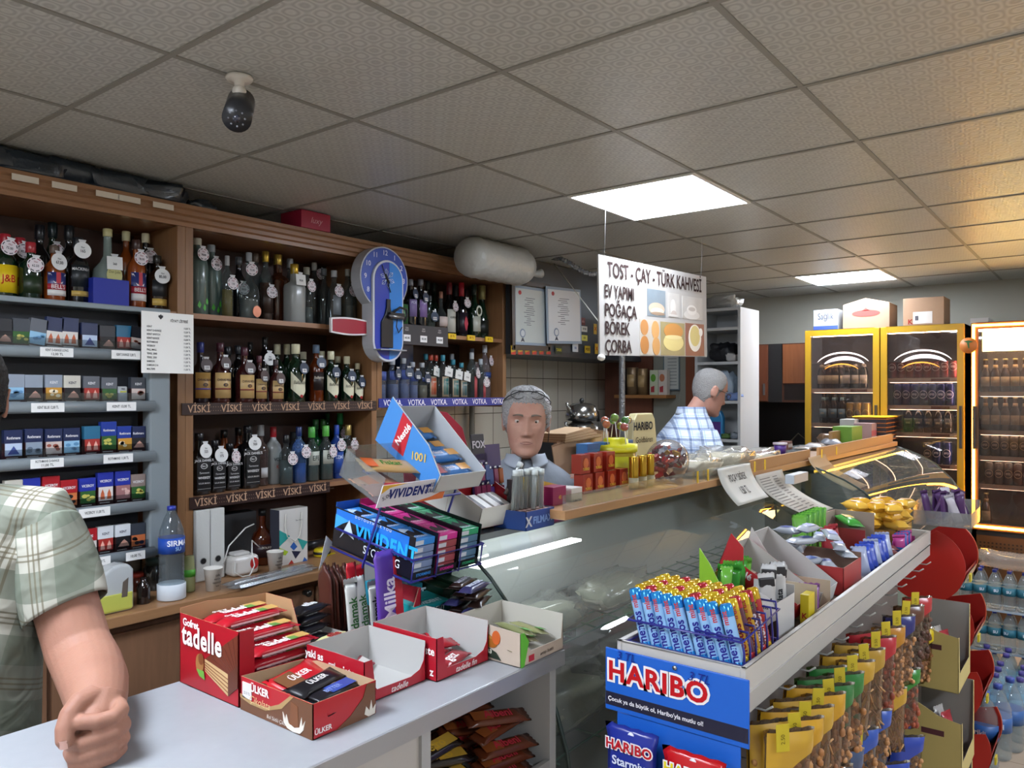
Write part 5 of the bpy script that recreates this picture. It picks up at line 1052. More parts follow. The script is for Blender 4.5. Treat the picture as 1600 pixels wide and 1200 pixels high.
# ================= GUM RACK =================
BW=M('26287c',.3)
t=thing('gum_rack','blue wire rack carrying large mint gum cartons at the counter end','rack',(0,0,0))
gx0,gx1,gy=1.320,1.575,1.345; TA=9.3; GM=Matrix.Translation((gx0,gy,1.192))@Matrix.Rotation(R(TA),4,'X')
def gp(x,y,z): return GM@Vector((x,y,z))
gw=gx1-gx0
b=MB()
for z_ in(.0,.055): b.tube([gp(-.004,.28,z_),gp(-.004,-.006,z_),gp(gw+.004,-.006,z_),gp(gw+.004,.28,z_)],.0032,BW,6)
for k in range(4): b.tube([gp(gw*k/3,-.006,.055),gp(gw*k/3,-.006,-.002),gp(gw*k/3,.30,-.002)],.0026,BW,6)
b.build('basket',t)
b=MB()
for x_ in(gx0-.006,gx1+.006): b.tube([(x_,gy+.19,CZ+.004),(x_,gy+.17,1.19),(x_,gy+.07,1.42),(x_,gy+.16,1.45)],.0035,BW,6); b.tube([(x_,gy+.22,CZ+.004),(x_,gy+.22,1.2)],.0035,BW,6)
b.tube([(gx0-.006,gy+.22,CZ+.004),(gx1+.006,gy+.22,CZ+.004)],.0035,BW,6); b.tube([(gx0-.006,gy+.07,1.372),(gx1+.006,gy+.07,1.372)],.0035,BW,6); b.build('wire_frame',t)
cols=[('1a60c0','3a8ad8','12141c','blue','vıvıdent storming mint'),('b82878','d03890','141218','pink',''),('1f7c50','3aa070','12161a','green','')]
for k,(c1,c2,c3,nm,_) in enumerate(cols):
    t=thing('gum_carton','long black and %s gum carton, %s of three on the blue rack'%(nm,['left','middle','right'][k]),'box'); t.matrix_world=GM@Matrix.Translation((.004+k*.0835,.0,.002))
    wv=.079; L=.30; hh=.098
    b=MB(); b.box(0,.0015,0,L,0,hh+.008,M(c3 if k!=1 else c1,.3)); b.box(wv-.0015,wv,0,L,0,hh+.008,M(c3 if k!=0 else c3,.3)); b.box(0,wv,0,L,0,.0015,M(c3,.4)); b.box(0,wv,L-.0015,L,0,hh+.02,M(c1,.35)); b.build('carton',t)
    MB().box(.0015,wv-.0015,-.001,.0005,0,.018,M(c3,.4)).build('front_lip',t); text('STORMING',.010,c2,t,(wv/2,-.002,.009),bold=.05)
    for r_ in range(3):
        for q in range(5):
            g=MB().box(.004,wv-.004,.006+r_*.098,.006+r_*.098+.092,.0035+q*.0192,.0035+q*.0192+.0172,M(['7a8cb0','9c4a50','5a7c98'][k] if q<4 else c2,.3))
            if q<4 and r_>0: continue
            o=g.build('gum_pack',t,bev=.001)
            MB().box(.006,wv*.45,.0052+r_*.098,.0058+r_*.098,.006+q*.0192,.017+q*.0192,M('c8ccd4',.4)).build('pack_end_print',o)
            if q==4:
                y0=.006+r_*.098; zt=.0035+q*.0192+.0174; v=MB(); v.prism([(.008,y0+.01),(wv*.5,y0+.085),(wv*.6,y0+.045),(wv-.01,y0+.08),(wv*.75,y0+.02),(wv*.4,y0+.03)],zt,zt+.0005,M(c3,.4),'z'); v.prism([(.012,y0+.05),(.03,y0+.088),(.05,y0+.07)],zt,zt+.0006,M('c0d4e8' if k==0 else c1,.4),'z'); v.build('swirl_print',o)
                text('VIVIDENT',.014,'d8e4f0' if k!=1 else 'f0c8dc',o,(wv/2,y0+.016,zt+.0009),face='+z',bold=.05,sx=.8)
    if k==0:
        b=MB(); b.prism([(L*.98,.03),(L*.98,.10),(L*.55,.045),(L*.25,.035),(.03,.03),(.03,.06),(.4*L,.088),(L*.98,.1055)][:0] or [(.02,.045),(L*.55,.075),(L*.98,.085),(L*.98,.103),(.02,.103)],-.0012,-.0003,M('1c70d0',.35),'x'); b.prism([(L*.98,.05),(L*.98,.088),(L*.80,.082),(L*.88,.07)],-.002,-.0012,M('3aa0e8',.35),'x'); b.prism([(L*.72,.04),(L*.80,.085),(L*.90,.03),(L*.84,.05)],-.0021,-.0012,M('c8d8e4',.35),'x'); b.build('side_art',t)
        text('VIVIDENT',.050,'2aa0ec',t,(-.003,L*.33,.062),face='-x',bold=.07,sx=.95,spacing=1.1); text('STORMING',.030,'d8e0e8',t,(-.003,L*.36,.026),face='-x',bold=.01,sx=.9)
        text('D O Y O U T H I N K  Y O U',.010,'c8d4e0',t,(-.003,L*.5,.1),face='-x',bold=.04,sx=1.1)
# hanging paper tags left
p=at(515,862,y=1.66); t=thing('paper_flag','small white pointed paper hanging at the rack rear, left one','paper',(p.x,1.68,p.z)); MB().prism([(-.02,-.05),(.03,.015),(.005,.04)],0,.001,M('c4c6c8',.6)).build('paper',t)
# ---- acrylic tray with VIVIDENT strip and snack bags ----
t=thing('acrylic_tray','clear plastic tray with white strip lettered vivident on top of the rack','tray',rot=(R(24),0,0),loc=(1.240,1.372,1.384)); CL=GL('e6eaec',.05,.06)
w,d,h=.225,.15,.060
b=MB(); b.box(0,w,0,d,0,.002,CL).box(0,.002,0,d,0,h+.01,CL).box(w-.002,w,0,d,0,h+.01,CL).box(0,w,d-.002,d,0,h+.02,CL); b.build('clear_walls',t)
t2=MB().box(-.002,w+.002,-.0025,-.0005,-.008,.052,M('d0ccd0',.4)).build('front_strip',t); text('VIVIDENT',.034,'28306c',t2,(w*.42,-.0035,.025),bold=.08,sx=.85,spacing=1.12); text('ÇİĞNE ve',.013,'28306c',t2,(w*.80,-.0035,.036),bold=.03); text('GÜLÜMSE!',.014,'28306c',t2,(w*.80,-.0035,.020),bold=.03); text('5,00',.016,'303040',t2,(w*.09,-.0035,.02),roll=-.5)
b=MB(); b.prism([(0,.052),(w*.35,.052),(w*.1,.044),(0,.03)],-.0032,-.0025,M('d8a838',.4)); b.prism([(w,-.008),(w*.5,-.008),(w*.8,.002),(w,.018)],-.0032,-.0025,M('d87038',.4)); b.build('colour_swoosh',t2)
def inb2(lab,x,y,z,rz,tilt,w_,l_,h_,col,txt,tc,ts,**k):
    b_=bar('snack_pack',lab,'snack pack',w_,l_,h_,col,(0,0,0),(0,0,0),txt,tc,ts,**k); put(b_,(x,y,z),rz,tilt,0); return b_
inb2('peanut snack bag with orange edge and green writing, on top in the clear tray',1.355,1.455,1.455,-14,24,.075,.17,.016,'b8945c','Fıskat','2c7a38',.030,band=(-.36,.2,'d06020'))
inb2('red and silver snack bag under the peanut bag in the clear tray',1.31,1.405,1.405,-8,24,.06,.14,.014,'a87868','','',.02,band=(.1,.4,'a82c38'))
inb2('flat clear snack bag at the back of the clear tray',1.30,1.45,1.423,10,24,.07,.12,.012,'c09070','','',.02,band=(-.2,.3,'d07028'))
# ---- blue nestlé tray ----
BLN=M('3f80c4',.4)
w,d,h=.175,.25,.085
t=tray('chocolate_box','tilted open blue carton lettered nestlé with blue wrapped bars',(1.418,1.358,1.395),w,d,[(0,.05),(1,.05)],[(0,h+.02),(1,h+.02)],[(0,.05),(.3,h+.01),(1,h+.05)],[(0,.05),(1,h+.02)],CWH,M('a8acb0',.5),rot=(R(30),0,0))
MB().prism([(.005,.0),(d,0),(d,h+.048),(d*.3,h+.008),(.005,.05)],-.0012,-.0003,BLN,'x').build('blue_side',t)
MB().prism([(d*.55,.02),(d*.75,.02),(d*.78,.12),(d*.6,.11)],-.002,-.0012,M('b82430',.4),'x').build('red_ribbon',t); text('Nestlé',.026,'e8e4e0',t,(-.003,d*.66,.07),face='-x',bold=.05,roll=-1.3); text('1001',.03,'d0b058',t,(-.003,d*.35,.05),face='-x',bold=.03,roll=-.4)
for k in range(4):
    f=R(30); yy=.045+k*.055; zz=.012+.010*(k%2)
    b_=inb2('blue wrapped chocolate bar lettered nestlé, %s row from the front in the blue carton'%ORD[k],1.418+w/2,1.358+yy*math.cos(f)-zz*math.sin(f),1.395+yy*math.sin(f)+zz*math.cos(f),0,30,.046,.155,.028,'3f7cc0','Nestlé','e8e8f0',.018,band=(.28,.25,'c89040'),tx=-.01)
    MB().box(-.062,-.035,-.021,.021,.0285,.0292,M('b82430',.4)).build('red_patch',b_)
# ================= DELI CASES =================
KX0,KX1,KX2=1.585,4.0,5.95; LZ=1.25
def case(name,label,x0,x1,prof,y1,led=False):
    t=thing(name,label,'display case',(0,0,0)); g=GL('e9eeeb',.02,.10,1.6)  # diffuse share in the glass stands for its milky reflection
    b=MB(); n=len(prof); vs=[(x,y,z) for x in(x0,x1) for y,z in prof]; b.add(vs,[(i,i+1,n+i+1,n+i) for i in range(n-1)],g,True); b.build('curved_glass',t,fix=False)
    yb=prof[-1][0]; zb=prof[-1][1]
    for x in (x0,x1):
        e=MB(); e.prism(prof+[(y1,zb),(y1,LZ)],x,x+.004,GL('dce4e0',.02,.06,1.6),'x'); e.build('end_glass',t)
        e=MB(); e.tube([(x,y,z) for y,z in prof],.005,M('33403c',.3),6); e.build('glass_edge',t)
    MB().box(x0,x1,yb+.0,yb+.03,.08,zb,M('8e8c88',.35,.3)).build('base_panel',t)
    MB().box(x0,x1,yb+.04,y1,0,.08,M('2a2a2a',.6)).build('plinth',t)
    MB().box(x0,x1,yb+.03,y1,zb-.02,zb,M('a8acac',.35,.3)).build('deck',t)
    MB().box(x0,x1,y1-.02,y1,zb,LZ,M('a4a8a8',.4,.1)).build('back_doors',t)
    b=MB(); b.box(x0,x1,prof[0][0]-.012,y1+.0,LZ-.018,LZ,M('8e9698',.25,.6))
    b.build('steel_ledge',t)
    return t
PR1=[(1.415,1.232),(1.37,1.20),(1.31,1.155),(1.255,1.10),(1.20,1.03),(1.15,.95),(1.10,.86),(1.065,.76),(1.05,.66),(1.05,.60)]
t=case('deli_case','long glass fronted deli counter case behind the sweets rack',KX0,KX1,PR1,1.47)
g=MB(); 
for k in range(30): g.box(1.75+k*.014,1.757+k*.014,1.43,1.436,.84,.99,M('1c2022',.5))
g.box(1.74,2.19,1.437,1.446,.82,1.0,M('4a5254',.5)); g.build('louvre_grille',t)
g=MB()
for k in range(14): g.tube([(1.63+k*.13,1.25,.93),(1.63+k*.13,1.43,.95)],.003,M('3c6a5c',.4),5)
for k in range(5): g.tube([(1.60,1.25+k*.043,.93+.004*k),(3.6,1.25+k*.043,.93+.004*k)],.003,M('3c6a5c',.4),5)
g.build('wire_shelf',t)
g=MB()
for k in range(10): g.tube([(1.63+k*.2,1.12,.70),(1.63+k*.2,1.43,.70)],.003,M('3c6a5c',.4),5)
for k in range(4): g.tube([(1.60,1.14+k*.09,.70),(3.6,1.14+k*.09,.70)],.003,M('3c6a5c',.4),5)
g.build('wire_shelf',t)
MB().box(1.61,2.12,1.37,1.41,1.165,1.172,M('e8ecec',.4,emit=4)).build('glow_bar',t)  # added glowing bar, standing in for a bright band on the case glass
cl=M('c4c0ae',.8,bump=.8,bs=22)
for i,(x,y,z,w,d,h) in enumerate(((1.83,1.335,.944,.38,.15,.075),(2.24,1.335,.944,.32,.15,.085),(1.86,1.28,.705,.40,.22,.11),(2.32,1.28,.705,.36,.22,.10),(2.76,1.28,.705,.34,.22,.10))):
    o=lump('cloth_sack','pale cloth wrapped bundle %s'%['on the upper wire shelf at the case end','second on the upper wire shelf of the case','on the lower wire shelf at the case end','in the middle of the lower wire shelf','deep in the case on the lower shelf'][i],'bundle',x,y,z,w,d,h,cl,20+i)
    lump('plastic_sheet','clear crumpled plastic bag %s'%['around the upper bundle at the case end','over the second upper bundle','around the lower bundle at the case end','over the middle lower bundle','over the deepest lower bundle'][i],'plastic bag',x,y,z-.0,w+.05,d+.03,h+.025,GL('dfe3e1',.12,.12,1.45),30+i)
PR2=[(1.23,1.268),(1.17,1.25),(1.07,1.21),(.98,1.16),(.88,1.06),(.81,.95),(.775,.84),(.765,.73),(.78,.62)]
t=case('deli_case','rounded glass pastry case with yellow neon reflections at the far end of the counter',KX1+.06,KX2,PR2,1.90)
MB().box(4.2,5.8,1.35,1.8,.90,.906,GL('cfe0d8',.03,.1)).build('glass_shelf',t)
b=MB(); b.tube([(4.1,1.19,1.235),(5.9,1.17,1.235)],.006,M('ffc040',.4,emit=5),6); b.build('led_tube',t)
t=thing('service_cupboard','grey metal side cupboard carrying the cartons left of the grey haired man','cupboard',(0,0,0)); MB().box(1.60,1.90,1.474,1.90,LZ-.018,LZ,M('8e9698',.25,.6)).build('steel_top',t); MB().box(1.64,1.88,1.70,1.88,0,LZ-.019,M('8c9294',.4,.2)).build('body',t)
# ---- wooden top board ----
WZ=1.272; WT=1.300
tb_=t=thing('wooden_counter_top','long wooden shelf board on top of the deli case with clear guard','counter top',(0,0,0))
wy=lambda x: 1.275-.015*(x-1.9)
b=MB(); b.add([(x,y,z) for z in(WZ,WT) for x,y in((1.885,wy(1.9)),(5.95,wy(5.95)),(5.95,1.46),(1.885,1.45))],[(0,1,2,3),(4,7,6,5),(0,4,5,1),(1,5,6,2),(2,6,7,3),(3,7,4,0)],WOOD('a87d54',1,.35,'x')); b.build('board',t,bev=.002)
MB().box(1.5,5.9,1.72,1.90,LZ+.0005,1.30,M('8e9698',.3,.5)).build('back_rail',t) if 0 else None
b=MB(); b.add([(x,wy(x)+.006+e,z) for z in(WT,WT+.045) for x,e in((1.885,0),(3.5,0),(3.5,.003),(1.885,.003))],[(0,1,2,3),(4,7,6,5),(0,4,5,1),(1,5,6,2),(2,6,7,3),(3,7,4,0)],GL('e4e4dc',.03,.06,1.5)); b.build('clear_guard',t)
b=MB(); b.box(3.3,4.12,wy(3.5)+.004,wy(3.5)+.016,WT,WT+.050,M('a87c50',.6)); b.box(4.2,5.9,wy(4.6)-.0,wy(4.6)+.012,WT,WT+.055,M('b08454',.6)); b.build('cardboard_strip',t)
for i,u in enumerate((1091,1107,1178,1194,1283,1306)):
    y=wy(xu(u,1.26)); p=at(u,740,y=y-.004 if u<1150 else y-.012); o=MB().box(-.005,.005,-.002,.002,0,.045,M('d8b020',.4)).build('yellow_clip',loc=(p.x,p.y-(.004 if u>1150 else -.002),WT+.002)); tag(o,'small yellow clip on the counter guard, %s from left'%ORD[i],'clip','yellow clips on the counter guard')
MB().box(2.44,3.42,1.462,1.76,WZ,WT,WOOD('a87d54',1,.35,'x')).build('rear_board',tb_)
# ---- papers hanging over the glass ----
def hang(name,label,u0,u1,vtop,vbot,y,cat='paper',col='d0cfca',kick=.10,lines=0,sag=0):
    a,b_=at(u0,vtop,y=y),at(u1,vtop,y=y); w=b_.x-a.x; zt=at((u0+u1)/2,vtop,y=y).z; L=.0
    zb=at((u0+u1)/2,vbot,y=y-.05).z; Lh=zt-zb
    t=thing(name,label,cat,((a.x+b_.x)/2,y,zt)); 
    def fn(s,q): return ((s-.5)*w+sag*q*q,-kick*q**1.6,-Lh*q)
    MB().grid(fn,6,14,M(col,.7)).build('sheet',t,solid=.0008); 
    return t,fn,w,Lh
t,fn,w,L=hang('paper_sign','white paper reading poça börek 1.50 TL draped over the glass',1121,1172,728,792,wy(3)-.006,kick=.055,sag=.075)
for s,q,sz in(('POÇA * BÖREK',.30,.042),('1.50 TL',.66,.046)):
    me=tmesh(s,sz*.95,INK('222226'),.01,.66).copy()
    for v_ in me.vertices:
        x_,y_,z_=v_.co; p=fn(.5+x_/w,q-z_/L); v_.co=(p[0],p[1]-.0035,p[2]-.002)
    link('lettering',me,t)
t,fn,w,L=hang('price_sheet','grey white price sheet with rows of small print on the case glass',1180,1222,738,815,wy(3.3)-.008,kick=.16,sag=.26,col='c0bcb4')
b=MB()
for k in range(16):
    q=.1+k*.055
    for s0,s1 in((.08,.45),(.55,.72)):
        P=[fn(s0,q),fn(s1,q),fn(s1,q+.018),fn(s0,q+.018)]; b.add([(x,y-.003,z) for x,y,z in P],[(0,1,2,3)],M('74706c',.7))
b.build('printed_rows',t,fix=False)
hang('price_sheet','long tan paper sheet draped over the far case glass',1263,1290,712,772,wy(4.2)-.008,kick=.16,sag=.22,col='b89c7c')
o=tag(MB().box(-.10,.10,-.02,.02,0,.04,M('b4bcc4',.35,.3)).build('metal_bracket',loc=(at(1245,738,y=1.16).x,1.16,1.235)),'pale metal lamp bracket on top of the case glass','bracket')
# ================= THINGS ON THE CASE TOP =================
def cbx(name,lab,u,y,w,d,h,col,z=None,txt='',tc='ffffff',ts=.02,rz=0,band=None,cat='box',side=None,rough=.4,group=None):
    z=WT+.0006 if z is None else z; t=thing(name,lab,cat,(xu(u,y),y,z),R(rz),group=group)
    MB().box(0,w,0,d,0,h,M(col,rough)).build('carton',t,bev=.001)
    if band: MB().box(-.0004,w+.0004,-.0008,.001,h*band[0],h*band[1],M(band[2],.4)).build('printed_band',t)
    if side: MB().box(-.0008,.0,0,d,0,h,M(side,.4)).build('side_panel',t)
    if txt: text(txt,ts,tc,t,(w/2,-.0015,h*.55),bold=.03,sx=.85)
    return t
ZL=LZ+.0006
# grey / red box, open
w,d,h=.185,.27,.062
t=tray('card_box','open white carton with red inside holding white cards, left on the case ledge',(1.655,1.415,ZL+.012),w,d,[(0,h),(1,h)],[(0,h+.05),(1,h+.05)],[(0,h),(1,h+.05)],[(0,h),(1,h+.05)],M('c4c0b8',.5),M('a01c24',.45),rot=(R(16),0,0))
MB().box(.0,w,.13,.1315,.0,h+.03,M('a01c24',.45)).build('divider',t)
for k in range(4):
    b_=thing('card_pack','white card pack lying in the red lined carton, %s one'%['front left','front right','rear left','rear right'][k],'card pack'); b_.matrix_world=t.matrix_basis@Matrix.Translation((.012+.085*(k%2),.02+.14*(k//2),.022))@Matrix.Rotation(R(8),4,'X'); MB().box(0,.075,0,.09,0,.022,M('d4d4d2',.45)).build('pack',b_,bev=.002); MB().box(.03,.045,-.0005,.0905,.001,.0225,M('3a3a40',.5)).build('strap',b_)
cbx('small_box','small white carton with fan pattern under the red lined carton',722,1.42,.07,.03,.02,'c8b8a4',z=ZL,txt='',band=(.2,.6,'a86030'))
# red nestlé heart sign
p=at(676,672,y=1.86); t=thing('sign_board','round topped red sign lettered nestlé with handwritten white note','sign',(p.x,1.84,ZL)); hh=at(676,640,y=1.86).z-ZL
k_=[(-.15,0),(.17,0),(.19,hh*.35),(.13,hh*.8),(.05,hh*.97),(-.03,hh),(-.11,hh*.9),(-.16,hh*.6)]
MB().prism(k_,-.002,.002,M('a8283c',.4)).build('board',t,bev=.001); text('Nestlé',.052,'d8c8c8',t,(-.06,-.004,hh*.72),bold=.04); o=MB().box(-.035,.035,-.003,-.002,-.03,.03,M('d4ccc4',.6)).build('note',t,loc=(.06,-.001,hh*.66),rot=(0,-.25,0)); text('Kıyat\nuygun',.018,'404048',o,(0,-.004,0)); MB().prism([(.04,.02),(.15,.02),(.15,hh*.3),(.10,hh*.38),(.05,hh*.3)],-.0032,-.002,M('70202c',.5)).build('dark_print',t)
# FOX lighter cards
for k,(u,v) in enumerate(((757,678),(778,694))):
    y=1.50; p=at(u,v,y=y); h=p.z-ZL; t=thing('lighter_card','purple display card of lighters, %s'%['left one with arched header lettered fox','right one without header'][k],'display card',(p.x,y,ZL),rot=(R(-6),0,0)); w=.075
    MB().box(-w/2,w/2,0,.004,0,h*(.78 if k==0 else 1),M('3a2858',.4)).build('card',t)
    if k==0: MB().box(-.03,.03,.0,.004,h*.7,h,M('201c28',.4)).build('header',t,bev=.002); text('FOX',.030,'c8c4cc',t,(0,-.002,h*.88),bold=.06)
    rr=random.Random(k)
    for a in range(3):
        for c in range(3):
            b=MB().box(-.009,.009,-.010,-.0005,0,.045,M(rr.choice(['6a4a9c','a85a30','4a5a8c','8a3a5c']),.3)); b.cyl((0,-.005,.045),(0,-.005,.054),.005,M('c0c0c4',.2,.8),n=8); b.build('lighter',t,loc=((a-1)*.024,0,.012+c*h*.22))
# clear tubes in the blue carton
x0=xu(822,1.33); t=tray('tube_box','blue carton lettered medley with pierced pink top holding clear tubes',(x0,1.33,ZL),.14,.12,.055,.055,.055,.055,M('2c4c94',.4),M('2c4c94',.4)); text('FILMAX',.028,'8aa8e0',t,(.08,-.001,.026),bold=.06); text('X',.04,'d0d0d4',t,(.012,-.001,.024),bold=.06)
b=MB().box(.001,.139,.001,.119,.050,.0535,M('b8948c',.6)); b.build('pierced_top',t); b=MB()
for a in range(6):
    for c in range(4): b.prism([(.014+a*.0225+.007*math.cos(k*PI/5),.018+c*.028+.009*math.sin(k*PI/5)) for k in range(10)],.0536,.0542,M('4a2820',.6),'z')
b.build('holes',t)
tc_=GL('d6dcdc',.05,.28,1.5); first=None
for k in range(14):
    x=x0+.010+(k%7)*.0195; y=1.385 if k<7 else 1.355
    if k>=7 and (k%7) not in (3,5): continue
    if first is None:
        first=thing('clear_tube','','tube',(0,0,0)); MB().lathe([(.0,.0),(.008,.001),(.0085,.10),(.0095,.102),(.0095,.115),(0,.117)],tc_,10).build('tube',first); MB().lathe([(0,.10),(.0098,.10),(.0098,.116),(0,.118)],M('c8d0d0',.3),10).build('stopper',first); q=first
    else: q=copy_tree(first)
    q.location=(x,y,ZL+.054); q.rotation_euler=(R(random.uniform(-5,5)),R(random.uniform(-5,5)),0); tag(q,'clear plastic tube standing in the blue carton, %s of the %s row'%(ORD[k%7],'rear' if k<7 else 'front'),group='clear tubes in the blue carton')
q=copy_tree(first); q.location=(xu(790,1.45),1.45,ZL+.09); q.rotation_euler=(0,R(40),0); tag(q,'single clear tube leaning left above the other tubes','tube')
# yellow slanted carton, dark card
t=tray('long_carton','long slanted yellow carton with red winged emblem among the tubes',(xu(823,1.41),1.41,1.345),.205,.06,.045,.045,.045,.045,M('b8962c',.4),M('d0b038',.45),rot=(0,R(13),0)); b=MB().prism([(.07+.012*math.cos(k*PI/6),.026+.012*math.sin(k*PI/6)) for k in range(12)],-.0012,-.0003,M('a83020',.4)); b.prism([(.035,.036),(.06,.03),(.06,.026)],-.0012,-.0003,M('7a2a18',.4)); b.prism([(.105,.036),(.08,.03),(.08,.026)],-.0012,-.0003,M('7a2a18',.4)); b.build('winged_emblem',t)
cbx('small_box','yellow carton lying under the slanted one',838,1.51,.12,.06,.028,'b89a34',z=1.302,band=(.3,.5,'907018')) if 0 else None
cbx('carton_riser','yellow brown carton standing under the slanted yellow carton',845,1.415,.11,.06,.075,'a8862c',z=ZL,band=(.3,.5,'907018'))
t=cbx('display_card','dark grey display card lettered 48 leaning beside the yellow carton',800,1.43,.075,.02,.135,'403c40',z=ZL,txt='48',tc='c89a30',ts=.03); MB().box(.022,.05,-.0015,-.0003,.03,.07,M('a03848',.5)).build('red_print',t)
t=cbx('small_box','magenta carton with gold print standing right of the clear tubes',864,1.36,.072,.05,.075,'8a1f52',z=ZL+.031,txt='48',tc='c8a050',ts=.018)
cbx('small_box','purple and pink tray carton under the magenta one',862,1.345,.11,.07,.030,'6a1f5c',z=ZL,band=(.2,.8,'a82870'))
t=cbx('white_box','white tablet carton standing by the clear guard',893,1.36,.062,.05,.092,'c8c6c2',z=ZL+.001,txt='KAMAGRA',tc='404448',ts=.012); cbx('white_box','second white carton pressed against the tablet carton',884,1.42,.03,.04,.088,'bcbab8',z=ZL+.001)
rx=[('905',1.46,0),('923',1.46,0),('942',1.46,0),('960',1.46,0),('905',1.38,0)]
def redbx(u,y,z,lab):
    t=cbx('small_box',lab,u,y,.058,.04,.066,'8c2a1c',z=z,txt='',rough=.25); b=MB().prism([(.029+.016*math.cos(k*PI/6),.036+.018*math.sin(k*PI/6)) for k in range(12)],-.0014,-.0004,M('c0602c',.35)); b.build('orange_motif',t); text('TURBO',.012,'d8b040',t,(.029,-.002,.016),bold=.05); return t
for k in range(4): redbx(912+k*19,1.43,WT+.001,'dark red carton with orange print, %s from left in bottom row'%ORD[k])
for k in range(3): redbx(908+k*20,1.435,WT+.0685,'dark red carton with orange print, %s from left in top row'%ORD[k])
for k in range(3): cbx('small_box','blue and white carton behind the red ones, %s'%['left','middle','right'][k],918+k*27,1.52,.085,.05,.158,'3a6a9c',txt='SU',tc='c8d8e8',ts=.03,band=(.86,1.0,'2c5288'))
# kraft paper bags
for k in range(6):
    y=1.60+.006*k; t=thing('paper_bag','flat brown kraft paper bag, %s in the leaning stack behind the cartons'%ORD[k],'paper bag',(xu(872+k*7,y),y,LZ+.051),rot=(R(-5-k),R(-7+3*k),R(-3*k))); MB().box(0,.16,0,.004,0,.155+.012*k,M('9c7a5c' if k%2 else 'a8886a',.8,var=.1)).build('bag',t,bev=.001); MB().box(.002,.158,-.0006,.0046,.150+.012*k,.156+.012*k,M('7c5c40',.8)).build('zigzag_edge',t)
for k in range(8):
    t=thing('paper_bag','flat brown kraft paper bag, %s layer of the lying pile'%ORD[k],'paper bag',(xu(890,1.60),1.605,WT+.16+k*.0045),rot=(0,R(-4),R(2*k-6))); MB().box(-.02,.20,0,.11,0,.004,M('a88a68' if k%2 else '927250',.8)).build('bag',t)
t=cbx('kraft_box','brown carton under the lying paper bags',895,1.62,.17,.09,.150,'967250')
# lollipop jar
p=xu(980,1.47); t=thing('lollipop_jar','round yellow and pink jar with yellow lid stuck full of lollipop sticks','jar',(p,1.52,WT+.0006)); r=.078
MB().lathe([(r*.93,0),(r,.005),(r,.115),(r*.93,.12)],GL('c8b040',.05,.55),28).build('jar_body',t)
b=MB().lathe([(r+.0005,.02),(r+.0015,.02),(r+.0015,.105),(r+.0005,.105)],M('b8b828',.35),12,a0=-PI*.95,a1=-PI*.52); b.build('yellow_label',t)
b=MB().lathe([(r+.0005,.02),(r+.0015,.02),(r+.0015,.105),(r+.0005,.105)],M('9c2c5c',.35),12,a0=-PI*.52,a1=-PI*.1); b.build('pink_label',t); text('lolipop',.022,'e0c8d0',t,(.02,-r-.003,.07),wrap=r,bold=.02)
MB().lathe([(0,.12),(r*1.06,.12),(r*1.08,.128),(r*1.06,.148),(r*.62,.150),(r*.60,.168),(r*.5,.172),(0,.172)],M('c8c41c',.35),28).build('lid',t)
LC=['b8b420','4a9a2c','c05020','3c8a34','c86a28','7aa828','b03c24','4a9a2c','c8a020']
JX,JY=p,1.52
for k in range(9):
    a=k*2*PI/9+.4; rr=(.045 if k%2 else .062)
    q=thing('lollipop','round wrapped lollipop stuck in the yellow jar lid, %s colour, number %s'%({'b8b420':'yellow','4a9a2c':'green','c05020':'orange','3c8a34':'dark green','c86a28':'light orange','7aa828':'lime','b03c24':'red','c8a020':'amber'}[LC[k]],ORD[k]),'lollipop',(JX+rr*math.cos(a),JY+rr*.8*math.sin(a),WT+(.150 if rr>.05 else .174)),rot=(R(6*math.sin(a)),R(8*math.cos(a)),0),group='lollipops on the yellow jar'); hl=.055+.012*(k%3)-(0 if rr>.05 else .012)
    MB().cyl((0,0,0),(0,0,hl),.0022,M('d8d4d0',.4),n=6).build('stick',q); MB().ball((0,0,hl+.011),.0155,M(LC[k],.15,coat=.5),12,8).build('candy',q); MB().ball((0,0,hl+.010),.0175,GL('e8e8e8',.06,.05,1.5),12,8).build('wrapper',q)
# haribo tin shaped sign, no character
p=at(1008,680,y=1.62); t=thing('candy_tin','rounded cream tin standing on edge, lettered haribo goldbears','tin',(p.x,1.64,WT+.0006)); ww=.115; hh=at(1008,646,y=1.62).z-WT
pp=[(-ww,.0),(ww,.0),(ww*1.0,hh*.4),(ww*.8,hh*.9),(ww*.6,hh),(-ww*.6,hh),(-ww*.8,hh*.9),(-ww,hh*.4)]
MB().prism(pp,-.02,.02,M('a8a078',.35)).build('tin',t,bev=.006,seg=3); text('HARIBO',.048,'24242a',t,(-.02,-.022,hh*.78),bold=.05); text('Goldbären',.036,'3c3428',t,(-.01,-.022,hh*.55),bold=.01); MB().box(.0,.08,-.0225,-.0205,hh*.2,hh*.26,M('a83028',.5)).build('red_dash',t)
# golden tubes
for k,(u,v) in enumerate(((994,716),(1007,714),(1019,713))):
    t=thing('golden_can','slim golden can in front of the candy jar, %s from left'%ORD[k],'can',(xu(u,1.36),1.37+.0*k,WT+.0006)); hh=.115
    MB().lathe([(0,0),(.017,0),(.0175,.004),(.0175,hh-.004),(.016,hh),(0,hh)],M('a88428',.2,.8),18).build('can_body',t); MB().lathe([(.0168,hh-.003),(.0185,hh-.001),(.0185,hh+.001),(0,hh+.001)],M('c8a838',.2,.9),18).build('rim',t); MB().lathe([(.0178,.0),(.0182,.0),(.0182,hh*.35),(.0178,hh*.35)],GL('dcdcc0',.05,.4),14).build('clear_sleeve',t)
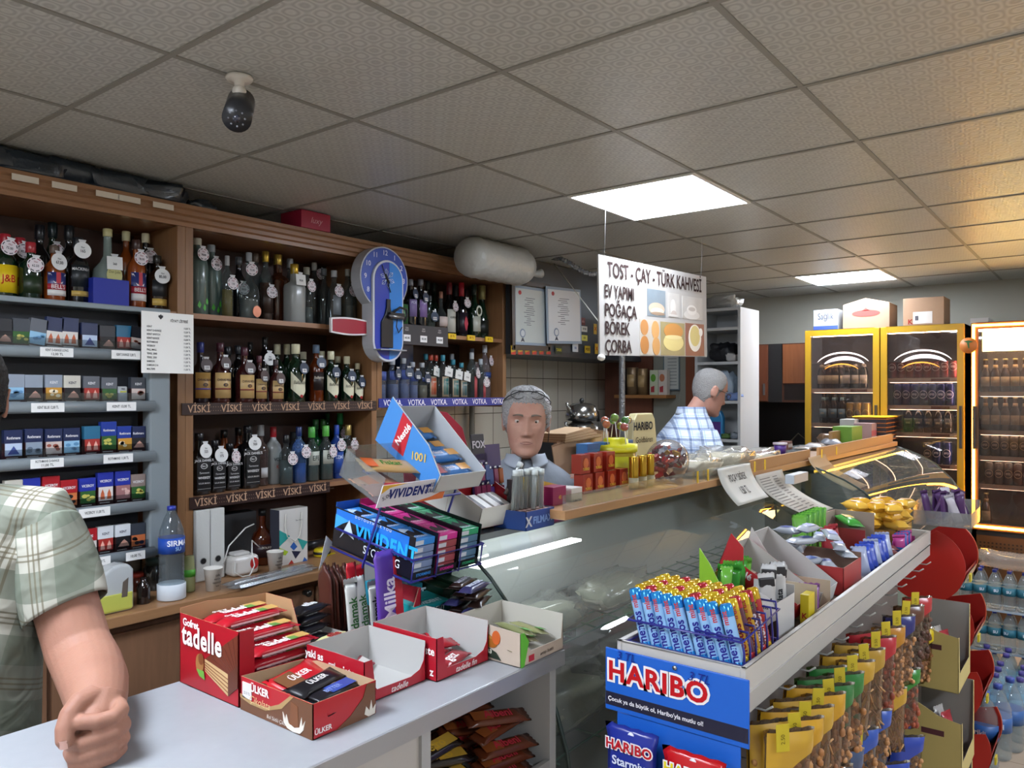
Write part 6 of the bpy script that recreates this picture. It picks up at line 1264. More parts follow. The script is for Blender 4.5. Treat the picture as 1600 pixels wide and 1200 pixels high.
# big clear candy jar lying
t=thing('candy_jar','big round clear jar lying on its side full of red wrapped sweets','jar',(xu(1043,1.38),1.38,WT+.0006)); r=.082
MB().ball((0,0,r),r,GL('e0dcd8',.03,.05,1.5),26,18,1.15,1.0,1.0).build('clear_jar',t)
rr=random.Random(3); b=None
for k in range(48):
    while True:
        v=Vector((rr.uniform(-1,1),rr.uniform(-1,1),rr.uniform(-1,.75)))
        if .3<v.length<.84: break
    c=rr.choice(['8c1c2c','a82434','6a1428','b89030','a02838','5c2a3c','c04838'])
    q=MB(); q.T=Matrix.Translation((v.x*r*1.13,v.y*r,r+v.z*r))@Matrix.Rotation(rr.uniform(0,6),4,Vector((rr.random(),rr.random(),rr.random())).normalized()); q.add([(-.02,-.007,0),(-.02,.007,0),(-.011,.008,.006),(-.011,-.008,.006),(.011,-.008,.006),(.011,.008,.006),(.02,-.007,0),(.02,.007,0),(-.011,-.008,-.006),(-.011,.008,-.006),(.011,-.008,-.006),(.011,.008,-.006)],[(0,1,2,3),(3,2,5,4),(4,5,7,6),(0,1,9,8),(8,9,11,10),(10,11,7,6),(3,4,10,8),(2,5,11,9)],M(c,.25)); q.build('wrapped_sweet',t)
# plastic wrapped bundles
fl=M('bcb4a0',.6,bump=.9,bs=28)
for i,(u,y,w,d,h,lab) in enumerate(((1090,1.375,.28,.17,.07,'pale twisted bundle in clear plastic beside the candy jar'),(1132,1.375,.38,.18,.08,'larger clear wrapped pale bundle on the counter top'),(1180,1.375,.40,.17,.05,'flat end of the clear wrapped pale bundles'))):
    x=xu(u,y); lump('dough_bundle',lab,'bundle',x,y,WT+.001,w,d,h,fl,40+i); lump('plastic_sheet','clear crumpled plastic bag over the %s bundle'%['first pale','second pale','third pale'][i],'plastic bag',x,y+.01,WT+.0005,w+.06,d+.03,h+.03,GL('e4e4e0',.1,.16,1.45),50+i)
# far part of the board
t=thing('plastic_pot','small purple plastic pot with white lid on the counter top','pot',(xu(1219,1.50),1.50,WT+.0006)); MB().lathe([(0,0),(.03,0),(.036,.05),(0,.05)],M('4a2c7c',.4),18).build('pot',t); MB().lathe([(0,.05),(.040,.05),(.040,.062),(0,.064)],M('c0b8c0',.4),18).build('lid',t)
cbx('small_box','flat red carton beside the purple pot',1198,1.53,.13,.08,.02,'9c2430')
cbx('small_box','brown and white box right of the purple pot',1232,1.55,.07,.06,.05,'6a4038',band=(.3,.7,'b8b0a8'))
for k,(u,y,w,d,h,c,lab) in enumerate([(1250,1.45,.16,.10,.02,'b0a8a0','flat grey white packet lying on the far counter top'),(1266,1.42,.20,.12,.035,'c0bcb8','white crumpled packet with brown print'),(1292,1.40,.22,.12,.05,'a8acb8','pale blue and white packet pile'),(1282,1.52,.16,.08,.065,'8a6a50','brown packet behind the pale ones')]):
    t=inb2(lab,xu(u+12,y),y+.02,WT+.004+.0*k,10*k,0,d,w,h,c,'','',.02,band=(.1,.3,'60403c'))
cbx('snack_carton','green carton with red crest in the cardboard tray',1331,1.33,.21,.12,.125,'6a9a34',txt='',band=(.0,.25,'b8b8a8'),rz=-3); 
cbx('snack_carton','white carton top behind the green carton',1335,1.48,.20,.10,.150,'b8b8b4'); cbx('snack_carton','long brown cardboard tray side beside the green carton',1300,1.40,.22,.02,.10,'a07c50'); cbx('snack_carton','pink and grey carton right of the green one',1362,1.36,.16,.12,.125,'a89094',band=(.3,.6,'a85a68'))
t=cbx('stacked_trays','tall stack of dark and orange trays with bright yellow top',1384,1.30,.34,.2,.16,'2c2630')
for k in range(6): MB().box(-.006,.346,-.006,.206,.03*k,.03*k+.006,M('a8682c',.5)).build('tray_rim',t)
MB().box(-.03,.30,-.02,.22,.163,.172,M('e8c020',.4)).build('yellow_board',t,bev=.004)
# ================= SWEETS RACK IN FRONT OF THE CASE =================
RX0,RX1,RY0,RY1,RZ=1.55,3.56,.602,.905,1.08; FR=M('bcb9b4',.35); TZ=1.040
t=thing('sweets_rack','long white framed sweets rack with tray on top and snack bags on its side','rack',(0,0,0))
e=.012; b=MB()
b.box(RX0,RX1,RY0,RY0+e,RZ-.055,RZ,FR).box(RX0,RX1,RY1-e,RY1,RZ-.055,RZ,FR).box(RX0,RX0+e,RY0,RY1,RZ-.055,RZ,FR).box(RX1-e,RX1,RY0,RY1,RZ-.055,RZ,FR); b.build('tray_frame',t,bev=.002)
MB().box(RX0+e,RX1-e,RY0+e,RY1-e,TZ-.006,TZ-.001,M('a8a6a2',.45)).build('tray_floor',t)
MB().box(RX0+.004,RX1-.004,RY0+.002,RY0+.006,RZ-.10,RZ-.056,M('b0ada8',.4)).build('side_profile',t)
MB().box(RX0+.02,RX1-.02,RY0+.12,RY0+.125,.10,RZ-.06,M('6f6a66',.5)).build('peg_board',t)
for x in(RX0+.03,RX0+1.0,RX1-.035): 
    for y in(RY0+.14,RY1-.04): MB().box(x,x+.025,y,y+.025,0,RZ-.06,FR).build('leg',t)
hk=MB(); hk.tube([(0,RY0+.12,0),(0,RY0-.01,0),(0,RY0-.025,.012)],.0025,M('b8b8b4',.5),5); h0=hk.build('hook',t)
for z in(.968,.78,.55):
    for k in range(13):
        if (z,k)==(.968,0): h0.location=(1.64,0,z); continue
        c=h0.copy(); COL.objects.link(c); c.parent=t; c.location=(1.64+k*.148,0,z)
# board with writing
t=thing('sweets_board','blue board lettered haribo with handwritten prices screwed to the rack end','sign',(RX0-.006,.76,0))
zt,zb=1.062,.920
MB().box(-.004,0,-.170,.170,zb,zt,M('1c5ec0',.35)).build('board',t,bev=.002)
MB().box(-.0052,-.0038,-.168,.168,zb+.012,zb+.042,M('1e1e34',.4)).build('dark_band',t)
text('HARIBO',.060,'e8e4e4',t,(-.0055,.040,zt-.052),face='-x',bold=.30,sx=1.03,spacing=1.12); text('HARIBO',.060,'b81820',t,(-.0062,.040,zt-.052),face='-x',bold=.06,sx=1.03,spacing=1.12)
text('Çocuk ya da büyük ol, Haribo\'yla mutlu ol!',.0135,'e4e4ea',t,(-.0060,.045,zb+.027),face='-x',bold=.03)
text('3 TL',.026,'1c2a80',t,(-.0070,.115,zt-.012),face='-x',shear=.2); text('3.TL',.028,'1c2a80',t,(-.0070,-.060,zt-.020),face='-x',shear=.3)
b=MB(); b.cyl((-.004,0,0),(-.0075,0,0),.005,M('b0b0b0',.25,.9)); b.build('screw',t,loc=(0,-.005,zt-.01))
MB().box(-.001,.003,-.15,.14,.60,zb-.001,M('1c5ec0',.4)).build('lower_board',t)
def hbag(lab,y,z1,w,h,c,txt,tc,t2,c2,dx=0):
    t=thing('gummy_bag',lab,'sweets bag',(RX0-.022-dx,y,z1),rot=(0,0,-PI/2)); b=wrapper_mesh(w,h,.024,M(c,.25),seed=int(y*99)); b.v=[(y_,-z_,x_-h/2) for x_,y_,z_ in b.v]; b.build('bag',t)
    text(txt,w*.22,'e8e4e8',t,(0,-.0265,-h*.22),bold=.3,sx=1.0,spacing=1.1); text(txt,w*.22,tc,t,(0,-.0272,-h*.22),bold=.06,sx=1.0,spacing=1.1)
    text(t2,w*.20,c2,t,(0,-.0268,-h*.40),bold=.04); MB().cyl((0,-.016,-.018),(0,-.013,-.018),.008,M('d8d8e0',.4)).build('hang_hole',t)
    b=MB(); rr=random.Random(3)
    for k in range(16): b.ball((rr.uniform(-.4,.4)*w,-.024,-h*rr.uniform(.55,.9)),.007,M(rr.choice(['c83028','d8b020','3a9a3c','d87020','e0e0d8']),.3),8,5,1,.4,1)
    b.build('printed_sweets',t); return t
hbag('blue gummy bag lettered haribo starmix hanging under the blue board',.848,.905,.135,.19,'22308c','HARIBO','b01c28','Starmix','c8d0e8')
hbag('red gummy bag lettered haribo in yellow hanging right of the blue bag',.700,.892,.145,.19,'b8141c','HARIBO','d8c81c','Goldbären','e0d050',.002)
# ---- mint rolls in blue wire rack ----
t=thing('mint_rack','blue wire basket rack holding slanting mint rolls on the tray end','rack',(0,0,0)); bx0,bx1,by0,by1=1.572,1.80,.618,.888
b=MB()
for z in(1.048,1.075,1.125): b.tube([(bx0,by1,z),(bx0,by0,z),(bx1,by0,z+.02*(z>1.1)),(bx1,by1,z+.02*(z>1.1))],.0028,BW,6,closed=True)
b.build('basket_wire',t); b=MB()
for k in range(7):
    x=bx0+.012+k*.034; b.tube([(x,by0+.11,1.128+.006*k),(x,by0+.004,1.128+.006*k),(x,by0,1.10),(x,by0,1.047)],.0026,BW,6)
b.build('divider_wire',t); MB().box(bx0,bx1,by0,by1,1.0415,1.045,BW).build('base_plate',t)
def roll(ci,_p={}):
    if ci in _p: return copy_tree(_p[ci])
    wrap,end,tc,w2,word=[('8ab4dc','2a8ad0','2a2c84','b83838','mint'),('b02c30','c8a020','e8e0e0','d8c830','fruit'),('c09020','d0b028','7a2020','a8303c','fruit'),('5a2c3c','b03038','d8d0e0','5a8a3c','fruit'),('3c3c6c','c0a030','c8c8e0','a83848','cola')][ci]
    t=thing('mint_roll','','sweets roll'); L=.150; r=.0135
    MB().lathe([(r,.012),(r,L-.012)],M(wrap,.22),16,cap=False).build('wrapper',t)
    b=MB(); b.lathe([(0,0),(r*.55,.0),(r*.8,.002),(r*1.02,.006),(r*1.02,.026),(r,.028)],M(end,.15,.35),16); b.build('foil_end',t); b=MB(); b.lathe([(r,L-.028),(r*1.02,L-.026),(r*1.02,L-.006),(r*.8,L-.001),(r*.5,L-.003),(0,L-.004)],M(end,.15,.35),16); b.build('foil_end',t)
    for a in (0,2.2,-2.2):
        me=tmesh('mentos',.026,INK(tc),.05,.95).copy()
        for v in me.vertices:
            x,y,z=v.co; an=a-z/r; v.co=((r+.0006)*math.sin(an),-(r+.0006)*math.cos(an),L*.40+x)
        link('lettering',me,t)
        me=tmesh(word,.017,INK(w2),.05,.95).copy()
        for v in me.vertices:
            x,y,z=v.co; an=a-z/r; v.co=((r+.0007)*math.sin(an),-(r+.0007)*math.cos(an),L*.80+x)
        link('lettering',me,t)
    b=MB()
    _p[ci]=t; return t
for row in range(6):
    for k in range(9):
        y=.868-k*.0275; x=1.592+row*.031
        q=roll(0 if row==0 else [1,2,1,3,4,2,1,3,2][(k+row*2)%9]); q.location=(x,y-.022,1.0495+(.004 if row else 0)); 
        rr=random.Random(row*9+k); q.rotation_euler=(R(-17+rr.uniform(-2,2)) ,R(3),R(-35+rr.uniform(-9,9)) if 0 else 0)
        m=Matrix.Rotation(R(-17+rr.uniform(-1.5,1.5)),3,'X')@Matrix.Rotation(R(3),3,'Y')@Matrix.Rotation(R(-80+rr.uniform(-20,20)),3,'Z'); q.rotation_euler=m.to_euler()
        tag(q,('pale blue mint roll lettered mentos, %s from left in the front row' if row==0 else 'coloured fruit sweets roll, %s from left in row %s behind the mints')%((ORD[k],) if row==0 else (ORD[k],['','two','three','four','five','six'][row])),group='sweets rolls in the blue basket')
TF=TZ+.0005
# ---- lime box ----
x=xu(1042,.87); t=thing('snack_box','lime green open carton with pointed flap, filled with green bars, at rack rear','box',(1.90,.862,TF)); 
MB().prism([(0,0),(.0,.20),(-.03,.16),(-.09,.05),(-.09,0)],0,.0025,M('86b82c',.4),'x').prism([(0,0),(.0,.20),(-.03,.16),(-.09,.05),(-.09,0)],.0025,.004,M('b8c4a0',.5),'x').build('side_flap',t); MB().box(.0,.20,-.09,-.0885,0,.05,M('86b82c',.4)).box(.198,.20,-.09,0,0,.06,M('86b82c',.4)).box(0,.2,-.0015,0,0,.12,M('86b82c',.4)).build('walls',t)
text('ETi',.020,'b02828',t,(-.002,-.035,.075),face='-x',bold=.08); text('içimde',.016,'e0e8d0',t,(-.002,-.055,.04),face='-x',bold=.03)
for k in range(8):
    z=TF+.006; b_=thing('snack_bar','bright green snack bar standing in the lime carton, %s one from the front'%ORD[k],'snack bar',(1.918+.022*k,.80+.02*(k%2),z),rot=(R(-6+4*(k%3)),R(4),R(-50))); w_=wrapper_mesh(.034,.15,.016,M('3c9430' if k%3 else '6ab040',.2),seed=k); w_.v=[(y_,-z_+.008,x_+.075) for x_,y_,z_ in w_.v]; w_.build('wrapper',b_)
# ---- generic upright packs / lying packs in the tray ----
def standp(name,lab,cat,x,y,z,w,h,th,c,rz,lean=6,txt='',tc='202020',ts=.016,end=None,roll_=0):
    t=thing(name,lab,cat,(x,y,z),rot=(Matrix.Rotation(R(rz),3,'Z')@Matrix.Rotation(R(-lean),3,'X')@Matrix.Rotation(R(roll_),3,'Y')).to_euler()); b=wrapper_mesh(w,h,th,M(c,.28),seed=int(x*777)%97); b.v=[(y_,-z_+th/2,x_+h/2) for x_,y_,z_ in b.v]; b.build('wrapper',t)
    if end: MB().box(-w*.45,w*.45,-th*.42,th*.42,h*.80,h*.93,M(end,.35)).build('end_cap_print',t,bev=.002)
    if txt: text(txt,ts,tc,t,(0,-th/2-.0016,h*.42),roll=-PI/2,bold=.04)
    return t
# white biscolata box
t=thing('biscuit_box','white open carton lettered biscolata with rounded front behind the mint basket','box',(1.86,.645,TF)); 
cc=[(-.0,0),(.105,0),(.105,.06)]+[(.0525+.0525*math.cos(PI*k/12),.07+.05*math.sin(PI*k/12)) for k in range(13)]+[(0,.06)]
MB().prism([(a,c) for a,c in cc],0,.002,M('c4c2c0',.5),'x').build('rounded_front',t); MB().box(.002,.13,.0,.0015,0,.10,M('bcbab8',.5)).box(.002,.13,.104,.1055,0,.10,M('bcbab8',.5)).box(.1285,.13,0,.105,0,.12,M('bcbab8',.5)).build('walls',t); text('Biscolata',.020,'38343c',t,(-.002,.055,.088),face='-x',shear=.2); b=MB(); b.prism([(.0,.0),(.05,.0),(.03,.03),(.015,.05),(.0,.06)],-.0015,-.0003,M('2c201c',.4),'x'); b.build('dark_picture',t)
for k in range(5): standp('biscuit_bar','silver white biscuit bar with dark top, %s in the white carton'%ORD[k],'snack bar',1.885+.022*k,.665+.02*(k%3),TF+.004,.040,.165+.01*(k%2),.02,['b4b4b4','c8c8c8','a8a8aa','c0c0c0','b0b0b0'][k],-58,[-3,4,0,6,2][k],'Biscolata','2c2c30',.020,end='222226' if k!=2 else None,roll_=[-6,2,5,-2,3][k])
# small yellow box & purple
t=thing('small_box','narrow yellow carton standing beside the purple pack on the tray edge','box',(2.04,.625,TF)); MB().box(0,.05,0,.022,0,.085,M('c8b418',.4)).build('carton',t,bev=.001); text('K',.02,'a02828',t,(-.001,.011,.03),face='-x',bold=.05)
standp('sweets_pack','purple pack leaning in a brown carton beside the yellow box','sweets pack',2.14,.655,TF+.002,.06,.09,.03,'80488c',-60)
t=tray('snack_box','brown and white open carton at the tray edge behind the yellow box',(2.10,.622,TF),.12,.12,.035,.09,.10,.09,M('b0a088',.5),M('a89880',.6))
# red nestlé tray tilted
t=tray('chocolate_box','tilted red carton lettered nestlé with yellow 75 badge on the sweets rack',(2.02,.668,TF+.012),.16,.225,[(0,.05),(1,.05)],[(0,.10),(1,.10)],[(0,.055),(.72,.075),(.8,.12),(1,.14)],[(0,.055),(1,.10)],M('ac1c26',.4),M('b0aca6',.55),rot=(R(22),0,0))
text('Nestlé',.026,'dcd8d8',t,(-.0015,.165,.055),face='-x',bold=.05,roll=.0)
b=MB(); b.prism([(.045+(.026 if k%2 else .022)*math.cos(k*PI/16),.034+(.026 if k%2 else .022)*math.sin(k*PI/16)) for k in range(32)],-.0018,-.0005,M('d0bc28',.4),'x'); b.build('star_badge',t); text('75',.026,'7c1c20',t,(-.0028,.045,.034),face='-x',bold=.04)
for k in range(5): inb2('dark red chocolate bar in the tilted carton, %s row'%ORD[k],2.10,.70+.038*k,TF+.040+.016*k,4,22,.036,.13,.018,'8c2028' if k%2 else 'a09488','','',.02,band=(.1,.4,'b8a898'))
# long white carton
t=tray('snack_box','long white open carton slanting behind the red one on the rack',(2.21,.655,TF+.006),.15,.235,[(0,.05),(1,.05)],[(0,.13),(1,.13)],[(0,.05),(.6,.07),(1,.15)],[(0,.05),(1,.13)],M('b8b6b2',.5),M('b4b2ae',.55),rot=(R(16),0,0))
for k in range(5): inb2('violet and white biscuit pack in the long white carton, %s row'%ORD[k],2.285,.68+.036*k,TF+.030+.011*k,8,16,.034,.12,.02,['5a3a8c','c0b8c0','a82838','c0b8c0','4a2c7c'][k],'','',.02,band=(.0,.3,'b03040'))
# red brown carton with silver wafers
t=tray('snack_box','red brown carton piled with silver and blue wafer packs on the rack',(2.42,.640,TF),.20,.235,.085,.10,.085,.10,M('a02c2c',.4),M('94786a',.6))
for k in range(11):
    rr=random.Random(k+50); inb2('silver blue wafer pack, %s of the loose pile on the red brown carton'%ORD[k],2.44+.17*rr.random(),.68+.15*rr.random(),TF+.060+.011*k,rr.uniform(-30,60),rr.uniform(-6,10),.045,.12,.022,'aab0ba','','',.02,band=(rr.uniform(-.1,.1),.35,'3c4c90'),rough=.22)
# green bars carton
t=tray('snack_box','green carton of upright green bars at rack rear by the paper sheet',(2.50,.872,TF+.055),.13,.03,.075,.09,.07,.07,M('4a8c30',.4),M('6a9c50',.5)) if 0 else None
for k in range(9): standp('snack_bar','green wrapped bar, %s in the upright row behind the silver wafers'%ORD[k],'snack bar',2.66+.028*k,.845,TF+.002,.05,.19,.026,'4a9430' if k%2 else '6cb040',-60,2)
for k in range(3): standp('snack_bar','red chocolate bar, %s standing behind the red brown carton'%ORD[k],'snack bar',2.70+.05*k,.76,TF+.002,.045,.15,.02,'9c2430',-50+12*k,8)
# tray section with blue packs
for k in range(7): standp('biscuit_pack','shiny blue and white biscuit pack, %s in the leaning row at the tray edge'%ORD[k],'biscuit pack',2.72+.055*k,.655,TF+.002,.055,.10,.026,'2c48b0' if k%3 else '9aa4c0',-48,24)
for k in range(6):
    rr=random.Random(k+80); inb2('dark wrapped chocolate bar, %s in the loose heap near the tray end'%ORD[k],3.12+.05*k,.66+.03*(k%2),TF+.004+.012*(k%2),rr.uniform(20,100),rr.uniform(0,12),.045,.11,.022,rr.choice(['5c3038','3c2428','80584c','6c3c3c']),'','',.02,band=(.1,.3,'b0a4a0'))
t=tray('snack_box','tall red and white carton with open front near the tray middle',(2.92,.70,TF),.10,.14,.05,.17,.12,.17,M('8c2a2c',.4),M('a08c80',.6),rot=(0,0,R(-4)))
inb2('green and gold packet lying on the red and white carton',2.97,.77,TF+.125,40,10,.06,.13,.03,'3c8c34','','',.02,band=(.1,.3,'c0a040'))
t=tray('snack_box','golden brown carton under the heap of yellow packs at the rack end',(3.24,.665,TF),.28,.20,.075,.085,.075,.085,M('b08438',.45),M('a0824c',.6))
for k in range(26):
    rr=random.Random(k+120); lay=k//9
    b_=inb2('golden yellow cake pack, %s of the heap at the far end of the rack'%ORD[k],3.24+.26*((k%3)+.3+rr.uniform(-.2,.2))/3,.66+.2*(((k//3)%3)+.4+rr.uniform(-.2,.2))/3,TF+.078+.030*lay,rr.uniform(-40,60),rr.uniform(-8,8),.065,.115,.038,'c8962c' if k%2 else 'd4a840','','',.02,rough=.22,band=(0,.25,'b87c24'),group='yellow cake packs')
t=tray('snack_box','blue and pink carton of small packs at the tray edge by the rack end',(3.16,.618,TF),.17,.045,.03,.05,.03,.05,M('2c68b0',.4),M('a03c7c',.5))
for k in range(5): standp('snack_bar','blue and magenta pack, %s in the small edge carton'%ORD[k],'snack bar',3.18+.03*k,.640,TF+.004,.05,.07,.02,'2c60b0' if k%2 else 'a83c80',-50,10)
for k in range(14):
    rr=random.Random(k+200); standp('snack_bar','%s bar in the clear box at the very end of the rack, %s one'%('dark purple' if k%3 else 'silver white',ORD[k]),'snack bar',3.60+.045*(k%5),.50+.055*(k//5),1.104,.036,.13+.02*rr.random(),.018,'4a2c5c' if k%3 else 'a8a4ac',rr.uniform(-75,-20),rr.uniform(-14,20),'','c8c0d0',.02,roll_=rr.uniform(-25,25))
t=tray('snack_box','clear plastic open box holding the purple bars beyond the rack end',(3.575,.46,1.099),.25,.21,.06,.09,.06,.09,GL('dcdcdc',.05,.15,1.5),GL('dcdcdc',.05,.15,1.5))
# ---- snack bags on hooks ----
NUT={'pea':('b07c4a',.0075,1.),'stick':('b08050',.006,2.2),'chick':('a8703c',.0085,1.),'red':('8c3c24',.008,1.2),'choc':('4a2c20',.009,1.),'mix':('94603c',.007,1.4)}
def nutbag(lab,x,y,ztop,w,h,top,nut,rz,txt='',clear='c8b8a0',_c={}):
    key=(round(w,3),round(h,3),top,nut,txt)
    if key in _c: t=copy_tree(_c[key]); t.location=(x,y,ztop); t.rotation_euler=(R(3),R(random.uniform(-5,5)),R(rz)); return tag(t,lab)
    t=thing('snack_bag',lab,'snack bag',(x,y,ztop),rot=(R(3),0,R(rz))); b=wrapper_mesh(w,h,.036,GL(clear,.10,.05,1.45),seed=len(_c)); b.v=[(y_,-z_+.018,x_-h/2) for x_,y_,z_ in b.v]; b.build('bag_film',t)
    MB().grid(lambda s,q:((s-.5)*w*.9,-(.0045+.0175*min(1,.1+q*2.6)**.6*max(0,1-abs(2*s-1)**4)**.5)-.0012,-.004-q*h*(.17+.36*(1-s)**1.6)),8,5,M(top,.28)).build('printed_panel',t,fix=False)
    MB().grid(lambda s,q:((s-.5)*w*.92,.006,-.004-q*h*.9),2,2,M(top,.4)).build('back_print',t,fix=False)
    if txt: text(txt,w*.3,'2c2820' if top in('c8b01c','b8902c') else 'd8d4d0',t,(0,-.0225,-h*.30),bold=.06,sx=.8)
    c,r,el=NUT[nut]; b=MB(); rr=random.Random(len(_c)+5)
    for k in range(170 if nut!='stick' else 110):
        q=Vector((rr.uniform(-.40,.40)*w,rr.uniform(-.0165,.004)*(1-.4*abs(k%7-3)/3),-h*(1-.07-.60*rr.random()**1.15)));  m=M(c,.5) if k%2 else M({'b07c4a':'c49060','b08050':'c0925c','a8703c':'b8844c','8c3c24':'a04c2c','4a2c20':'5c3a2c','94603c':'a87448'}[c],.5)
        if nut=='stick': a=rr.uniform(-.9,.9); d=Vector((math.sin(a),0,math.cos(a)))*r*el; b.tube([q-d,q+d],r*.38,m,5)
        else: b.ball(q,r*rr.uniform(.85,1.15),m,7,5,1,.8,el if el>1 else 1)
    o=b.build('nuts',t); o['kind']='stuff'
    _c[key]=t; return t
row1=[(1190,1100,'b8902c','chick','yellow backed bag of round chickpeas'),(1208,1086,'c09020','chick','yellow backed bag of chickpeas'),(1226,1072,'b8902c','stick','yellow bag of crunchy sticks'),(1247,1055,'c09020','mix','yellow and brown snack bag'),(1262,1040,'2c6c34','pea','green backed bag of peanuts'),(1280,1028,'287030','chick','dark green bag of nuts'),(1300,1008,'b8902c','stick','clear bag of slivered sticks with yellow top'),(1318,990,'a8842c','stick','clear bag of sticks with olive label'),(1338,965,'a8202c','red','red shiny snack bag'),(1354,950,'b07820','pea','orange brown snack bag'),(1372,938,'22286c','pea','navy blue snack bag'),(1388,925,'5c3828','choc','brown chocolate snack bag'),(1402,908,'a82c30','choc','red and white chocolate snack bag')]
for k,(u,v,c,n_,lab) in enumerate(row1):
    x=xu(u+8,.575); 
    for q in range(1 if k>8 else 2):
        nutbag('%s, %s in the top row%s'%(lab,ORD[k],', rear one' if q else ''),x+.020*q,RY0-.028-.045*(0 if q else 1)+.0,.962,.115,.225,c,n_,-42,'')
    t=thing('price_tag','small yellow price tag on a hook, %s in the top row'%ORD[k],'price tag',(x-.045,RY0-.075,.985),rot=(0,R(random.uniform(-6,6)),R(-42)),group='yellow price tags, top row'); MB().box(-.014,.014,-.0008,.0008,-.055,0,M('c0ac20',.5)).build('tag',t); text('2.50',.012,'4c4420',t,(0,-.0018,-.03),roll=-PI/2)
row2=[(1250,'3a3438','mix','dark brown snack bag'),(1272,'3c3a3c','mix','grey brown snack bag'),(1292,'3c4c6c','pea','grey blue snack bag'),(1318,'2c50a8','pea','blue bag of peanuts'),(1342,'2c50a8','pea','blue bag of peanuts'),(1368,'b8902c','stick','yellow topped bag of small sticks'),(1392,'2c7c2c','red','green striped bag of red nuts'),(1418,'c8b01c','pea','yellow bag lettered nutz')]
for k,(u,c,n_,lab) in enumerate(row2):
    x=xu(u+6,.56); nutbag('%s, %s in the middle row of hooks'%(lab,ORD[k]),x,RY0-.07,.772 if k<7 else .84,.12 if k<7 else .11,.20,c,n_,-42,'nutz' if 'nutz' in lab else '')
    t=thing('price_tag','small yellow price tag on a hook, %s in the middle row'%ORD[k],'price tag',(x-.045,RY0-.078,.795),rot=(0,R(random.uniform(-8,8)),R(-42)),group='yellow price tags, middle row'); MB().box(-.016,.016,-.0008,.0008,-.05,0,M('c0ac20',.5)).build('tag',t); text('1.50',.012,'4c4420',t,(0,-.0018,-.026),roll=-PI/2)
for k,(x,c,n_) in enumerate(((1.62,'5c3c28','mix'),(1.78,'3a3438','mix'),(1.95,'2c50a8','pea'),(2.12,'2c48a0','pea'),(2.30,'2c3c7c','red'),(2.52,'2440a0','pea'),(2.75,'2440a0','pea'))):
    nutbag('%s snack bag, %s in the bottom row of hooks'%({'5c3c28':'brown','3a3438':'dark grey'}.get(c,'blue'),ORD[k]),x,RY0-.07,.545,.13,.22,c,n_,-42)
# ---- cream cartons ----
CR=M('b8a868',.5)
for k,(x,y,z,w,d,h,lab) in enumerate(((2.98,.42,.63,.26,.17,.25,'tall cream display carton with grey inside, topmost behind the snack bags'),(2.90,.40,.36,.28,.17,.265,'cream display carton, second of the stack at the rack side'),(2.84,.40,.0,.30,.18,.355,'cream display carton standing on the floor at the rack side'))):
    t=tray('display_carton',lab,(x,y,z+.001),w,d,[(0,h*.75),(.06,h*.75),(.10,h*.25),(.90,h*.25),(.94,h),(1,h)],[(0,h),(1,h)],[(0,h*.75),(.4,h*.8),(1,h)],[(0,h),(1,h)],CR,M('8f8c88',.6)); MB().box(-.001,0,d*.3,d*.7,h*.55,h*.62,M('50242c',.5)).build('handle_slot',t)
    for q in range(6): standp('snack_pack','white and red pack in the %s cream carton, %s one'%(['topmost','second','lowest'][k],ORD[q]),'snack pack',x+.03+.038*q,y+.06+.03*(q%2),z+.004,.06,h*.62,.03,'b0aca8' if q%2 else '9c3038',-20,6)
# ---- red bins ----
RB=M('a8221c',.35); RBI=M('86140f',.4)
for k in range(4):
    zc_=.925-.243*k; x0,x1=3.62,3.97; cy=.640-.030*k; r=.155
    t=thing('sweets_bin','red round fronted plastic bin, %s of the stack at the rack end'%['topmost','second','third','lowest'][k],'bin',(x0,cy,zc_))
    A0_=72 if k==0 else 30; A=[R(A0_)-R(1)*i*(A0_+180)/30 for i in range(31)]          # from the upper front rim round the belly to the back
    P=[(-r*math.cos(a),r*math.sin(a)) for a in A]
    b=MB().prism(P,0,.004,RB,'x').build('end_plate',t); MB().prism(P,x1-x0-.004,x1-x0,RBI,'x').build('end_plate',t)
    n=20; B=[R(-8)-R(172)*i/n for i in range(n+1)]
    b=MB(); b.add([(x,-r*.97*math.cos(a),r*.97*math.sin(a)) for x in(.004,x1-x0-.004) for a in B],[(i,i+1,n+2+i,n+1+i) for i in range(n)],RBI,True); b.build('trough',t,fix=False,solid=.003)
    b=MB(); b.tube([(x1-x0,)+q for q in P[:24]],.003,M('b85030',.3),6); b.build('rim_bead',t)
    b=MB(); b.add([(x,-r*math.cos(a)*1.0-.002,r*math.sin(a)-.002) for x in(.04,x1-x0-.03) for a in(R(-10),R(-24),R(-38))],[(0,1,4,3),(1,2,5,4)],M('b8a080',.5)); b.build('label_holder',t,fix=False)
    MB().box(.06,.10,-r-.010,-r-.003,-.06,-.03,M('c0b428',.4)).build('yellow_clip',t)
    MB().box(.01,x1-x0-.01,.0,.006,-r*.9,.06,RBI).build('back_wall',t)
o=tag(MB().box(3.64,3.95,.835,.875,0,1.02,M('7c7874',.5)).build('bin_stand'),'grey upright panel carrying the four red bins','stand')
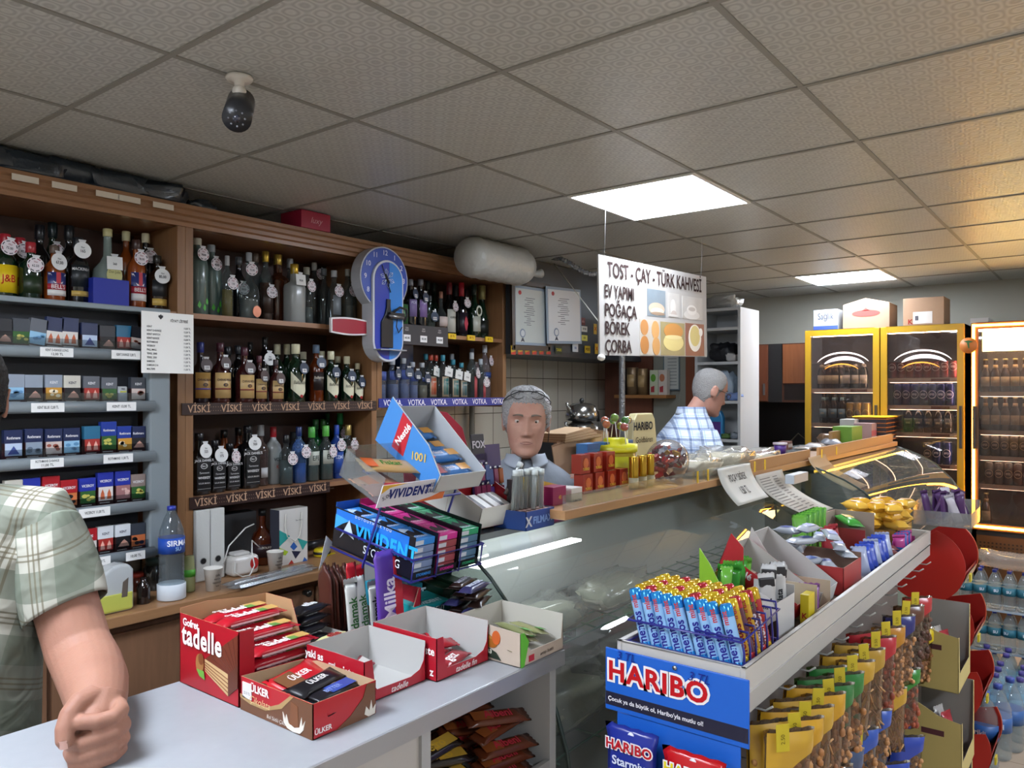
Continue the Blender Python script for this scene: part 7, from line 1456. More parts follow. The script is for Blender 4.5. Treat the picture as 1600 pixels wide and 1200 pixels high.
# ================= COOLERS =================
FX=6.25; FZ=2.13
def can(h,r,c,c2,word,wc,_c={}):
    key=(h,r,c,word)
    if key in _c: return copy_tree(_c[key])
    t=thing('drink_can','','can'); MB().lathe([(0,0),(r*.8,0),(r,.012),(r,h-.014),(r*.85,h-.003),(r*.85,h),(0,h-.001)],M(c,.22,.5),14).build('can_body',t)
    MB().lathe([(r*.86,h-.004),(r*.9,h-.002),(r*.86,h+.001),(0,h)],M('a8a8a8',.25,.8),12).build('lid',t)
    b=MB(); 
    n=16; P=[]
    for k in range(n):
        a0,a1=2*PI*k/n,2*PI*(k+1)/n; P=[(q*math.cos(a)*1.0,h*.5+q*math.sin(a)*1.15) for q,a in((r*.8,a0),(r*.8,a1),(r*.68,a1),(r*.68,a0))]; b.add([(-math.sqrt(max(0,r*r-p[0]**2))-.0008,-p[0],p[1]) for p in P],[(0,1,2,3)],M(c2,.3))
    b.build('ring_print',t,fix=False); text(word,r*.62,wc,t,(-r-.0015,0,h*.5),face='-x',bold=.05,sx=.8); _c[key]=t; return t
def beer(h,r,g,c,lc,word,_c={}):
    key=(h,r,g,c,lc)
    if key in _c: return copy_tree(_c[key])
    t=thing('beer_bottle','','bottle'); MB().lathe([(0,.0),(r*.93,0),(r,.008),(r,h*.52),(r*.9,h*.60),(r*.45,h*.74),(r*.38,h*.95),(r*.42,h*.96)],M(g,.1,coat=.4),14).build('glass_body',t)
    MB().lathe([(0,h*.95),(r*.46,h*.95),(r*.46,h),(0,h)],M(c,.3,.6),12).build('crown_cap',t)
    b=MB(); b.lathe([(r+.0006,h*.18),(r+.0016,h*.18),(r+.0016,h*.46),(r+.0006,h*.46)],M(lc,.4),8,a0=PI-.9,a1=PI+.9); b.build('label',t); MB().lathe([(r*.5,h*.70),(r*.52,h*.70),(r*.45,h*.82),(r*.43,h*.82)],M(lc,.4),10).build('neck_label',t)
    text(word,r*.55,'d8c8a0' if lc!='c8b898' else '4a3020',t,(-r-.0025,0,h*.32),face='-x',bold=.05,sx=.8); _c[key]=t; return t
def cooler(label,y0,y1,col,shelves,doorz,led=None,dark='1c1a1a',arcs=True):
    t=thing('drinks_cooler',label,'refrigerator',(FX,0,0)); D=.62; s=.045; zb=doorz
    CB=M('2a2422',.45)
    b=MB(); b.box(.03,D,y0,y0+.03,.02,FZ,CB).box(.03,D,y1-.03,y1,.02,FZ,CB).box(.03,D,y0,y1,FZ-.03,FZ,CB).box(D-.02,D,y0,y1,.02,FZ,CB).box(.03,D,y0,y1,zb-.04,zb,CB); b.build('cabinet_body',t)
    MB().box(D-.022,D-.0205,y0+.03,y1-.03,zb,FZ-.03,M('5a4a44',.5)).build('inner_back',t)
    gr=MB().box(.03,.05,y0,y1,.05,zb-.04,M(col,.4)).build('lower_panel',t)
    f=MB(); m=M(col,.35); f.box(0,.028,y0,y0+s,zb,FZ,m).box(0,.028,y1-s,y1,zb,FZ,m).box(0,.028,y0+s,y1-s,FZ-s,FZ,m).box(0,.028,y0+s,y1-s,zb,zb+s,m); d=f.build('door_frame',t,bev=.003)
    MB().box(.010,.014,y0+s,y1-s,zb+s,FZ-s,GL('d8d0cc',.02,.02,1.4)).build('door_glass',d)
    MB().box(-.02,.0,y0+.012 if not led else y1-.03,y0+.03 if not led else y1-.012,1.25,1.55,M('3a3430',.4)).build('door_handle',d,bev=.003)
    for z in shelves:
        sh=MB().box(.07,D-.03,y0+.035,y1-.035,z-.012,z,M('8a8480',.4)).build('shelf',t); MB().box(.062,.07,y0+.035,y1-.035,z-.028,z+.004,M('c8b4a4',.4)).build('price_strip',sh); MB().box(.0605,.062,y0+.10,y0+.22,z-.022,z-.002,M('7a4438',.5)).build('price_ticket',sh); MB().box(.074,.082,y0+.05,y1-.05,z-.030,z-.024,M('ffe8d0',.4,emit=7,ecol='ffe0c0')).build('shelf_fill_glow',sh)  # glow bar added under each shelf to brighten the cooler inside
    MB().box(.08,.10,y0+.04,y1-.04,FZ-.055,FZ-.04,M('fff0e0',.4,emit=30,ecol='ffe8d4')).build('interior_lamp',t)
    MB().box(.06,.075,y0+.034,y0+.044,zb+.05,FZ-.08,M('fff0e0',.4,emit=14,ecol='ffe0c8')).build('side_lamp',t)
    if arcs:
        yc=(y0+y1)/2; hw=(y1-y0)/2-.07
        pan=MB().box(.045,.05,y0+.04,y1-.04,FZ-.26,FZ-.05,M('544844',.5)).build('header_panel',t)
        for (rr,zz,wd,c,e,sp,off) in((hw*1.05,FZ-.31,.012,'ffffff',3.5,62,0),(hw*.95,FZ-.34,.030,'f4f0ff',2.6,50,-.01),(hw*.75,FZ-.36,.010,'ffb84c',1.8,55,.01)):
            a=MB(); n=18; P=[]
            for i in range(n+1):
                an=R(90-sp+2*sp*i/n); P.append((yc+off+rr*math.cos(an),zz+rr*.62*math.sin(an)))
            for i in range(n): 
                w0=wd*math.sin(PI*(i+.0)/n)**.4 if i else .002; w1=wd*math.sin(PI*(i+1)/n)**.4 if i<n-1 else .002
                a.add([(.043,P[i][0],P[i][1]-w0/2),(.043,P[i+1][0],P[i+1][1]-w1/2),(.043,P[i+1][0],P[i+1][1]+w1/2),(.043,P[i][0],P[i][1]+w0/2)],[(0,1,2,3)],M(c,.4,emit=e,ecol=c))
            a.build('light_arc',pan,fix=False)
    if led:
        L=M('ffc24a',.4,emit=14,ecol='ffb030'); b=MB(); b.box(-.012,-.002,y1-.025,y1-.008,zb+.02,FZ-.01,L).box(-.012,-.002,y0+.008,y0+.025,zb+.02,FZ-.01,L).box(-.012,-.002,y0+.02,y1-.02,FZ-.028,FZ-.012,L).box(-.012,-.002,y0+.02,y1-.02,zb+.015,zb+.032,L); b.build('led_strip',t)
        MB().box(-.004,.03,y0+.06,y1-.07,FZ-.20,FZ-.05,M('ffe9a0',.4,emit=4.5,ecol='ffe49a')).build('light_box_header',t)
        g=MB()
        for a_ in range(24):
            for c_ in range(8): g.prism([(y0+.04+a_*.024+.007*math.cos(k*PI/3),zb-.09-c_*.024+.007*math.sin(k*PI/3)) for k in range(6)],.0275,.0295,M('2a1c10',.6),'x')
        g.build('grille_holes',t)
    return t
YC_='b48c18'
cooler('left yellow framed drinks cooler with brown bottles and gold cans',1.40,1.945,YC_,[.86,1.13,1.40,1.67],.30)
cooler('middle yellow framed drinks cooler with red and blue cans',.846,1.392,YC_,[.86,1.12,1.346,1.546,1.747],.30)
cooler('right drinks cooler outlined by glowing yellow strip with lit header',.16,.806,'5a3c20',[1.0,1.197,1.377,1.645],.69,led=True,arcs=False)
def fill(items,lab,xs,z,group):
    for i,(kind,u,dx) in enumerate(items):
        x=FX+xs+dx; y=yu(u,x); q=kind(); q.location=(x,y,z+.0008); tag(q,lab%ORD[i] if '%' in lab else lab,group=group)
c_red=lambda: can(.165,.033,'8c2a28','b8a8a0','EFES','d8ccc8'); c_blu=lambda: can(.165,.033,'26306c','b8b8c8','EFES','d0d0e0'); c_gld=lambda: can(.165,.033,'a88838','c8b070','EFES','4a3818'); c_sil=lambda: can(.155,.031,'6a6460','b8a488','EFES','d8ccc0')
b_brn=lambda: beer(.235,.032,'2c1810','c8b078','b8a888','EFES'); b_blk=lambda: beer(.235,.033,'141214','a8a090','b8b0a4','EFES'); b_blu=lambda: beer(.25,.032,'241810','c0a860','6c94a8','EFES'); b_drk=lambda: beer(.23,.032,'1c1614','8a8480','3a3430','EFES'); b_clr=lambda: beer(.235,.033,'4a2e1c','c8b880','b89c78','EFES')
fill([(b_brn,1284,.04),(b_brn,1295,.04),(b_brn,1306,.04)],'brown beer bottle with pale label, %s from left on top shelf of left cooler',.08,1.67,'beers on the top shelf of the left cooler')
fill([(b_blk,1324,.04),(b_blk,1337,.04),(b_blk,1350,.04)],'stout black bottle with white label, %s of three on top shelf of left cooler',.08,1.67,'beers on the top shelf of the left cooler')
fill([(b_brn,1290,.2),(b_brn,1302,.2),(b_brn,1314,.2),(b_brn,1326,.2)],'brown beer bottle in back row, %s from left on top shelf of left cooler',.08,1.67,'back row beers of the left cooler')
fill([(b_blu,1287,.04),(b_blu,1303,.04),(b_blu,1316,.04)],'beer bottle with blue white label, %s from left on second shelf of left cooler',.08,1.40,'blue labelled beers')
fill([(b_blu,1292,.2),(b_blu,1306,.2),(b_blu,1318,.2)],'blue labelled beer bottle in back row, %s from left, left cooler',.08,1.40,'blue labelled beers')
fill([(c_gld,1329,.04),(c_gld,1341,.04),(c_gld,1354,.04)],'gold beer can, %s from left on second shelf of left cooler',.08,1.40,'gold cans of the left cooler')
fill([(c_gld,1282,.04),(c_gld,1296,.04),(c_gld,1309,.04),(c_gld,1324,.04),(c_gld,1340,.04)],'gold topped can, %s from left on third shelf of left cooler',.08,1.13,'gold cans of the left cooler')
fill([(c_red,1395+i*13.6,.04) for i in range(8)],'red beer can, %s from left on top shelf of middle cooler',.08,1.747,'red cans of the middle cooler')
fill([(c_blu,1403+i*13.6,.04) for i in range(7)],'blue beer can, %s from left on second shelf of middle cooler',.08,1.546,'blue cans of the middle cooler')
fill([(b_drk,1420+i*15.5,.04) for i in range(5)],'dark beer bottle, %s from left on third shelf of middle cooler',.08,1.346,'dark beers of the middle cooler')
fill([(c_blu,1464,.04),(c_blu,1480,.04),(c_sil,1450,.04)],'can on fourth shelf of middle cooler, %s one',.08,1.12,'cans on the fourth shelf')
fill([(b_clr,1540+i*15.5,.04) for i in range(6)],'amber bottle, %s from left on top shelf of glowing right cooler',.08,1.645,'bottles of the right cooler')
fill([(b_clr,1540+i*15.5,.04) for i in range(6)],'amber bottle, %s from left on second shelf of glowing right cooler',.08,1.377,'bottles of the right cooler')
fill([(c_sil,1540+i*15,.04) for i in range(6)],'silver brown can, %s from left on third shelf of glowing right cooler',.08,1.197,'cans of the right cooler')
fill([(c_sil,1546+i*15,.04) for i in range(5)],'silver brown can, %s from left on fourth shelf of glowing right cooler',.08,1.0,'cans of the right cooler')
fill([(b_clr,1541,.06)],'single amber bottle at the bottom of the glowing right cooler',.08,.7005+.0,'bottles of the right cooler')
# boxes on the coolers
def topbox(name,lab,u0,u1,vt,col,x=6.30,d=.26,rz=0):
    y0,y1=yu(u1,x),yu(u0,x); z1=at((u0+u1)/2,vt,x=x).z; t=thing(name,lab,'box',(x,y0,FZ+.0008),R(rz)); MB().box(0,d,0,y1-y0,0,z1-FZ,M(col,.6,var=.05)).build('carton',t,bev=.002); return t,(y1-y0),z1-FZ
t,w,h=topbox('small_carton','small white and blue carton on top of the left cooler',1271,1309,484,'8f9498'); MB().box(-.001,0,0,w,0,h*.22,M('2c4488',.5)).build('blue_band',t); text('Sağlık',.07,'34384c',t,(-.002,w*.5,h*.66),face='-x',bold=.0,sx=.7)
t,w,h=topbox('cardboard_box','brown cardboard box with open flaps and red oval mark on the left cooler',1317,1390,475,'8c735c'); 
b=MB(); b.prism([(w/2+.10*math.cos(k*PI/10),h*.62+.025*math.sin(k*PI/10)) for k in range(20)],-.002,-.0005,M('a03c34',.5),'x'); b.prism([(w/2-.03,h*.72),(w/2+.03,h*.72),(w/2,h*.85)],-.002,-.0005,M('a03c34',.5),'x'); b.build('red_mark',t);  b=MB(); b.add([(0,0,h),(0,w,h),(.06,w*.55,h+.05)],[(0,1,2)],M('94765a',.7)); b.build('flap',t,solid=.003)
t,w,h=topbox('cardboard_box','tan cardboard box with white address label on the middle cooler',1411,1475,465,'92745a'); MB().box(-.0015,0,w*.28,w*.75,h*.08,h*.50,M('c4c0bc',.5)).build('address_label',t); MB().box(-.0025,-.0015,w*.62,w*.70,h*.2,h*.36,M('4a4a54',.5)).build('print',t); text('K',.05,'8a3028',t,(-.002,w*.82,h*.15),face='-x',bold=.05)
t,w,h=topbox('flat_box','thin white and black flat box on top of the glowing cooler',1516,1545,497,'b0b0b0')
t=thing('round_sticker','round orange sticker with palm motif between the two right coolers','sticker',(FX-.02,yu(1514,FX),at(1514,540,x=FX).z)); b=MB(); b.cyl((0,0,0),(-.004,0,0),.055,M('c87838',.5),n=24); b.cyl((.0,0,0),(.02,0,0),.02,M('705030',.5),n=10); b.build('disc',t); MB().prism([(.0,-.02),(.01,.02),(.03,.03),(.0,.035),(-.03,.025),(-.005,.018),(-.006,-.02)],-.006,-.004,M('3c7040',.5),'x').build('palm_motif',t)
# ================= KITCHEN NICHE =================
BRN=WOOD('7c4a30',1,.4,'z')
t=thing('kitchen_cabinet','dark brown wall cabinets above the dark kitchen niche at the far wall','cabinet',(0,0,0)); kx=6.62
MB().box(kx,X1-.002,2.02,2.90,1.56,2.06,WOOD('5e3828',1,.4,'z')).build('body',t)
for y0,y1,c in((2.60,2.895,'5e3a2a'),(2.37,2.595,'7a4630')): d=MB().box(kx-.018,kx,y0,y1,1.57,2.05,WOOD(c,1,.35,'z')).build('door',t,bev=.002); MB().box(kx-.03,kx-.018,y0+.02,y0+.035,1.62,1.72,M('a0a0a0',.3,.8)).build('door_handle',d)
MB().box(kx-.018,kx,2.03,2.24,1.72,2.05,WOOD('9a5c38',1,.35,'z')).build('door',t,bev=.002); MB().box(kx-.004,kx,2.25,2.365,1.56,2.06,M('2c2a2a',.5)).build('dark_gap',t)
MB().box(kx-.006,kx-.001,2.04,2.23,1.58,1.71,M('2a1c16',.6)).build('open_niche',t)
tag(MB().box(X1-.02,X1-.003,2.0,3.44,.85,1.558,M('17181a',.35)).build('dark_wall_sheet'),'near black sheet giving the wall its darkness under the brown wall cabinets','wall panel')  # dark sheet added for the wall's darkness under the cabinets
t=thing('kitchen_counter','dark low kitchen counter at the far wall','counter',(0,0,0)); MB().box(6.45,X1-.021,2.0,3.40,.82,.86,M('303234',.4)).build('worktop',t); MB().box(6.48,X1-.03,2.0,3.40,.0,.82,M('3c2820',.5)).build('base',t)
t=thing('handled_bag','beige bag with dark handles standing on the low kitchen counter','bag',(6.62,2.12,.861)); MB().prism([(-.10,0),(.10,0),(.07,.30),(-.05,.34)],-.05,.05,M('94846c',.7),'x').build('bag_body',t,bev=.01); b=MB(); b.tube([(-.05,-.05,.30),(-.05,-.10,.38),(-.05,-.02,.44),(-.05,.05,.36),(-.05,.06,.30)],.006,M('50483c',.6),6); b.build('handle',t)
b=MB(); b.lathe([(0,0),(.08,0),(.11,.12),(.05,.2),(.02,.22)],M('6c6450',.25,.3),14); o=b.build('teapot_lump',loc=(6.6,2.42,.861)); o.name='metal_pot'; tag(o,'dull metal pot on the low kitchen counter left of the bag','pot')
tag(MB().lathe([(0,0),(.16,0),(.2,.14),(.19,.14),(.155,.01),(0,.01)],M('1d4450',.4),20,cap=False).build('teal_basin',loc=(6.2,2.15,.95)),'teal plastic basin behind the purple pot','basin') if 0 else None
# ================= WHITE SHELF UNIT =================
t=thing('shelf_unit','tall white open shelf unit behind the man in the checked shirt','shelf',(0,0,0)); sx0,sx1,sy0,sy1=5.30,5.66,2.095,2.44; WU=M('b6b9ba',.5); zt=2.25
MB().box(sx0,sx1,sy0,sy0+.02,0,zt,WU).build('side_panel',t); MB().box(sx0,sx1,sy1-.02,sy1,0,zt,WU).build('side_panel',t); MB().box(sx1-.012,sx1,sy0+.02,sy1-.02,0,zt,WU).build('back_panel',t); MB().box(sx0,sx1-.012,sy0+.02,sy1-.02,zt-.02,zt,WU).build('shelf',t)
SHZ=[2.11,1.865,1.585,1.31,1.0,.6]
for z in SHZ: MB().box(sx0,sx1-.012,sy0+.02,sy1-.02,z-.02,z,WU).build('shelf',t)
def clump(name,lab,cat,y,z,w,d,h,m,s,x=5.42): return lump(name,lab,cat,x,y,z+.001,d,w,h,m,s)
clump('foil_bundle','crumpled clear and silver packaging on top of the white shelf unit','packaging',2.27,zt,.28,.2,.10,M('9a9c9a',.3,.3,bump=1,bs=40),60)
clump('dark_bag','black crumpled bag on the upper shelf of the white unit','bag',2.27,1.865,.22,.2,.15,M('14161c',.5,bump=.8,bs=30),61,5.44)
clump('small_appliance','small white and black appliance on the upper shelf edge','appliance',2.17,1.866,.09,.06,.06,M('a8a8a8',.4),62,5.33)
clump('plastic_bag','white plastic bag with blue print on the middle shelf of the unit','bag',2.25,1.585,.20,.16,.22,M('98a8b8',.45,bump=.9,bs=25),63)
clump('cleaning_cloth','pink and blue folded cloths on the middle shelf edge','cloth',2.15,1.586,.12,.08,.06,M('6c84b8',.6,bump=.5),64,5.335)
p=(5.38,2.30,1.311); t=thing('detergent_bottle','blue detergent bottle with purple label on the lower shelf','bottle',p); MB().prism([(-.05,0),(.05,0),(.055,.14),(.02,.2),(-.03,.2),(-.05,.15)],-.025,.025,M('2c7cb0',.35),'x').build('bottle',t,bev=.008); MB().box(-.027,-.025,-.035,.035,.03,.12,M('503080',.4)).build('label',t)
clump('green_bundle','small green bundle beside the blue detergent bottle','bundle',2.22,1.311,.08,.08,.04,M('4c6c34',.6,bump=.8),65,5.36)
clump('striped_cloth','grey striped folded cloth on the lower shelf','cloth',2.15,1.311,.08,.1,.05,M('788088',.6,bump=.8),66,5.36)
# ================= BROWN PARTITION WITH TINS =================
t=thing('door_frame','reddish brown wooden door frame behind the checked shirt man','door frame',(0,0,0)); MB().box(5.38,5.46,2.46,2.55,0,2.0,WOOD('74402a',1,.35,'z')).build('post',t); MB().box(5.39,5.45,2.55,2.60,0,2.0,M('7c7c72',.6)).build('wall_edge',t)
t=thing('wall_cupboard','dark red brown cupboard with small wooden shelf behind the foil pipe','cupboard',(0,0,0)); cy0,cy1=2.62,3.30
MB().box(5.46,5.9,cy0+.25,cy1,.0,2.0,WOOD('5c3426',1,.4,'z')).build('body',t); MB().box(5.452,5.46,cy0+.25,cy0+.56,1.0,1.60,WOOD('6a3a28',1,.4,'z')).build('door',t); MB().box(5.30,5.46,cy0+.05,cy0+.50,1.60,1.625,WOOD('9a6a3c',1,.4,'y')).build('shelf',t)
tag(MB().box(5.47,5.52,2.60,cy0+.245,0,2.0,M('84857c',.7)).build('wall_pier'),'pale grey narrow wall pier behind the small certificate','wall pier')
for k,(y,r,h,c,lab) in enumerate(((3.075,.032,.20,'2c2422','dark tin at left end of the small wooden shelf'),(3.0,.045,.21,'7c6850','brown and gold coffee tin on the small wooden shelf'),(2.91,.040,.20,'8c7454','second coffee tin with portrait on the small shelf'))):
    x=5.38; t=thing('coffee_tin',lab,'tin',(x,y,1.6258)); MB().lathe([(0,0),(r,0),(r,h),(r*.95,h+.004),(0,h+.004)],M(c,.3,.4),18).build('tin',t); MB().lathe([(r+.0005,h*.3),(r+.0015,h*.3),(r+.0015,h*.75),(r+.0005,h*.75)],M('b09468' if k else '3a3030',.4),8,a0=PI-.7,a1=PI+.7).build('label',t)
for k,(y,c,c2,lab) in enumerate(((2.80,'b8c0a8','5a9430','white and green carton on the small wooden shelf'),(2.725,'c0b8b0','a86848','white carton with pastry picture at the shelf end'))):
    t=thing('food_carton',lab,'box',(5.36,y,1.6258)); MB().box(0,.05,-.03,.04,0,.19,M(c,.5)).build('carton',t); MB().prism([(.01+.022*math.cos(k_*PI/6),.13+.03*math.sin(k_*PI/6)) for k_ in range(12)],-.001,-.0002,M(c2,.5),'x').prism([(.0,.02),(.03,.02),(.03,.06),(.0,.07)],-.001,-.0002,M('9c3038',.5),'x').build('picture',t)
t=thing('wall_sheet','white framed notice behind the small shelf','notice',(5.45,2.70,1.80)); MB().box(-.004,.002,-.07,.07,-.14,.14,M('5c6c74',.5)).build('frame',t); MB().box(-.006,-.004,-.06,.06,-.13,.13,M('b4b8b4',.6)).build('sheet',t); b=MB()
for k in range(9): b.box(-.007,-.006,-.045,.03,.1-k*.025,.105-k*.025,M('707478',.6))
b.build('text_lines',t)
# tea kettle behind counter
t=thing('double_teapot','stacked steel double teapot with black handles behind the counter','teapot',(at(909,690,y=2.35).x,2.35,0)); STE=M('8c8a86',.18,.95)
zb_=at(909,688,y=2.35).z; z1=at(909,638,y=2.35).z; H_=z1-zb_
o=MB().lathe([(0,zb_),(.085,zb_),(.105,zb_+.03),(.095,zb_+.075),(.06,zb_+.10),(.055,zb_+.105)],STE,24).build('lower_pot',t); MB().lathe([(.05,zb_+.105),(.088,zb_+.112),(.092,zb_+.14),(.078,zb_+.19),(.05,zb_+.205),(.0,zb_+.212)],STE,24).build('upper_pot',t)
MB().ball((0,0,zb_+.222),.014,M('141414',.4),10,8).build('lid_knob',t)
for z0,r in((zb_+.03,.10),(zb_+.135,.088)): b=MB(); b.tube([(-r,0,z0),(-r-.035,0,z0+.03),(-r-.06,0,z0+.075)],[.016,.012,.008],STE,10); b.build('spout',t)
b=MB(); b.tube([(.085,0,zb_+.175),(.13,0,zb_+.185),(.165,0,zb_+.155),(.175,0,zb_+.10)],.010,M('141414',.35),8); b.tube([(.10,0,zb_+.085),(.14,0,zb_+.08),(.17,0,zb_+.05),(.175,0,zb_+.02)],.009,M('141414',.35),8); b.build('handle',t)
t=thing('tea_stove','dark stove block carrying the steel teapots','stove',(at(909,690,y=2.35).x,2.35,0)); MB().box(-.2,.25,-.2,.25,0,zb_-.001,M('26282a',.4,.3)).build('stove_body',t)
tag(MB().cyl((0,0,0),(0,0,.9),.018,M('8c8c84',.4),n=10).build('wall_pipe',loc=(xu(737,3.41),3.41,.9)),'thin pale vertical pipe on the tiled wall','pipe')
# ================= WATER BOTTLES =================
WB=GL('eaf0f2',.04,.10,1.4)
def wbot(r,h,lab_c,cap,word,_c={}):
    key=(r,h,lab_c)
    if key in _c: return copy_tree(_c[key])
    t=thing('water_bottle','','water bottle'); pr=[(0,0),(r*.9,0),(r,.01)]+[(r*(1 if k%2 else .95),h*(.05+.04*k)) for k in range(7)]+[(r,h*.36),(r,h*.62),(r*.95,h*.70),(r*.6,h*.84),(r*.28,h*.92),(r*.28,h*.95)]
    MB().lathe(pr,WB,16).build('bottle_body',t); MB().lathe([(0,h*.93),(r*.34,h*.93),(r*.34,h*.995),(0,h)],M(cap,.35),12).build('cap',t); MB().lathe([(r+.0008,h*.38),(r+.002,h*.38),(r+.002,h*.58),(r+.0008,h*.58)],M(lab_c,.4),16).build('label',t)
    text(word,r*.6,'dce4f0',t,(-r-.003,0,h*.48),face='-x',bold=.05); _c[key]=t; return t
wi=0
def wput(q,x,y,z,lab,g): q.location=(x,y,z+.0008); q.rotation_euler=(0,0,R(random.uniform(-25,25))); tag(q,lab,group=g)
for lay in range(3):
    for i in range(2):
        for j in range(9):
            wput(wbot(.033,.215,'2c6c80','2a3c9c','SU'),5.02+i*.069,.12+j*.069,lay*.226,'small water bottle, %s column from right, %s row, %s layer by the cooler'%(ORD[j],['front','rear'][i],['bottom','middle','top'][lay]),'small water bottles by the cooler')
for lay in range(2): tag(MB().box(4.98,5.13,.08,.71,.2166+.226*lay,.2256+.226*lay,M('94a4b4',.4)).build('cardboard_layer'),'thin blue grey sheet between the %s layers of small bottles'%['lower','upper'][lay],'sheet')
for j in range(5):
    for i in range(2): wput(wbot(.046,.30,'5aa0c0','3c3480','pure'),4.72+.10*i,.16+j*.097,.0,'larger water bottle before the small packs, %s from right in the %s row'%(ORD[j],['front','rear'][i]),'large water bottles')
for j in range(3):
    wput(wbot(.055,.33,'2c5c9c','2c48a0','Erikli'),3.98+.13*j,.46-.035*j,.0,'big water bottle with blue label beside the red bins, %s one'%['nearest','middle','farthest'][j],'big water bottles beside the bins')
for j in range(6):
    wput(wbot(.046,.30,'5aa0c0','3c3480','pure'),4.36+.10*(j//2),.46-.099*(j%2)-.0*(j//2),.0,'large water bottle of the loose group, %s one'%ORD[j],'large water bottles')
t=lump('plastic_sheet','crumpled clear wrap over the topmost water packs by the cooler','plastic wrap',5.055,.40,.672,.2,.5,.10,GL('e4d8cc',.15,.25,1.45),77)
# ================= PEOPLE =================
V=Vector
HZ=[-.120,-.117,-.105,-.085,-.06,-.03,0,.03,.06,.09,.108,.117,.120]
HW=[.006,.028,.046,.0565,.062,.0675,.072,.0755,.0745,.064,.046,.026,.006]
HF=[.060,.078,.089,.087,.085,.085,.084,.085,.081,.066,.046,.026,.006]
HB=[.000,.004,.018,.038,.058,.078,.090,.096,.094,.080,.058,.034,.008]
def itp(T,z):
    for i in range(len(HZ)-1):
        if z<=HZ[i+1]:
            f=(z-HZ[i])/(HZ[i+1]-HZ[i]); f=max(0,min(1,f)); a=T[max(0,i-1)];b=T[i];c=T[i+1];d=T[min(len(T)-1,i+2)]
            v=b+.5*f*(c-a+f*(2*a-5*b+4*c-d+f*(3*(b-c)+d-a))); return max(v,.004)
    return T[-1]
def G(x,z,cx,cz,sx,sz): return math.exp(-((x-cx)/sx)**2-((z-cz)/sz)**2)
def feat(x,z):
    ax=abs(x); o=0
    if z<.03:
        f=min(1,max(0,(.030-z)/.062)); 
        if z>-.048: o+=(.006+.019*f**1.3)*math.exp(-(x/(.0085+.006*f))**2)*(1 if z>-.034 else max(0,1-((-.034-z)/.012))**.7)
    o+=.006*G(ax,z,.013,-.034,.006,.006)
    o-=.011*G(ax,z,.031,.010,.018,.011); o+=.0065*G(ax,z,.030,.031,.022,.007)
    o+=.0045*G(ax,z,.046,-.016,.016,.016)
    o+=.0055*G(x,z,0,-.064,.024,.010)-.0035*G(x,z,0,-.0635,.026,.0022)
    o+=.004*G(x,z,0,-.103,.016,.012)-.003*G(x,z,0,-.082,.02,.006)
    o-=.0018*math.exp(-((ax-.024-(-.034-z)*.30)/.003)**2)*(1 if -.068<z<-.034 else 0)*1.6
    o-=.0012*G(ax,z,.032,-.006,.014,.003)
    o-=.0022*G(ax,z,.031,-.007,.013,.0022); o+=.0022*G(ax,z,.031,-.001,.014,.004); o-=.003*G(ax,z,.007,-.0385,.003,.0025)
    for q in(.050,.060,.070): o-=.0008*math.exp(-((z-q)/.0018)**2)*(ax<.04)
    return o
def hs(phi,z,off=0):
    w=itp(HW,z)+off; c,s=math.cos(phi),math.sin(phi); d=(itp(HF,z) if c>0 else itp(HB,z))+off
    x=w*math.copysign(abs(s)**.92,s); y=-d*math.copysign(abs(c)**.92,c)
    if c>0: y-=feat(x,z)*min(1,c*1.6)
    return Vector((x,y,z))
def front(x,z,off=0):
    w=itp(HW,z); s=max(-1,min(1,x/w)); s=math.copysign(abs(s)**(1/.92),s); return hs(math.asin(s),z,0)+Vector((0,-off,0))
def head_into(b,m,T):
    b.T=T; nu,nv=72,64
    vs=[];
    for j in range(nv+1):
        z=-.120+.240*(.5-.5*math.cos(PI*j/nv))
        for i in range(nu): vs.append(hs(2*PI*i/nu,z))
    fs=[(j*nu+i,j*nu+(i+1)%nu,(j+1)*nu+(i+1)%nu,(j+1)*nu+i) for j in range(nv) for i in range(nu)]
    fs.append(tuple(range(nu))); fs.append(tuple(nv*nu+i for i in range(nu))); b.add(vs,fs,m,True)
    for s in(-1,1):
        b.ball((s*.078,.008,-.004),.030,m,14,10,.30,.62,1.0); b.tube([(s*.080,.022,.014),(s*.086,.012,.024),(s*.085,-.004,.020),(s*.082,-.008,.0),(s*.080,-.002,-.024),(s*.078,.006,-.03)],[.004,.005,.005,.004,.005,.006],m,8)
    b.tube([(0,.022,-.050),(0,.034,-.10),(0,.045,-.15),(0,.055,-.19)],[.046,.047,.050,.060],m,24); b.T=None
def patch(fn,nu,nv,m): b=MB(); b.grid(fn,nu,nv,m); return b
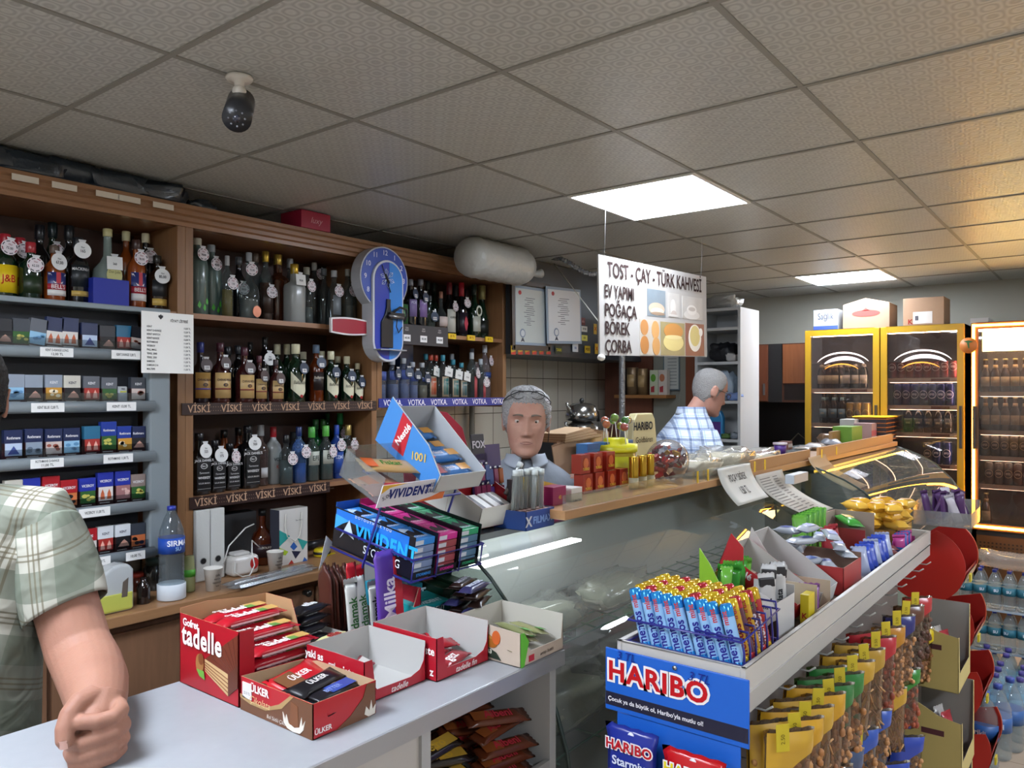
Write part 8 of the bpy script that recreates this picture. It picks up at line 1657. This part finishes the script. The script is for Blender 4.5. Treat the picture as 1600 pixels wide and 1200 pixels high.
def face_parts(root,T,skin,hairm,browm,hair='grey',iris='3a2c20'):
    def put_(b,name): b.v=[tuple(T@Vector(v)) for v in b.v]; return b.build(name,root,fix=False)
    for s in(-1,1):
        c=front(s*.032,.010); c.y+=.0072
        b=MB(); b.ball(c,.0118,M('b4aca4',.2),18,12); e=put_(b,'eye'); 
        b=MB(); b.ball(c+Vector((0,-.0063,-.0012)),.0062,M(iris,.1),12,8); b.build('iris',e); 
        for o in e.children: 
            me=o.data
            for v in me.vertices: v.co=T@v.co
        for sg,a0,a1 in((1,20,105),(-1,-85,-27)):
            b=MB(); b.grid(lambda u,v,c=c:c+Vector((math.sin(R(-85+170*u))*math.cos(R(a0+(a1-a0)*v)),-math.cos(R(-85+170*u))*math.cos(R(a0+(a1-a0)*v)),math.sin(R(a0+(a1-a0)*v))))*.0130,10,6,skin); put_(b,'eyelid')
        b=MB(); b.grid(lambda u,v,s=s:front(s*(.014+.036*u),.0275+.006*math.sin(PI*(u*.8+.15))+(v-.5)*(.0075-.004*u),.0016),10,3,browm); put_(b,'eyebrow')
    b=MB(); b.grid(lambda u,v:front((u-.5)*.046,-.0640+(v-.5)*.011*math.sin(PI*max(.02,min(.98,u)))**.7-.0015*abs(u-.5),.0006),16,5,M('8a5a50',.45)); put_(b,'lips')
    b=MB(); b.grid(lambda u,v:front((u-.5)*.042,-.0636-.0012*abs(u-.5)*2+(v-.5)*.0012,.0010),14,2,M('4a2c28',.6)); put_(b,'mouth_line')
def hair_mesh(root,T,m,line,off=.007,bump=.003,name='hair',seed=0):
    nu,nv=90,50; vs=[];ok=[]
    for j in range(nv+1):
        z=-.10+.2199*(.5-.5*math.cos(PI*(j/nv*.98+.02)))
        for i in range(nu):
            ph=2*PI*i/nu; p=hs(ph,z,0); n_=Vector((p.x*1.4,p.y if p.y>0 else p.y*.8,p.z*.8)).normalized(); q=off*(1+.35*noise.noise(Vector((math.sin(ph)*3,math.cos(ph)*3,z*30+seed))*1.8))+bump*noise.noise(Vector((math.sin(ph)*14,math.cos(ph)*14,z*60+seed)))
            h=line(ph if ph<PI else 2*PI-ph)+.003*math.sin(i*2.3); e=min(1,max(0,(z-h)/.012)); vs.append(T@(p+n_*q*(.15+.85*e) if z>h-.006 else p-n_*.004)); ok.append(z>h-.006)
    fs=[(j*nu+i,j*nu+(i+1)%nu,(j+1)*nu+(i+1)%nu,(j+1)*nu+i) for j in range(nv) for i in range(nu) if ok[j*nu+i] or ok[(j+1)*nu+i]]
    fs.append(tuple(nv*nu+i for i in range(nu)))
    b=MB(); b.add(vs,fs,m,True); return b.build(name,root,fix=False)
def slices(b,S,m,n=28,sq=.85):
    """S: (centre, half width vector, half depth vector)"""
    vs=[]
    for c,wv,dv in S:
        for i in range(n):
            a=2*PI*i/n; ca,sa=math.cos(a),math.sin(a); vs.append(Vector(c)+Vector(wv)*math.copysign(abs(ca)**sq,ca)+Vector(dv)*math.copysign(abs(sa)**sq,sa))
    fs=[(j*n+i,j*n+(i+1)%n,(j+1)*n+(i+1)%n,(j+1)*n+i) for j in range(len(S)-1) for i in range(n)]
    fs.append(tuple(range(n))); fs.append(tuple((len(S)-1)*n+i for i in range(n))); b.add(vs,fs,m,True)
def remesh(o,vox,it=3):
    r=o.modifiers.new('remesh','REMESH'); r.mode='VOXEL'; r.voxel_size=vox; r.use_smooth_shade=True
    s=o.modifiers.new('smooth','SMOOTH'); s.factor=.5; s.iterations=it
def SKIN(h,rd):
    m=bpy.data.materials.new('skin'); m.use_nodes=True; nt=m.node_tree; b=nt.nodes['Principled BSDF']; tc=nt.nodes.new('ShaderNodeTexCoord')
    n=nt.nodes.new('ShaderNodeTexNoise'); n.inputs['Scale'].default_value=14; n.inputs['Detail'].default_value=6; nt.links.new(tc.outputs['Object'],n.inputs['Vector'])
    mx=nt.nodes.new('ShaderNodeMix'); mx.data_type='RGBA'; mx.inputs[6].default_value=lin(rd); mx.inputs[7].default_value=lin(h); nt.links.new(n.outputs['Fac'],mx.inputs[0]); nt.links.new(mx.outputs[2],b.inputs['Base Color'])
    n2=nt.nodes.new('ShaderNodeTexNoise'); n2.inputs['Scale'].default_value=220; bp=nt.nodes.new('ShaderNodeBump'); bp.inputs['Strength'].default_value=.25; bp.inputs['Distance'].default_value=.002; nt.links.new(tc.outputs['Object'],n2.inputs['Vector']); nt.links.new(n2.outputs['Fac'],bp.inputs['Height']); nt.links.new(bp.outputs[0],b.inputs['Normal'])
    b.inputs['Roughness'].default_value=.6; b.inputs['Specular IOR Level'].default_value=.3; b.inputs['Subsurface Weight'].default_value=.12; b.inputs['Subsurface Radius'].default_value=(.012,.005,.003); return m
def PLAID(name,base,bands,rough=.8,rot=(0,0,0),bump=True):
    """woven checks: bands=(scale, lo, hi, colour, mix) laid along x-ish and z"""
    m=bpy.data.materials.new(name); m.use_nodes=True; nt=m.node_tree; b=nt.nodes['Principled BSDF']; b.inputs['Roughness'].default_value=rough
    tc=nt.nodes.new('ShaderNodeTexCoord'); mp=nt.nodes.new('ShaderNodeMapping'); mp.inputs['Rotation'].default_value=rot; nt.links.new(tc.outputs['Object'],mp.inputs[0]); sp=nt.nodes.new('ShaderNodeSeparateXYZ'); nt.links.new(mp.outputs[0],sp.inputs[0])
    cur=None; col=nt.nodes.new('ShaderNodeRGB'); col.outputs[0].default_value=lin(base); cur=col.outputs[0]
    for ax,per,lo,hi,c,f in bands:
        d=nt.nodes.new('ShaderNodeMath'); d.operation='DIVIDE'; d.inputs[1].default_value=per; nt.links.new(sp.outputs[ax],d.inputs[0])
        fr=nt.nodes.new('ShaderNodeMath'); fr.operation='FRACT'; nt.links.new(d.outputs[0],fr.inputs[0])
        g=nt.nodes.new('ShaderNodeMath'); g.operation='GREATER_THAN'; g.inputs[1].default_value=lo; nt.links.new(fr.outputs[0],g.inputs[0])
        l=nt.nodes.new('ShaderNodeMath'); l.operation='LESS_THAN'; l.inputs[1].default_value=hi; nt.links.new(fr.outputs[0],l.inputs[0])
        mu=nt.nodes.new('ShaderNodeMath'); mu.operation='MULTIPLY'; nt.links.new(g.outputs[0],mu.inputs[0]); nt.links.new(l.outputs[0],mu.inputs[1])
        k=nt.nodes.new('ShaderNodeMath'); k.operation='MULTIPLY'; k.inputs[1].default_value=f; nt.links.new(mu.outputs[0],k.inputs[0])
        mx=nt.nodes.new('ShaderNodeMix'); mx.data_type='RGBA'; mx.inputs[7].default_value=lin(c); nt.links.new(k.outputs[0],mx.inputs[0]); nt.links.new(cur,mx.inputs[6]); cur=mx.outputs[2]
    nt.links.new(cur,b.inputs['Base Color'])
    n=nt.nodes.new('ShaderNodeTexNoise'); n.inputs['Scale'].default_value=9; n.inputs['Detail'].default_value=2; n.inputs['Distortion'].default_value=1.5; nt.links.new(tc.outputs['Object'],n.inputs['Vector']); bp=nt.nodes.new('ShaderNodeBump'); bp.inputs['Strength'].default_value=.5; bp.inputs['Distance'].default_value=.03; nt.links.new(n.outputs['Fac'],bp.inputs['Height']); nt.links.new(bp.outputs[0],b.inputs['Normal'])
    return m
def frame(a): return V((math.cos(a),math.sin(a),0)),V((math.sin(a),-math.cos(a),0))   # right-of-figure (local +X), facing (local -Y)
def trousers(t,c,rx,fx,ztop,col):
    b=MB(); m=M(col,.8,bump=.3,bs=12)
    for s in(-1,1): b.tube([c+up*ztop+rx*s*.07,c+up*(ztop-.12)+rx*s*.085,c+up*.48+rx*s*.09+fx*.02,c+up*.08+rx*s*.09],[.10,.095,.068,.055],m,16)
    o=b.build('trousers',t); remesh(o,.012,3)
    for s in(-1,1): MB().prism([(-.045,0),(.045,0),(.05,.04),(.03,.085),(-.03,.085),(-.05,.04)],-.17,.08,M('1c1a1a',.4),'y').build('shoe',t,loc=c+rx*s*.09,rot=(0,0,math.atan2(rx.y,rx.x)),bev=.012)
up=V((0,0,1))
# ---------- seller behind the case ----------
SK1=SKIN('c09a88','a27466'); hc=at(822,660,Z=2.76); a=R(-51)
t=thing('person','grey haired man behind the deli case facing the viewer, glasses pushed up, grey shirt','person',(hc.x,hc.y,0)); t0=t.location.copy()
T=Matrix.Translation((0,0,hc.z))@Matrix.Rotation(a,4,'Z')@Matrix.Rotation(R(2),4,'Y')@Matrix.Rotation(R(3),4,'X'); rx,fx=frame(a)
b=MB(); head_into(b,SK1,T)
up=V((0,0,1)); nb=V((0,0,hc.z-.125))-fx*.06
slices(b,[(nb+up*-.95,rx*.14,fx*.10),(nb-up*.5,rx*.15,fx*.10),(nb-up*.2,rx*.16,fx*.09),(nb-up*.06,rx*.14,fx*.07),(nb,rx*.06,fx*.055)],SK1)
for s in(-1,1): b.tube([nb-up*.07+rx*s*.17,nb-up*.32+rx*s*.23,nb-up*.50+rx*s*.25+fx*.03,nb-up*.58+rx*s*.25+fx*.04],[.045,.04,.034,.03],SK1,12)
o=b.build('body',t); remesh(o,.003,1)
HG=M('9a9a9a',.7,var=.35,vs=160,bump=.9,bs=180)
face_parts(t,T,SK1,HG,M('6c6258',.8))
hair_mesh(t,T,HG,lambda p: .078 if p<.75 else (.078-.085*min(1,(p-.75)/.5) if p<1.35 else -.02-.045*min(1,(p-1.5)/.9 if p>1.5 else 0)),off=.011,bump=.005)
b=MB(); c_=lambda x,y,z:T@V((x,y,z)); b.tube([c_(-.082,.02,.045),c_(-.083,-.03,.078),c_(-.066,-.066,.096),c_(-.03,-.062,.113),c_(0,-.058,.114),c_(.03,-.062,.113),c_(.066,-.066,.096),c_(.083,-.03,.078),c_(.084,.02,.045)],.0022,M('1c1c20',.3),6); b.tube([c_(.084,.02,.045),c_(.088,.035,.0),c_(.082,.02,-.07)],.0015,M('1c1c20',.3),5)
for s in(-1,1): b.tube([c_(s*(.035+.024*math.cos(k*PI/8)),-.066+.01*math.sin(k*PI/8),.102+.014*math.sin(k*PI/8)) for k in range(16)],.0013,M('1c1c20',.3),5,closed=True)
b.build('glasses',t)
b=MB(); SH1=M('7c848e',.8,bump=.5,bs=14); slices(b,[(nb-up*.95,rx*.18,fx*.13),(nb-up*.5,rx*.19,fx*.13),(nb-up*.2,rx*.205,fx*.12),(nb-up*.10,rx*.20,fx*.105),(nb-up*.05,rx*.14,fx*.085),(nb-up*.005,rx*.072,fx*.064)],SH1)
for s in(-1,1): b.tube([nb-up*.09+rx*s*.16,nb-up*.16+rx*s*.20+fx*.01,nb-up*.27+rx*s*.235,nb-up*.33+rx*s*.24],[.055,.062,.056,.050],SH1,16)
o=b.build('shirt',t); remesh(o,.008,4)
b=MB(); LB=M('9aa4b0',.75); 
for s in(-1,1): b.grid(lambda u,v,s=s:nb+up*(.012-.05*v*(1-.4*u))+rx*s*(.014+.055*math.sin(u*1.4)+.012*v)+fx*(.070*math.cos(u*1.5)+.010+.022*v),8,6,LB)
b.build('collar',t,solid=.003,fix=False)
trousers(t,V((nb.x,nb.y,0)),rx,fx,nb.z-.88,'2c3038')
# ---------- checked shirt man ----------
SK2=SKIN('a88070','94685a'); hc=at(1108,612,Z=4.1); a=R(50); t=thing('person','man in blue and white checked shirt with glasses looking down behind the far counter','person',(hc.x,hc.y,0))
T=Matrix.Translation((0,0,hc.z))@Matrix.Rotation(a,4,'Z')@Matrix.Rotation(R(20),4,'X'); rx,fx=frame(a)
b=MB(); head_into(b,SK2,T); nb=V((0,0,hc.z-.115))-fx*.10
slices(b,[(nb-up*.95-fx*.05,rx*.14,fx*.11),(nb-up*.5-fx*.08,rx*.15,fx*.11),(nb-up*.2-fx*.04,rx*.16,fx*.10),(nb-up*.06,rx*.14,fx*.07),(nb,rx*.06,fx*.06)],SK2)
for s in(-1,1): b.tube([nb-up*.09+rx*s*.17,nb-up*.34+rx*s*.22,nb-up*.55+rx*s*.25+fx*.03,nb-up*.64+rx*s*.25+fx*.04],[.05,.042,.036,.032],SK2,12)
o=b.build('body',t); remesh(o,.005)
H2=M('7c7a78',.75,var=.3,vs=200,bump=.6,bs=220)
face_parts(t,T,SK2,H2,M('5c5048',.8)); hair_mesh(t,T,H2,lambda p:.088 if p<.8 else (.088-.11*min(1,(p-.8)/.6) if p<1.4 else -.02-.05*min(1,(p-1.5)/.8 if p>1.5 else 0)),off=.004,bump=.001,seed=4)
b=MB(); c_=lambda x,y,z:T@V((x,y,z)); GLS=M('2a1c18',.3)
for s in(-1,1): b.tube([c_(s*(.034+.023*math.cos(k*PI/8)),-.098,.006+.015*math.sin(k*PI/8)) for k in range(16)],.0018,GLS,5,closed=True); b.tube([c_(s*.057,-.096,.012),c_(s*.078,-.04,.014),c_(s*.083,.02,.010)],.0018,GLS,5)
b.tube([c_(-.011,-.1,.01),c_(.011,-.1,.01)],.0015,GLS,5); b.build('glasses',t)
P2=PLAID('checked_cloth','b4c0d0',[(0,.052,.0,.22,'28406c',.55),(2,.052,.0,.22,'28406c',.55),(0,.052,.34,.40,'5c7cb0',.5),(2,.052,.34,.40,'5c7cb0',.5)],rot=(0,0,R(52)))
b=MB(); slices(b,[(nb-up*.95-fx*.05,rx*.20,fx*.16),(nb-up*.5-fx*.08,rx*.215,fx*.165),(nb-up*.25-fx*.05,rx*.225,fx*.155),(nb-up*.12-fx*.03,rx*.21,fx*.13),(nb-up*.05-fx*.01,rx*.15,fx*.10),(nb+up*.01,rx*.075,fx*.075)],P2)
for s in(-1,1): b.tube([nb-up*.10+rx*s*.16,nb-up*.20+rx*s*.225,nb-up*.33+rx*s*.245+fx*.01,nb-up*.38+rx*s*.245+fx*.02],[.065,.075,.066,.06],P2,16)
o=b.build('shirt',t); remesh(o,.009,4)
b=MB(); b.grid(lambda u,v:nb+up*(.035-.04*v)+rx*(math.sin(-2.9+5.8*u))*(.070+.012*v)-fx*(math.cos(-2.9+5.8*u))*(.072+.012*v),24,3,P2); b.build('collar',t,solid=.004,fix=False)
trousers(t,V((nb.x,nb.y,0))-fx*.05,rx,fx,nb.z-.88,'2c3444')
# ---------- plaid shirt man at the left edge, fist on the counter ----------
SK3=SKIN('a27864','8c6050'); t=thing('person','person in green and white plaid short sleeve shirt at left edge, fist resting on counter','person',(.5,1.83,0))
o0=V((.5,1.83,0)); a=R(-24); rx,fx=frame(a); hc=at(-66,628,Z=1.56)-o0
T=Matrix.Translation(hc)@Matrix.Rotation(R(-18),4,'Z'); b=MB(); head_into(b,SK3,T); nb=V((0,0,1.47))
slices(b,[(nb-up*.9,rx*.15,fx*.11),(nb-up*.5,rx*.14,fx*.10),(nb-up*.2,rx*.155,fx*.09),(nb-up*.08,rx*.13,fx*.07),(nb+up*.01,rx*.06,fx*.055)],SK3)
b.tube([nb+up*.05,nb-up*.02],[.055,.06],SK3,16)
L=lambda u,v,Z:at(u,v,Z=Z)-o0
sh=L(62,812,1.60); b.tube([sh,L(85,885,1.58),L(106,955,1.56),L(122,1010,1.54),L(138,1042,1.51),L(148,1068,1.45),L(151,1090,1.40),L(152,1112,1.36),L(153,1135,1.33)],[.066,.062,.060,.060,.061,.058,.052,.045,.038],SK3,24)
s2=nb-up*.07-rx*.17; b.tube([s2,s2-up*.28-rx*.04+fx*.02,s2-up*.40+rx*.02+fx*.16],[.058,.048,.038],SK3,14)
# fist
fr=V((SA,-CA,0)); fn_=-V((CA,SA,0)); C0=L(154,1157,1.315); C0.z=max(C0.z,CZ+.047)
def fp(r_,d_,n_): return C0+fr*r_+V((0,0,-d_))+fn_*n_
b.ball(C0+fn_*-.004,.040,SK3,18,12,1.0,.95,1.02); b.ball(fp(.0,-.022,.014),.026,SK3,12,8); b.ball(fp(.0,.01,.016),.026,SK3,12,8)
b.tube([fp(-.004,-.05,-.03),fp(.0,-.02,-.005)],[.034,.036],SK3,16)
for i,(d0,rr,ex) in enumerate(((-.030,.0125,.0),(-.006,.0135,.006),(.016,.013,.003),(.034,.0115,-.004))):
    sl=[-.006,.004,.004,.002][i]
    b.tube([fp(.028,d0-.008,-.012),fp(.043+ex*.4,d0-.006,.010),fp(.040+ex*.4,d0-.002,.028),fp(.020,d0+sl*.4+.002,.040),fp(-.002,d0+sl+.006,.043),fp(-.022-ex*.5,d0+sl+.009,.036),fp(-.034-ex,d0+sl+.010,.022),fp(-.026,d0+sl+.010,.008)],[rr*1.05,rr*1.12,rr*1.08,rr,rr*1.02,rr*.98,rr*.9,rr*.85],SK3,12)
b.tube([fp(-.010,-.056,-.006),fp(-.023,-.052,.018),fp(-.028,-.040,.038),fp(-.027,-.022,.053),fp(-.023,-.006,.060),fp(-.021,.004,.059)],[.019,.018,.0160,.0152,.0140,.0095],SK3,14)
o=b.build('body',t); remesh(o,.0028,3)
q=MB(); q.grid(lambda u,v:fp(-.0215+(u-.5)*.015,-.012+v*.015,.0742-.005*(u-.5)**2*4-.0035*v),6,6,M('d8a898',.2)); q.build('thumb_nail',t,fix=False)
face_parts(t,T,SK3,M('1c1816',.7),M('1c1816',.8)); hair_mesh(t,T,M('17130f',.7,bump=.8,bs=120),lambda p:.07 if p<.8 else (.07-.09*min(1,(p-.8)/.5) if p<1.3 else -.03-.04*min(1,(p-1.5)/.8 if p>1.5 else 0)),off=.010,bump=.003,seed=9)
P3=PLAID('plaid_cloth','9e9c90',[(0,.118,.0,.46,'5c6456',.72),(2,.118,.0,.46,'5c6456',.72),(0,.118,.62,.65,'5c5440',.75),(0,.118,.70,.73,'5c5440',.75),(0,.118,.78,.81,'5c5440',.75),(2,.118,.62,.65,'5c5440',.75),(2,.118,.70,.73,'5c5440',.75),(2,.118,.78,.81,'5c5440',.75)],rot=(R(6),R(-20),R(50)))
b=MB(); slices(b,[(nb-up*.85,rx*.175,fx*.14),(nb-up*.55,rx*.18,fx*.145),(nb-up*.3,rx*.185,fx*.135),(nb-up*.15,rx*.185,fx*.12),(nb-up*.08,rx*.17,fx*.10),(nb-up*.03,rx*.11,fx*.085),(nb+up*.015,rx*.07,fx*.072)],P3)
b.tube([nb-up*.06+rx*.06,sh-up*.0,L(78,868,1.59)],[.06,.078,.082],P3,20)
b.tube([s2+rx*.05,s2,s2-up*.16-rx*.03],[.06,.07,.072],P3,16)
o=b.build('shirt',t); remesh(o,.007,5)
b=MB(); n=28; A0,A1,A2=L(60,822,1.60),L(80,880,1.585),L(103,958,1.56); vs=[]
ctr=[A0,A0.lerp(A1,.5),A1,A1.lerp(A2,.5),A2]; ax=(A2-A0).normalized(); s1_=ax.cross(fn_).normalized(); s2_=s1_.cross(ax)
for k,c in enumerate(ctr):
    for i in range(n):
        an=2*PI*i/n; r_=[.082,.084,.083,.083,.080][k]*(1+.05*math.sin(3*an+k)); vs.append(c+s1_*r_*math.cos(an)+s2_*r_*math.sin(an)*.95+ax*.010*math.cos(an)*(k>2))
b.add(vs,[(j*n+i,j*n+(i+1)%n,(j+1)*n+(i+1)%n,(j+1)*n+i) for j in range(4) for i in range(n)],PLAID('plaid_sleeve','9e9c90',[(0,.118,.0,.46,'5c6456',.72),(2,.118,.0,.46,'5c6456',.72),(0,.118,.62,.65,'5c5440',.75),(0,.118,.70,.73,'5c5440',.75),(0,.118,.78,.81,'5c5440',.75),(2,.118,.62,.65,'5c5440',.75),(2,.118,.70,.73,'5c5440',.75)],rot=(R(0),R(14),R(40))),True)
o=b.build('sleeve',t,solid=.004,fix=False,sub=1)
b=MB(); b.grid(lambda u,v:nb+up*(.05-.05*v)+rx*(math.sin(-2.7+5.4*u))*(.066+.02*v)-fx*(-math.cos(-2.7+5.4*u))*(.066+.02*v),24,3,P3); b.build('collar',t,solid=.004,fix=False)

trousers(t,V((nb.x,nb.y,0)),rx,fx,nb.z-.78,'3a4450')
